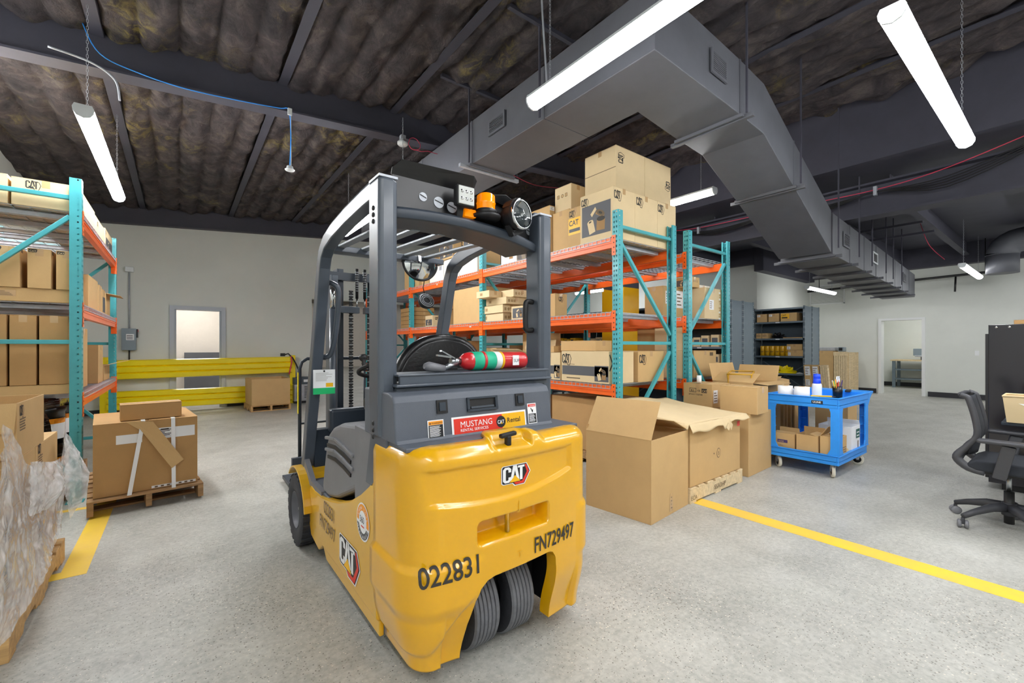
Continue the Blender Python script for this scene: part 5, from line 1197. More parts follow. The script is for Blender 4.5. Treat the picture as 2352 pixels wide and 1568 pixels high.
def kraft(u, v):
    x = 3.37+u*1.02; y = 1.985+v*.88; z = .672+.10*v*v*(1-.25*u)+.012*sin(u*9)*sin(v*5)+.03*(1-u)*v
    return (x, y, z)
KS = noise_sheet('kraft_sheet', kraft, 26, 22, 'card_light', amp=.008, sc=4, thick=.004)
tag(KS, 'loose kraft paper sheet drooping over the box on the pale pallet', 'paper')
def droop_f(u, v):
    x = 3.37+u*1.02; l = .055+.018*sin(u*5.1+.8)+(.035 if .50 < u < .56 else 0); return (x, 1.985-.015*sin(v*1.5)-.02*v, .672-l*v+.01*sin(u*20)*v)
noise_sheet('torn_edge', droop_f, 40, 4, 'card_light', KS, amp=.004, sc=9, thick=.003)
noise_sheet('torn_edge', lambda u, v: (3.37-.02*v, 1.985+u*.88, .672+.13*u*u-(.04+.02*sin(u*9))*v), 20, 3, 'card_light', KS, amp=.004, sc=9, thick=.003)
B().add([(3.93, 1.96, .60), (4.0, 1.955, .66), (4.06, 1.955, .60), (4.02, 1.95, .555), (3.99, 1.945, .59), (3.955, 1.94, .56)], [(0, 1, 2, 3, 4, 5)], 'card_light').obj('torn_tab', KS)
carton('tall plain brown box on the floor between the kraft-covered box and the blue cart', 4.56, 5.17, 2.06, 2.50, 0, .63, 'card', rz=radians(3))
carton('plain brown box set on the tall box beside the blue cart', 4.61, 4.90, 1.99, 2.36, .632, .905, 'card', rz=radians(3))
carton('brown box on the floor behind the tall box, under the printed box', 4.70, 5.22, 2.50, 2.88, 0, .628, 'card_dark')
carton('tan box with two lines of dark print and a taped-on label, holding the tape gun', 4.74, 5.12, 2.50, 2.86, .63, .895, 'card', rz=radians(-2),
       prints=[('-x', lambda p, w, h: (p.rect(.22*w, .62*h, .46*w, .80*h, 'ink'), p.rect(.235*w, .64*h, .445*w, .78*h, 'card', 1), p.text('BUI', .27*w, .655*h, .12*h, 'ink', 2, .9, .02), p.text('FOR', .50*w, .655*h, .12*h, 'ink', 2, .6, .02), p.rect(.64*w, .62*h, .82*w, .80*h, 'ink'), p.text('CAT', .66*w, .65*h, .13*h, 'card', 2, .9, .02), p.text("LET'S DO IT TOGETHER", .2*w, .5*h, .085*h, 'ink', 2, .72, .02))),
               ('-y', p_label(.05, .2, .28, .75))])
t = thing('tape_gun', 'white and blue packing tape gun lying on the printed tan box', 'tape gun', (4.80, 2.70, .897), radians(30))
B().lathe([(.025, -.025), (.045, -.025), (.045, .025), (.025, .025), (.025, -.025)], 'sticker', 24, Matrix.Translation((0, 0, .046)) @ Matrix.Rotation(pi/2, 4, 'X')).obj('tape_roll', t)
B().bar((.0, 0, .046), (.12, 0, .03), .05, .012, 'cap_blue').obj('guard_plate', t); B().bar((.08, 0, .03), (.2, -.01, .028), .03, .028, 'sticker').obj('handle', t)
# open boxes beyond
carton('brown box on the floor under the open boxes between rack and cart', 5.27, 5.88, 2.25, 2.80, 0, .64, 'card_dark')
carton('open box with splayed flaps holding a yellow basket', 5.27, 5.82, 2.28, 2.78, .642, .90, 'card', rz=radians(-4), opened={'-x': (150, .2), '-y': (-5, .16), '+y': (75, .22), '+x': (70, .2)}, prints=[('-y', p_label(.1, .55, .4, .62, 'ink'))])
t = thing('basket', 'yellow perforated plastic basket sitting in the open box', 'basket', (5.5, 2.55, .80), radians(20))
for s_ in (-1, 1):
    b = B()
    for i in range(13):
        x = -.2+i*.0333; zt = .17+.02*math.sqrt(max(0, 1-(x/.22)**2))*2; b.bar((x, s_*.11, 0), (x*1.08, s_*.13, zt), .012, .004, 'basket')
    for z in (0, .05, .10, .15, .19): b.bar((-.21, s_*(.11+.1*z), z), (.21, s_*(.11+.1*z), z), .004, .014, 'basket')
    b.obj('basket_side', t)
B().tube([(-.22, -.13, .19), (.22, -.13, .21), (.22, .13, .21), (-.22, .13, .19)], .008, 'basket', 6, closed=True).obj('basket_rim', t)
B().box(-.2, .2, -.11, .11, 0, .004, 'basket').obj('basket_floor', t)
def crumpled(label, p, sx, sy, sz, m, cat='paper', name='crumpled_paper', seed=1, amp=.35):
    b = B(); vs = []; n, k = 14, 9
    for i in range(k+1):
        for j in range(n):
            a = 2*pi*j/n; f = i/k*pi/2; r = cos(f); v = Vector((r*cos(a), r*sin(a), sin(f)))
            q = 1+amp*noise.noise(v*3+Vector((seed*7, 0, 0))); vs.append((v.x*sx*q, v.y*sy*q, max(0, v.z*sz*q)))
    b.add(vs, [(i*n+j, i*n+(j+1) % n, (i+1)*n+(j+1) % n, (i+1)*n+j) for i in range(k) for j in range(n)]+[tuple(range(n-1, -1, -1))], m)
    return tag(b.obj(name, loc=p), label, cat)
carton('brown box on the floor behind the blue cart, standing on end', 6.45, 6.95, 2.3, 2.8, 0, .64, 'card')
for i, (x, a) in enumerate(((5.98, 2), (6.08, 4), (6.2, 3), (6.31, 5))):
    tag(B().box(-.012, .012, -.25, .25, 0, .6, 'card_dark').obj('cardboard_sheet', loc=(x, 2.5, 0)), 'cardboard sheet standing on edge behind the blue cart, %s of four' % ('first', 'second', 'third', 'fourth')[i], 'cardboard')
carton('closed box with a torn side, right of the open basket box', 6.12, 6.50, 2.38, 2.78, .642, .88, 'card', opened={'-x': (160, .15), '-y': (172, .14)}, prints=[('-y', lambda p, w, h: p.disc(.45*w, .65*h, .03, 'card_light', 0, 12, ry=.07))])
crumpled('white crumpled paper heaped on the torn-side box', (6.28, 2.6, .87), .14, .12, .08, 'paper', seed=3)
carton('brown box with a white oval mark behind the cart bottom shelf', 6.55, 6.9, 1.75, 2.1, 0, .6, 'card', prints=[('-x', lambda p, w, h: p.disc(.7*w, .6*h, .03, 'sticker', 0, 14, ry=.06))])

# ------------------------------------------------------------------ blue utility cart
CT = thing('utility_cart', 'bright blue plastic two-shelf utility cart on white casters', 'cart', (5.17, 1.45, 0))
def tray(name, x0, x1, y0, y1, z0, z1, t=.018, fl=.03):
    b = B(); b.box(x0, x1, y0, y1, z0+fl, z0+fl+.012, 'cart_blue')
    e = .014
    for q in ((x0, x1, y0, y0+t), (x0, x1, y1-t, y1), (x0, x0+t, y0+t, y1-t), (x1-t, x1, y0+t, y1-t)): b.box(*q, z0, z1, 'cart_blue')
    b.box(x0-e, x1+e, y0-e, y0+.004, z1-.010, z1, 'cart_blue'); b.box(x0-e, x1+e, y1-.004, y1+e, z1-.010, z1, 'cart_blue'); b.box(x0-e, x0+.004, y0, y1, z1-.010, z1, 'cart_blue'); b.box(x1-.004, x1+e, y0, y1, z1-.010, z1, 'cart_blue')
    return b.obj(name, CT, bevel=.004)
tray('upper_tray', 0, .95, 0, .66, .70, .81); tray('lower_tray', .01, .94, .01, .65, .135, .235)
b = B(); b.prism([(.95, .81), (1.14, .815), (1.16, .80), (1.10, .78), (1.03, .74), (1.0, .70), (.95, .66)], 'y', .0, .66, 'cart_blue'); b.obj('push_handle', CT, recalc=True, bevel=.006)
for (lx, sx) in ((.0, 1), (.95, -1)):
    for (ly, sy) in ((0, 1), (.66, -1)):
        b = B(); f = .095
        pts = lambda w: [(0, .235), (w+.03, .235), (w+.002, .29), (w, .66), (w+.012, .70), (0, .70)]
        b.prism([(lx+sx*a, z) for a, z in pts(f)], 'y', min(ly, ly+sy*.014), max(ly, ly+sy*.014), 'cart_blue')
        b.prism([(ly+sy*(a*.995+.0012), z*.999+.0004) for a, z in pts(.075)], 'x', min(lx+sx*.0012, lx+sx*.015), max(lx+sx*.0012, lx+sx*.015), 'cart_blue')
        for z in (.35, .45, .55, .65): b.box(min(lx+sx*.012, lx+sx*.08), max(lx+sx*.012, lx+sx*.08), min(ly+sy*.012, ly+sy*.06), max(ly+sy*.012, ly+sy*.06), z, z+.004, 'cart_blue')
        b.obj('corner_post', CT, recalc=True, bevel=.004)
def caster(parent, p, ang, r=.062, w=.028, m='caster_white', hub='steel', fork='galv'):
    M = Matrix.Translation(p) @ Matrix.Rotation(ang, 4, 'Z'); b = B()
    b.lathe([(r*.62, -w/2), (r*.95, -w/2), (r, -w/2+.004), (r, w/2-.004), (r*.95, w/2), (r*.62, w/2)], m, 28, M @ Matrix.Translation((0, 0, r)) @ Matrix.Rotation(pi/2, 4, 'X')); o = b.obj('caster_wheel', parent)
    B().lathe([(0, -w*.4), (r*.62, -w*.3), (r*.62, w*.3), (0, w*.4)], 'black', 20, M @ Matrix.Translation((0, 0, r)) @ Matrix.Rotation(pi/2, 4, 'X')).obj('hub', o)
    q = B()
    for s_ in (-1, 1): q.bar(M @ Vector((0, s_*(w/2+.006), r)), M @ Vector((-.02, s_*(w/2+.006), 2*r+.01)), .003, .03, fork, up=M.to_3x3() @ Vector((1, 0, .3)))
    q.box(-.05, .02, -w/2-.01, w/2+.01, 2*r+.006, 2*r+.012, fork, M); q.cyl(M @ Vector((0, -w/2-.012, r)), M @ Vector((0, w/2+.012, r)), .006, 'steel', 8); q.obj('fork_bracket', o)
for (x, y, a) in ((.08, .08, radians(27)), (.08, .58, radians(42)), (.87, .08, radians(100)), (.87, .58, radians(10))): caster(CT, (x, y, 0), a)
q = Print((-.0, .24, .745), (0, -1, 0), (0, 0, 1), .003); q.rect(0, -.005, .10, .026, 'st_black'); q.text('ULINE', .012, .002, .025, 'sticker', 1, 1.05, .02); lab(q.obj('name_label', CT), 'small black name plate with white letters')
cz = .744
def cartxy(x, y): return (5.17+x, 1.45+y)
for i, (x, y) in enumerate(((.10, .52), (.10, .36))):
    t = B(); t.lathe([(.028, 0), (.070, 0), (.070, .15), (.028, .15), (.028, 0)], 'paper', 32); o = t.obj('label_roll', loc=(*cartxy(x, y), cz)); tag(o, 'thick white label roll on the blue cart, %s' % ('left one, at the corner', 'right one, beside the yellow knife')[i], 'roll')
    B().lathe([(.024, -.001), (.028, -.001), (.028, .152), (.024, .152), (.024, -.001)], 'card', 24).obj('core', o)
t = B(); t.lathe([(0, 0), (.036, 0), (.038, .01), (.038, .12), (.034, .135), (0, .135)], 'sticker', 24); o = t.obj('wipes_tub', loc=(*cartxy(.34, .30), cz)); o.scale = (1.2, 1.2, 1.3); tag(o, 'white tub with stacked blue lids standing in the blue cart', 'container')
B().lathe([(.028, .136), (.03, .14), (.028, .175), (.026, .176), (.029, .18), (.027, .215), (0, .217)], 'cap_blue', 24).obj('lid', o)
t = thing('utility_knife', 'yellow utility knife lying across the near cart tray', 'knife', (*cartxy(.05, .17), cz+.068), radians(-64))
B().bar((-.09, 0, 0), (.09, 0, .004), .03, .014, 'st_yellow').obj('handle', t, bevel=.004); B().bar((.0, 0, -.002), (.12, 0, 0), .022, .006, 'st_black').obj('blade_slide', t)
CU = thing('pen_cup', 'black mesh cup of pens and white-handled scissors on the cart', 'cup', (*cartxy(.72, .22), cz))
B().lathe([(0, 0), (.038, 0), (.042, .1), (.04, .1), (.036, .003)], 'black_gloss', 20).obj('mesh_cup', CU)
for i, (m, dx, dy, L) in enumerate((('st_red', .01, 0, .06), ('green_strip', -.02, .01, .05), ('st_orange', -.03, .0, .08), ('purple_ink', .0, -.02, .07), ('sticker', -.01, .02, .06), ('black', .03, .01, .07), ('st_yellow', -.025, .012, .05))):
    B().cyl((dx*.5, dy*.5, .01), (dx*1.9, dy*1.9, .12+L*.5), .0055, m, 8).obj('pen', CU)
for s_ in (-1, 1):
    B().tube([(.012+s_*.024+.018*cos(a), 0, .16+.024*sin(a)) for a in [k*2*pi/16 for k in range(16)]], .005, 'paper', 8, closed=True).obj('scissor_handle', CU)
tag(B().box(-.09, .09, -.025, .025, 0, .02, 'black_soft').obj('scanner_pouch', loc=(*cartxy(.86, .16), cz+.066), rz=.2, bevel=.006), 'dark flat pouch on the far rim of the blue cart', 'pouch')
crumpled('grey white plastic bags bunched behind the label rolls on the cart', (*cartxy(.26, .50), cz), .10, .09, .10, 'paper', 'plastic bag', 'plastic_bag', 5, .6)
CU.scale = (1.15, 1.15, 1.3)
# boxes on the lower tray
lz = .178
carton('small tan carton with a purple name print, left end of the cart bottom shelf', *[5.22, 5.36, 1.86, 2.06], lz, .38, 'card', prints=[('-x', lambda p, w, h: (p.rect(.15*w, .5*h, .65*w, .66*h, 'purple_ink'), p.text('ULINE', .19*w, .535*h, .1*h, 'card', 1, 1, .02), p.text('LABELS', .18*w, .33*h, .08*h, 'ink_soft', 1, 1)))], opened={'-x': (165, .06), '+x': (95, .05)})
carton('plain tan open carton in the middle of the cart bottom shelf', 5.20, 5.42, 1.64, 1.84, lz, .40, 'card', opened={'-y': (170, .08), '+x': (100, .06)})
carton('tan carton with a flap sticking up, behind the cart corner post', 5.20, 5.46, 1.47, 1.625, lz, .41, 'card', opened={'+y': (125, .12), '-x': (175, .08)}, prints=[('-y', lambda p, w, h: (p.rect(.05*w, .45*h, .35*w, .65*h, 'purple_ink'), p.rect(.5*w, .3*h, .9*w, .33*h, 'ink_soft'), p.rect(.5*w, .4*h, .9*w, .43*h, 'ink_soft'), p.rect(.5*w, .5*h, .9*w, .53*h, 'ink_soft')))])
carton('white paper box with a dark green label on the cart bottom shelf', 5.62, 5.90, 1.47, 1.77, lz, .47, 'sticker', opened={'+x': (110, .05)}, prints=[('-y', lambda p, w, h: (p.rect(.5*w, .55*h, .95*w, .88*h, 'green_label'), p.rect(.58*w, .62*h, .87*w, .66*h, 'sticker', 1), p.rect(.58*w, .74*h, .87*w, .78*h, 'sticker', 1), p.rect(.7*w, .2*h, .8*w, .45*h, 'ink_soft')))])
crumpled('torn brown paper wad beside the white box on the cart bottom shelf', (5.55, 1.54, lz), .06, .05, .13, 'card_light', seed=9, amp=.6)

# ------------------------------------------------------------------ steel shelving
def shelving(label, x, y0, wy, dx, h, shelves, name='shelving_unit', back=True):
    t = thing(name, label, 'shelving', (x, y0, 0)); g = 'shelf_grey'
    for xx in (0, dx-.04):
        for yy in (0, wy-.035):
            b = B(); b.box(xx, xx+.04, yy, yy+.003, 0, h, g); fx = xx if xx == 0 else xx+.037; b.box(fx, fx+.003, yy, yy+.035, 0, h, g)
            for k in range(int(h/.06)): b.box(xx+.012, xx+.022, yy-.0012, yy, .03+k*.06, .042+k*.06, 'sticker' if k % 2 else 'hole'); b.box(fx-.0012, fx, yy+.012, yy+.022, .03+k*.06, .042+k*.06, 'sticker' if k % 2 else 'hole')
            b.obj('angle_post', t)
    for yy in (.004, wy-.008): B().box(.03, dx-.03, yy, yy+.003, .05, h-.01, g).obj('side_panel', t)
    if back: B().box(dx-.008, dx-.004, .0, wy, .05, h-.01, 'shelf_dark').obj('back_panel', t)
    for z in list(shelves)+[h-.03]:
        b = B(); b.box(.004, dx-.008, .006, wy-.006, z-.003, z, g); b.box(.0, .004, .006, wy-.006, z-.04, z, g); s_ = b.obj('shelf', t)
        if z < h-.1: q = Print((0, wy*.55, z-.032), (0, -1, 0), (0, 0, 1), .002); q.rect(0, 0, .09, .02, 'sticker'); q.obj('shelf_label', s_)
    for z0, z1 in ((.25, .95), (.95, .25)): B().bar((dx-.012, .05, z0), (dx-.012, wy-.05, z1), .003, .02, g).obj('cross_strap', t)
    return t
SH = (.15, .69, 1.10, 1.52, 1.92)
shelving('open grey steel shelving unit with parts boxes and yellow cans, by the right doorway', 11.4, 3.86, 1.12, .455, 2.27, SH)
shelving('back half of the grey shelving pair by the right doorway, closed side outward', 11.865, 3.86, 1.12, .455, 2.27, SH)
for k, y in enumerate((3.95, 5.18, 6.41, 7.64, 8.87)):
    shelving('grey shelving unit behind the racks, %s from the cart side' % ('first', 'second', 'third', 'fourth', 'fifth')[k], 8.14, y, 1.22, .455, 2.2, (.15, .6, .98, 1.32, 1.72))
shelving('back grey shelving unit whose smooth panels face the blue cart', 8.605, 3.95, 1.22, .455, 2.2, (.15, .6, .98, 1.32, 1.72))
# contents by the doorway
carton('tan box with small white label, left on the top shelf of the doorway shelving', 11.42, 11.75, 4.68, 4.91, 1.921, 2.12, 'card', prints=[('-x', p_label(.05, .65, .35, .9))])
carton('tan box with small white label, middle of the top shelf by the doorway', 11.42, 11.75, 4.41, 4.64, 1.921, 2.12, 'card', prints=[('-x', p_label(.05, .65, .35, .9))])
carton('tan box with a yellow label, right on the top shelf by the doorway', 11.42, 11.75, 4.03, 4.37, 1.921, 2.12, 'card', prints=[('-x', p_yellow(.02, .3, .55, .9))])
for i, y in enumerate((4.80, 4.66)): carton('small tan carton on the second shelf by the doorway, %s' % ('left', 'right')[i], 11.42, 11.7, y, y+.13, 1.521, 1.65, 'card', prints=[('-x', p_label(.1, .3, .9, .7, 'tape'))])
crumpled('tangle of dark blue cords on the second shelf by the doorway', (11.55, 4.48, 1.521), .10, .12, .12, 'black_gloss', 'cord', 'cord_tangle', 4, .9)
tag(B().box(11.42, 11.8, 3.92, 4.32, 1.521, 1.54, 'card').obj('flat_carton'), 'thin flat carton lying at the right of the second shelf', 'box')
def can(label, x, y, z, r=.055, h=.24, group=None):
    b = B(); b.lathe([(0, 0), (r, 0), (r, h-.012), (r*.9, h), (0, h)], 'can_yellow', 20); o = b.obj('filter_can', loc=(x, y, z)); tag(o, label, 'can', group)
    B().lathe([(r+.0005, h*.3), (r+.0006, h*.32), (r+.0006, h*.58), (r+.0005, h*.6)], 'st_black', 6).obj('print_band', o) if False else None
    q = Print((-r, .012, h*.35), (0, -1, 0), (0, 0, 1), .001); q.text('CAT', -.016, 0, .045, 'st_black', 0, .9, .02); q.obj('print', o)
    return o
mat('can_yellow', '#d9a514', .25, coat=.5)
for i in range(6): can('yellow filter can, third shelf of the doorway shelving, %s from the left' % ('first', 'second', 'third', 'fourth', 'fifth', 'sixth')[i], 11.48, 4.80-i*.112, 1.101, group='yellow cans on the third doorway shelf')
carton('flat tan box, upper of two at the right of the third doorway shelf', 11.42, 11.8, 3.92, 4.24, 1.245, 1.38, 'card', prints=[('-x', p_label(.02, .1, .25, .6))])
carton('flat tan box, lower of two at the right of the third doorway shelf', 11.42, 11.8, 3.90, 4.22, 1.101, 1.243, 'card', prints=[('-x', p_label(.02, .1, .2, .6))])
for i in range(4): can('short yellow can on the fourth shelf by the doorway, %s from the left' % ('first', 'second', 'third', 'fourth')[i], 11.48, 4.88-i*.105, .691, .05, .16, 'short yellow cans on the fourth doorway shelf')
crumpled('crumpled yellow bag on the fourth shelf by the doorway', (11.55, 4.32, .691), .11, .2, .14, 'guard_yellow', 'bag', 'yellow_bag', 8, .7)
crumpled('small white crumpled scrap on the fourth shelf by the doorway', (11.5, 4.0, .691), .04, .06, .03, 'paper', seed=2)
# contents behind the racks: yellow cartons, dark-window cartons
ri = random.Random(3); cnt = 0
LVN = {.15: 'bottom shelf', .6: 'second shelf up', .98: 'third shelf up', 1.32: 'fourth shelf up', 1.72: 'top shelf'}
for k in range(5):
    for z in (.6, .98, 1.32, 1.72):
        y = 4.0+k*1.23; end = y+1.1; kind = ri.choice(['yellow', 'window', 'tan', 'yellow'])
        if k == 0: kind = {.6: 'yellow', .98: 'window', 1.32: 'window', 1.72: 'tan'}[z]
        i = 0
        while y < end-.1 and i < 6:
            w = {'yellow': ri.uniform(.12, .2), 'window': .15, 'tan': ri.uniform(.2, .34)}[kind]; hh = ri.uniform(.16, .24) if kind != 'tan' else ri.uniform(.12, .24)
            gl = {'yellow': 'yellow parts carton', 'window': 'dark-window tan carton', 'tan': 'plain tan carton'}[kind]
            pr = {'yellow': lambda p, w_, h_: (p.rect(.1*w_, .5*h_, .6*w_, .8*h_, 'st_black'), p.rect(.2*w_, .15*h_, .8*w_, .3*h_, 'galv')), 'window': lambda p, w_, h_: p.rect(.12*w_, .25*h_, .88*w_, .75*h_, 'panel_grey'), 'tan': p_label(.1, .6, .5, .85)}[kind]
            g = '%ss on the %s of the %s shelving unit behind the racks' % (gl, LVN[z], ('first', 'second', 'third', 'fourth', 'fifth')[k])
            o = B().box(-.15, .15, -w/2, w/2, 0, hh, {'yellow': 'st_yellow', 'window': 'card_light', 'tan': 'card'}[kind]).obj('parts_carton', loc=(8.31, y+w/2, z+.001)); tag(o, '%s, %s of the %s unit behind the racks, %s from left' % (gl, LVN[z].replace(' up', ''), ('first', 'second', 'third', 'fourth', 'fifth')[k], 'ABC'[0] and ('first', 'second', 'third', 'fourth', 'fifth', 'sixth')[5-i]), 'box', g)
            q = Print((-.15, w/2, 0), (0, -1, 0), (0, 0, 1)); pr(q, w, hh); q.obj('print', o)
            y += w+ri.uniform(.01, .05); i += 1
crumpled('grey plastic bag on the shelving behind the rear rack end', (8.3, 4.1, 1.32+.001), .1, .12, .14, 'galv', 'plastic bag', 'plastic_bag', 6, .5) if False else None
# ------------------------------------------------------------------ yellow column
t = thing('steel_column', 'wide yellow painted steel column rising behind the racks', 'column', (6.9, 5.5, 0))
b = B()
for q in ((-.23, .23, -.25, -.23), (-.23, .23, .23, .25), (-.012, .012, -.23, .23)): b.box(*q, 0, 2.45, 'cyellow')
b.obj('flange_lower', t); b = B()
for q in ((-.23, .23, -.25, -.23), (-.23, .23, .23, .25), (-.012, .012, -.23, .23)): b.box(*q, 2.45, 4.6, 'dark_paint')
b.obj('flange_upper', t); B().box(-.26, -.235, -.26, .26, 0, 2.4, 'cyellow').obj('column_guard', t, bevel=.006)

# ------------------------------------------------------------------ far right corner
CR = thing('wooden_crate', 'upright slatted wooden crate against the far right wall', 'crate', (14.6, 3.9, 0))
for i in range(6): B().box(-.02, 0, .015+i*.052, .06+i*.052, .02, 1.08, 'wood_pale').obj('slat', CR)
B().box(-.035, -.02, 0, .33, 1.07, 1.18, 'wood_pale').box(-.035, -.02, 0, .33, 0, .1, 'wood_pale').obj('rail', CR); B().box(0, .9, 0, .33, 0, 1.16, 'wood_pale').obj('crate_body', CR)
for i in range(5): B().box(.03+i*.17, .17+i*.17, -.018, 0, .02, 1.16, 'wood_pale').obj('slat', CR)
carton('tall brown box standing left of the wooden crate', 14.6, 15.3, 4.24, 4.78, 0, 1.2, 'card')
tag(B().box(-.15, .15, -.25, .25, 0, .1, 'galv').obj('metal_case', loc=(14.9, 4.5, 1.202), bevel=.01), 'pale grey metal case lying on the tall brown box', 'case')
t = thing('device', 'grey device with a dark dial on top of the wooden crate', 'device', (14.85, 4.05, 1.18)); B().box(-.1, .1, -.02, .13, 0, .13, 'panel_electric').obj('housing', t, bevel=.02); B().box(-.11, -.1, .02, .1, .03, .11, 'black').obj('face', t)
for i, (y, m) in enumerate(((3.68, 'card'), (3.53, 'card'), (3.37, 'wood_pale'))):
    o = carton('narrow %s leaning against the shelving end, %s' % (('brown carton with white labels', 'brown carton with a torn label', 'pale wooden board bundle')[i], ('left', 'middle', 'right')[i]), 11.22, 11.32, y-.07, y+.07, .0, .92, m, prints=[('-x', p_multi(p_label(.15, .75, .85, .97), p_label(.1, .5, .7, .65)))] if i < 2 else [('-x', lambda p, w, h: [p.rect(w*(.3+.3*k), 0, w*(.32+.3*k), h, 'ink_soft') for k in range(2)])]); o.rotation_euler = (radians(-3), radians(-5), 0)
# workbench in the far room
WB = thing('workbench', 'steel workbench with a wooden top in the room beyond the right doorway', 'workbench', (18.45, 1.9, 0))
B().box(0, .75, 0, 1.9, .86, .90, 'wood_pale').obj('table_top', WB)
for y in (.04, 1.78):
    for x in (.03, .66): B().box(x, x+.06, y, y+.08, 0, .86, 'shelf_grey').obj('leg', WB)
B().box(.03, .5, .1, 1.8, .56, .60, 'shelf_grey').obj('shelf', WB); B().box(.03, .5, .1, 1.8, .26, .30, 'shelf_grey').obj('shelf', WB)
t = thing('bench_device', 'grey and yellow device standing on the far workbench', 'device', (18.7, 3.0, .9)); B().box(-.15, .15, 0, .26, .14, .36, 'panel_electric').box(-.18, .12, -.03, .22, .1, .15, 'galv').box(-.05, .05, .05, .1, 0, .12, 'black').obj('housing', t, bevel=.01)
B().box(-.2, -.05, -.22, -.19, .2, .5, 'st_yellow').box(-.2, -.05, -.22, .0, .47, .5, 'st_yellow').obj('yellow_bracket', t)
t = thing('light_switch', 'small white switch plate on the wall left of the black cabinet', 'switch', (15.795, 1.55, 1.1)); B().box(-.006, 0, 0, .075, 0, .12, 'sticker').obj('plate', t, bevel=.002); B().box(-.011, -.006, .028, .048, .04, .08, 'sticker').obj('rocker', t)
# ------------------------------------------------------------------ black cabinet, desk, tote, office chair
t = thing('metal_cabinet', 'tall glossy black metal cabinet cut off by the right edge', 'cabinet', (6.0, -.55, 0))
B().box(0, .5, 0, 1.08, .06, 1.525, 'black_panel').obj('body', t, bevel=.004) if mat('black_panel', '#1c1a20', .16, coat=.4) else None
B().box(.005, .5, 1.08, 1.10, .1, 1.44, 'black').obj('door_edge', t)
for y in (1.03, .95): B().lathe([(0, .003), (.006, .002), (.009, 0)], 'chrome', 12, Matrix.Translation((-.0, y, 1.50)) @ Matrix.Rotation(-pi/2, 4, 'Y')).obj('screw', t)
B().box(.05, .45, .05, 1.0, 0, .06, 'black').obj('plinth', t)
carton('flat grey box on top of the black cabinet', 6.1, 6.35, .12, .38, 1.526, 1.565, 'card_dark'); tag(B().box(-.1, .1, -.1, .1, 0, .10, 'st_yellow').obj('yellow_box', loc=(6.2, 0.0, 1.526), bevel=.003), 'yellow box on top of the black cabinet', 'box')
D = thing('desk', 'grey metal desk cut off by the right edge behind the office chair', 'desk', (5.06, -1.24, 0))
B().box(0, .8, 0, 1.62, .715, .74, 'slate_dark').obj('desk_top', D, bevel=.004); B().box(.30, .78, .9, 1.36, .02, .70, 'duct_paint').obj('pedestal', D, bevel=.004)
for y in (.03,): B().box(.02, .06, y, y+.04, 0, .715, 'shelf_dark').obj('leg', D); B().box(.74, .78, y, y+.04, 0, .715, 'shelf_dark').obj('leg', D)
T = thing('storage_tote', 'cream open bin with a white paper label on the desk', 'bin', (5.02, -.05, .742))
b = B(); wx, wy, hh, k = .26, .42, .20, .02
vs = [(k, k, 0), (wx-k, k, 0), (wx-k, wy-k, 0), (k, wy-k, 0), (0, 0, hh), (wx, 0, hh), (wx, wy, hh), (0, wy, hh)]
b.add(vs, [(0, 3, 2, 1), (0, 1, 5, 4), (1, 2, 6, 5), (2, 3, 7, 6), (3, 0, 4, 7)], 'card_light'); o = b.obj('bin_body', T); s_ = o.modifiers.new('t', 'SOLIDIFY'); s_.thickness = .004
B().tube([(0, 0, hh), (wx, 0, hh), (wx, wy, hh), (0, wy, hh)], .007, 'card_light', 8, closed=True).obj('rim', T)
q = Print((.0, wy-.08, .09), (0, -1, 0), (.08, 0, 1), .004); q.shape([(0, .06), (.2, .045), (.32, .06), (.3, .02), (.12, .0)], 'sticker'); q.obj('paper_label', T)
OC = thing('office_chair', 'black mesh-back office chair on a five-star base facing right', 'chair', (4.78, .32, 0), radians(0))
P_ = 'chair_plastic'
for k in range(5):
    a = radians(67+72*k); d = Vector((cos(a), sin(a), 0)); b = B()
    b.tube([d*.03+Vector((0, 0, .155)), d*.12+Vector((0, 0, .15)), d*.24+Vector((0, 0, .115)), d*.315+Vector((0, 0, .085))], [.036, .030, .022, .018], P_, 8); L_ = b.obj('base_leg', OC)
    c = d*.315; M = Matrix.Translation((c.x, c.y, 0)) @ Matrix.Rotation(a+.9, 4, 'Z')
    for s_ in (-1, 1): B().lathe([(0, -.01), (.022, -.011), (.030, -.006), (.030, .006), (.022, .011), (0, .01)], 'grey_plastic', 20, M @ Matrix.Translation((0, s_*.019, .030)) @ Matrix.Rotation(pi/2, 4, 'X')).obj('caster_wheel', L_)
    B().bar(M @ Vector((0, 0, .03)), M @ Vector((0, 0, .075)), .018, .026, P_).obj('caster_stem', L_)
B().cyl((0, 0, .04), (0, 0, .27), .027, 'black', 20).cyl((0, 0, .27), (0, 0, .40), .014, 'steel', 14).cyl((0, 0, .10), (0, 0, .19), .04, P_, 20).obj('gas_column', OC)
B().box(-.09, .09, -.14, .16, .385, .43, 'black').obj('tilt_mechanism', OC, bevel=.012)
b = B(); b.prism([(-.31, .44), (-.305, .47), (-.26, .505), (.04, .51), (.14, .505), (.185, .48), (.19, .45), (.14, .43), (-.26, .425)], 'x', -.24, .24, 'chair_fabric', True); b.obj('seat', OC, bevel=.03, recalc=True, seg=4)
for s_ in (-1, 1):
    b = B(); pts = [(.10, .42), (.18, .44), (.235, .49), (.235, .53), (.185, .60), (.14, .68), (.15, .80), (.178, .92), (.19, .95), (.225, .965)]
    P3 = smooth_pts([(s_*.215 if i < 4 else s_*(.215-.003*i), y, z) for i, (y, z) in enumerate(pts)], 3); b.tube(P3, [.022+.006*sin(min(1, i/12)*pi)-.004*(i/len(P3)) for i in range(len(P3))], P_, 10); b.obj('back_frame', OC)
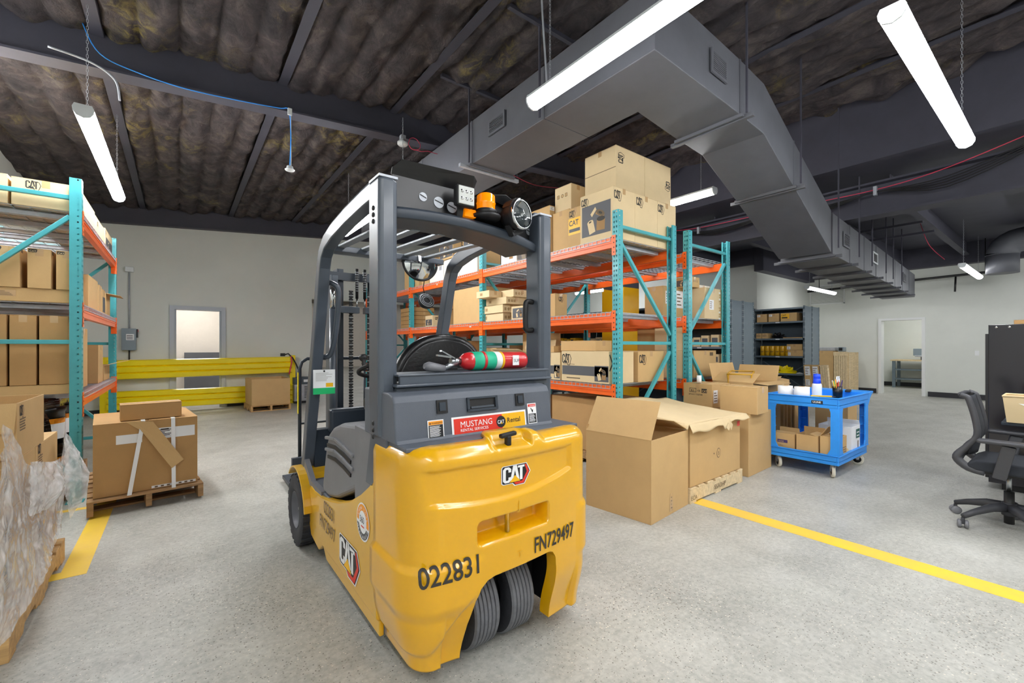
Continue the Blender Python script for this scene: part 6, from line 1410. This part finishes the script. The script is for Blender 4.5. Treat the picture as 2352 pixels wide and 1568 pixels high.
B().tube([(-.19, .22, .962), (-.12, .235, .965), (.12, .235, .965), (.19, .22, .962)], .014, P_, 10).obj('back_top_rail', OC)
B().tube([(-.215, .23, .50), (0, .24, .50), (.215, .23, .50)], .022, P_, 10).obj('back_lower_rail', OC)
noise_sheet('mesh_back', lambda u, v: (-.19+.38*u, (.155+.10*max(0, v-.45)**1.2+.08*max(0, .4-v)-.03*(1-(2*u-1)**2)), .53+.43*v), 12, 12, 'chair_fabric', OC, amp=0, thick=.004)
for s_ in (-1, 1):
    b = B(); b.bar((s_*.25, .03, .40), (s_*.29, -.02, .64), .035, .07, P_, up=(0, 1, 0)); b.bar((s_*.12, .03, .41), (s_*.26, .03, .41), .05, .02, P_); b.obj('arm_post', OC, bevel=.008)
    B().box(s_*.29-.045, s_*.29+.045, -.15, .13, .645, .672, P_).obj('arm_pad', OC, bevel=.012, seg=3)

# ------------------------------------------------------------------ left side: strapped box on pallet
pl = pallet('worn pallet at the yellow floor corner, under the strapped brown box', -.565, .17, 4.60, 5.72, m='wood_old', rz=0, nb=7, bare=True)
SB = carton('big dented brown box held to its pallet by two white straps', -.53, .135, 4.66, 5.44, .133, .71, 'card_dark', rz=0, tape=False,
            prints=[('-y', lambda p, w, h: (p.rect(.20*w, .70*h, .44*w, .825*h, 'sticker'), p.rect(.56*w, .72*h, .97*w, .875*h, 'sticker'), [p.rect(.60*w, (.74+.02*i)*h, (.66+.05*(i % 3))*w, (.75+.02*i)*h, 'ink', 1) for i in range(6)], p.rect(.62*w, .85*h, .7*w, .862*h, 'ink', 1), p.rect(.53*w, .015*h, .98*w, .05*h, 'sticker'), [p.rect((.56+.06*i)*w, .02*h, (.59+.06*i)*w, .042*h, 'ink_soft', 1) for i in range(7)]))])
for o_ in (pl, SB): pass
ang = radians(6)
piv = Vector((-.55, 4.62, 0))
def turn(o):
    M = Matrix.Translation(piv) @ Matrix.Rotation(ang, 4, 'Z') @ Matrix.Translation(-piv); o.matrix_world = M @ (Matrix.Translation(o.location) @ Matrix.Rotation(o.rotation_euler.z, 4, 'Z'))
turn(pl); turn(SB)
FB = carton('small flat brown box resting on top of the strapped box', -.37, .03, 4.72, 4.9, .714, .845, 'card_dark', rz=0); turn(FB)
def strap(x, sx):
    b = B(); b.add([(x+sx, 4.652, .714), (x+sx+.028, 4.652, .714), (x+.028, 4.605, .115), (x, 4.605, .115)], [(0, 1, 2, 3)], 'sticker'); b.add([(x+sx, 4.652, .714), (x+sx+.028, 4.652, .714), (x+sx+.028, 5.42, .716), (x+sx, 5.42, .716)], [(0, 1, 2, 3)], 'sticker')
    M = Matrix.Translation(piv) @ Matrix.Rotation(ang, 4, 'Z') @ Matrix.Translation(-piv); b.xf(M); o = b.obj('strap'); s_ = o.modifiers.new('t', 'SOLIDIFY'); s_.thickness = .0015; return o
tag(strap(-.335, .09), 'slanting white strap round the dented box, left one', 'strap'); tag(strap(-.05, .0), 'upright white strap round the dented box, right one', 'strap')
b = B(); b.add([(-.29, 4.66, .712), (-.17, 4.645, .70), (.03, 4.60, .36), (-.05, 4.595, .30)], [(0, 1, 2, 3)], 'card'); b.add([(-.34, 4.66, .714), (-.29, 4.66, .712), (-.19, 4.64, .55), (-.23, 4.65, .62)], [(0, 1, 2, 3)], 'card')
o = b.obj('cardboard_strip'); s_ = o.modifiers.new('t', 'SOLIDIFY'); s_.thickness = .006; tag(o, 'cardboard corner strip hanging slantwise over the dented box', 'cardboard')
o.matrix_world = Matrix.Translation(piv) @ Matrix.Rotation(ang, 4, 'Z') @ Matrix.Translation(-piv)

# near left: stacked boxes on pallet with clear film
NP = pallet('pale pallet at the bottom left corner under the film-wrapped boxes', -1.55, -.565, 2.72, 3.84, m='wood', nb=8, h=.135)
def txt_block(a, b0):
    def f(p, w, h):
        s = .045
        q = Print(p.o+p.u*(a*w)+p.w*(b0*h), p.u, p.w); p.outline_logo(a*w, b0*h, .05)
        for i in range(5): p.rect(a*w, (b0*h)-.02-i*.013, a*w+.10-.006*(i % 3), (b0*h)-.013-i*.013, 'ink_soft')
    return f
tiers = [(.137, .35), (.352, .565), (.567, .78)]
for r, (z0, z1) in enumerate(tiers):
    for c, (y0, y1) in enumerate(((2.86, 3.44), (3.45, 3.98))):
        carton('tan box in the film-wrapped stack, %s column, %s layer' % (('near', 'far')[c], ('bottom', 'second', 'third')[r]), -1.13, -.62, y0, y1, z0, z1, 'card', prints=[('+x', txt_block(.08, .75))])
        if r > 1: continue
carton('open-topped tan box on the very top of the film-wrapped stack', -1.13, -.615, 3.08, 3.60, .782, 1.05, 'card', opened={'-y': (-80, .14), '-x': (140, .12)}, prints=[('+x', txt_block(.08, .75))])
def crinkle_sheet(name, fn, nu, nv, parent, amp, sc, seed):
    b = B(); vs = []
    for i in range(nu+1):
        for j in range(nv+1):
            p = Vector(fn(i/nu, j/nv)); q = p*sc+Vector((seed*3.1, seed, seed*.7)); r = 0; f = 1; a = 1
            for k in range(4): r += a*(1-2*abs(noise.noise(q*f))); f *= 2.1; a *= .5
            w = noise.noise_vector(p*2.2+Vector((seed, 0, 5)))
            vs.append(p+Vector((1, .35*w.y, .3*w.z)).normalized()*(r-.9)*amp+w*amp*1.4)
    b.add(vs, [(i*(nv+1)+j, (i+1)*(nv+1)+j, (i+1)*(nv+1)+j+1, i*(nv+1)+j+1) for i in range(nu) for j in range(nv)], 'film', True)
    return b.obj(name, parent)
def lerp(a, b_, t): return a+(b_-a)*t
def pw(t, pts):
    for (x0, y0), (x1, y1) in zip(pts, pts[1:]):
        if t <= x1: return lerp(y0, y1, (t-x0)/(x1-x0))
    return pts[-1][1]
TOPZ = [(0, .93), (.12, .99), (.22, .93), (.30, .76), (.45, .70), (.62, .60), (.72, .52), (.78, .60), (.86, .76), (.90, .80), (1., .52)]
F1 = crinkle_sheet('plastic_film', lambda u, v: (-.580+.035*sin(v*3.1+u*4)*(1-v*.5)+(.05*sstep(.6, 1, v)*sstep(.30, .0, u)), 2.40+1.62*u, .15+(pw(max(0, (1.62*u-.26)/1.36), TOPZ)-.15)*v), 170, 90, None, .011, 4.5, 2)
tag(F1, 'clear crumpled plastic film hanging round the lower boxes at bottom left', 'plastic film')
crinkle_sheet('film_peak', lambda u, v: (-.575+.09*u*sin(v*2.6), 3.90+.17*u-.0*v, lerp(.40, .80, v)-.30*u*u*(1-v)*0-.22*u), 46, 60, F1, .010, 8, 5)
crinkle_sheet('film_bunch', lambda u, v: (-.565+.05*sin(u*pi)*sin(v*pi), 3.05+.62*u, lerp(.42, .66, v)+.10*(1-u)), 70, 40, F1, .018, 6, 8)
crinkle_sheet('film_end', lambda u, v: (-.60-.55*u, 2.68-.03*sin(v*5), .15+.80*v), 60, 60, F1, .012, 6, 11)
# black wrapped pails under the left rack
PW = pallet('old pallet under the black-wrapped pails below the left rack', -1.62, -.78, 5.28, 6.45, m='wood_old')
n_ = 0
for r in range(2):
    for (x, y) in ((-.95, 5.45), (-1.27, 5.45), (-.95, 5.80), (-1.27, 5.80), (-.95, 6.15), (-1.27, 6.15), (-1.52, 5.62)):
        z = .132+r*.335; b = B(); b.lathe([(0, 0), (.138, 0), (.148, .30), (.156, .305), (.156, .335), (.15, .34), (.0, .34)], 'black_gloss', 28); o = b.obj('pail', loc=(x, y, z))
        o.scale.z = .96; tag(o, 'black pail under the left rack, %s layer, %s' % (('lower', 'upper')[r], ('front corner by the post', 'front middle', 'second row right', 'second row left', 'back row right', 'back row left', 'leftmost')[n_ % 7]), 'pail'); n_ += 1
        b = B(); R0 = .1475; a0, a1 = -2.5, .4; N_ = 14
        vs = []; 
        for i in range(N_+1):
            a = a0+(a1-a0)*i/N_
            for zz, rr in ((.06, .1425), (.20, .1465), (.20, .1466), (.245, .148)): vs.append((rr*cos(a)*1.004, rr*sin(a)*1.004, zz))
        b.add(vs, [(i*4, i*4+4, i*4+5, i*4+1) for i in range(N_)], 'sticker'); o2 = len(b.v); b.add(vs, [(i*4+2, i*4+6, i*4+7, i*4+3) for i in range(N_)], 'st_orange'); b.obj('pail_label', o)
WR = noise_sheet('stretch_wrap', lambda u, v: (-1.235+.40*max(-1, min(1, 1.25*cos(u*2*pi))), 5.80+.545*max(-1, min(1, 1.25*sin(u*2*pi))), .46+.42*v*(1 if v < 1 else 1)), 90, 12, 'wrap_black', amp=.012, sc=9, thick=0)
WR.scale = (1, 1, 1)
tag(WR, 'glossy black stretch wrap round the pails under the left rack', 'plastic film')
noise_sheet('wrap_band', lambda u, v: (-1.235+.445*max(-1, min(1, 1.25*cos(u*2*pi))), 5.80+.55*max(-1, min(1, 1.25*sin(u*2*pi))), .40+.09*v), 90, 5, 'wrap_black', WR, amp=.014, sc=14, thick=0)
for m in WR.data.vertices: pass
# ------------------------------------------------------------------ back wall: guard rails, posts, electrics
GR = thing('guard_rail', 'yellow corrugated guard rails on two posts along the back wall', 'guard rail', (-1.0, 11.28, 0))
def wrail(z0, z1, name, dz=0):
    prof = []; n = 48
    for i in range(n+1):
        t = i/n; q = (t*3) % 1; prof.append((-.04*min(1, q/.1, (1-q)/.14), z0+(z1-z0)*t))
    b = B(); vs = [(x, y, z+d_) for x, d_ in ((-.1, 0), (3.1, dz)) for y, z in prof]; k = n+1
    b.add(vs, [(i, i+1, k+i+1, k+i) for i in range(n)], 'guard_yellow', False); o = b.obj(name, GR); s_ = o.modifiers.new('t', 'SOLIDIFY'); s_.thickness = .006; s_.offset = 1
wrail(.68, 1.06, 'rail', .03); wrail(.09, .46, 'rail', -.02)
for x in (-.14, 3.12): B().box(x-.06, x+.06, .0, .10, 0, 1.12, 'guard_yellow').box(x-.12, x+.12, -.06, .16, 0, .012, 'guard_yellow').obj('post', GR, bevel=.004)
t = thing('charging_cable', 'black and red cable looped over the right guard rail post', 'cable', (2.05, 11.2, 0))
B().tube([(-.12, .03, 1.13), (-.04, 0, 1.16), (.05, -.02, 1.06), (.12, -.02, .92), (.17, 0, .80), (.2, 0, .74), (.18, 0, .70)], .016, 'black', 10).obj('cord', t); B().tube([(.02, -.02, 1.1), (.03, -.02, .95), (.0, -.02, .8), (-.02, -.01, .68)], .014, 'cable_red', 10).obj('cord', t); B().box(-.2, -.1, .0, .06, 1.1, 1.17, 'black').obj('plug', t, bevel=.01)
t = thing('battery_charger', 'grey ventilated battery charger box on the floor by the back opening', 'charger', (2.12, 11.1, .0))
B().box(0, .55, 0, .35, .05, .44, 'galv').obj('lower_case', t, bevel=.008); B().box(-.005, .555, -.005, .355, .44, .60, 'shelf_dark').obj('upper_case', t, bevel=.008)
for x in (.2, .33): B().box(x, x+.1, -.008, -.005, .49, .55, 'sticker').obj('display', t)
b = B()
for i in range(9):
    for j in range(8): b.box(.22+i*.033, .245+i*.033, -.002, 0, .12+j*.036, .14+j*.036, 'black')
for j in range(9): b.box(.04, .12, -.002, 0, .12+j*.032, .13+j*.032, 'black')
stuff(b.obj('vent_holes', t)); B().box(0, .55, 0, .35, 0, .05, 'black').obj('foot', t)
t = thing('disconnect_switch', 'grey electrical disconnect box with conduit on the back wall', 'electrical box', (-.90, 11.5, 1.25))
B().box(0, .22, -.14, 0, 0, .43, 'panel_electric').obj('enclosure', t, bevel=.008); B().box(.22, .245, -.1, -.04, .25, .42, 'st_black').box(.245, .25, -.09, -.05, .36, .41, 'st_red').obj('lever', t)
q = Print((.07, -.14, .2), (1, 0, 0), (0, 0, 1)); q.rect(0, 0, .12, .12, 'sticker'); [q.rect(.01, .02+i*.03, .1, .032+i*.03, 'ink', 1) for i in range(3)]; q.obj('rating_label', t)
B().cyl((.11, -.03, .43), (.11, -.03, 1.57), .014, 'galv', 12).obj('conduit', t); B().cyl((.11, -.03, 0), (.11, -.03, -.2), .012, 'black', 10).obj('conduit', t); B().box(.05, .18, -.08, 0, 1.55, 1.65, 'lamp_body').obj('junction_box', t, bevel=.006)
FP = pallet('small pallet in front of the guard rail under the open brown box', 1.12, 1.86, 10.16, 10.95, m='wood', h=.12, rz=radians(3))
carton('open brown box on the small pallet by the guard rail', 1.14, 1.85, 10.18, 10.9, .122, .66, 'card', rz=radians(3), opened={'-x': (-88, .04)})
carton('flat carton leaning by the strapped box beyond its right corner', -.1, .12, 5.8, 6.2, 0, .3, 'card') if False else None
tag(B().box(.1, .95, 13.7, 14.15, 0, 1.17, 'duct_paint').obj('low_cabinet'), 'dark grey low cabinet seen through the white doorway', 'cabinet')

# ------------------------------------------------------------------ hanging cables and detectors
def cable(name, label, pts, r, m, cat='cable', n=6):
    # smooth through the points
    P = [Vector(p) for p in pts]; out = []
    for i in range(len(P)-1):
        p0, p1, p2, p3 = P[max(i-1, 0)], P[i], P[i+1], P[min(i+2, len(P)-1)]
        for k in range(6):
            t = k/6; out.append(.5*((2*p1)+(-p0+p2)*t+(2*p0-5*p1+4*p2-p3)*t*t+(-p0+3*p1-3*p2+p3)*t**3))
    out.append(P[-1]); return tag(B().tube(out, r, m, n).obj(name), label, cat)
cable('network_cable', 'bright blue cable sagging along the roof rafter at the upper left', [(-.71, 5.2, 4.27), (-.67, 5.2, 4.12), (-.55, 5.19, 3.87), (-.29, 5.19, 3.80), (.06, 5.19, 3.78), (.52, 5.19, 3.82), (.84, 5.19, 3.86), (.93, 5.17, 3.86), (.95, 5.15, 3.6), (.94, 5.15, 3.25)], .005, 'cable_blue')
t = thing('ceiling_sensor', 'small white sensor dangling on a blue cable from the rafter', 'sensor', (.94, 5.15, 3.2)); B().lathe([(0, 0), (.045, .005), (.05, .015), (.035, .02), (.03, .05), (0, .055)], 'lamp_body', 20).obj('sensor_body', t); B().cyl((.012, 0, .05), (.012, 0, .62), .003, 'sticker', 6).obj('wire', t); B().box(-.02, .02, -.01, .01, .60, .67, 'lamp_body').obj('clip', t)
t = thing('smoke_detector', 'white smoke detector with a red wire coil on the rafter', 'detector', (2.22, 5.16, 3.83)); B().lathe([(0, 0), (.05, .005), (.065, .02), (.065, .045), (.05, .05), (.035, .085), (.0, .09)], 'lamp_body', 24).obj('detector_body', t); B().box(-.03, .03, -.03, .03, .085, .13, 'galv').obj('junction_box', t)
B().tube([(.16+.08*cos(a)+.004*sin(7*a), .01*sin(a*2), .07+.075*sin(a)) for a in [i*6*pi/60 for i in range(60)]], .004, 'cable_red', 6).obj('wire_coil', t); B().tube([(.16, 0, 0), (.25, 0, -.0), (.35, 0, .03), (.6, .02, .04)], .004, 'cable_red', 6).obj('wire', t)
cable('alarm_cable', 'thin red cable sagging behind the duct above the boxes', [(4.6, 6, 4.30), (5.1, 6, 4.24), (5.8, 6, 4.33)], .006, 'cable_red')
cable('girder_cable', 'red and white cable strung along the dark girder at the right', [(8.2, 5.3, 3.75), (8.2, 4.6, 3.68), (8.18, 3.6, 3.66), (8.18, 2.9, 3.66), (8.18, 1.85, 3.64), (8.18, 1.1, 3.72), (8.18, .2, 3.95)], .007, 'cable_red')
CBN = thing('cable_bundle', 'sagging bundle of black cables strapped along the dark girder', 'cable', (0, 0, 0))
for i in range(5): B().tube(smooth_pts([(8.17, 5.3, 3.72), (8.16, 4.3, 3.56-.02*i), (8.16, 3.4, 3.6-.01*i), (8.16, 2.5, 3.56-.02*i), (8.16, 1.85, 3.60), (8.16, 1.1, 3.60-.035*i), (8.16, .2, 3.85-.02*i)]), .008, 'black', 6).obj('cable', CBN)
for y in (4.6, 1.85): B().box(8.13, 8.19, y-.02, y+.02, 3.55, 3.68, 'galv').obj('cable_clamp', CBN)
cable('lamp_cord', 'grey flexible conduit curling above the big light tube', [(2.07, 2.3, 3.16), (2.05, 2.32, 3.6), (2.03, 2.34, 4.0), (1.95, 2.36, 4.12), (1.84, 2.38, 4.02)], .007, 'galv')
t = thing('junction_box', 'grey junction box on a purlin above the big light tube', 'electrical box', (1.75, 2.45, 3.98)); B().box(-.05, .05, -.05, .05, 0, .08, 'duct_paint').obj('box_body', t, bevel=.004); B().cyl((-.02, .05, .04), (-1.0, 4.0, .0), .012, 'dark_paint', 8).obj('conduit', t) if False else None
cable('lamp_cord', 'flexible conduit curling from the rafter by the left light tube', [(-.85, 5.1, 3.76), (-.6, 5.12, 3.74), (-.45, 5.15, 3.66), (-.42, 5.18, 3.5)], .009, 'galv')
cable('pull_cord', 'pink wire hanging from the ceiling near the far light tube', [(12.3, 2.05, 3.9), (12.35, 1.95, 3.5), (12.4, 1.85, 3.3), (12.4, 1.7, 3.1)], .006, 'cable_red')
t = thing('sprinkler_pipe', 'thin dark pipe crossing under the duct end on the far wall', 'pipe', (15.3, 0, 2.98)); B().cyl((0, 1.3, .12), (0, 5.1, .02), .03, 'black', 10).obj('pipe_run', t); B().cyl((0, 1.9, .08), (-.1, 1.9, -.3), .02, 'black', 8).obj('drop', t); B().cyl((0, 1.4, .1), (0, 1.4, .93), .01, 'black', 6).obj('hanger_rod', t); B().cyl((0, 4.8, .03), (0, 4.8, .92), .01, 'black', 6).obj('hanger_rod', t)
# colour the far opening: posts of the rack beyond
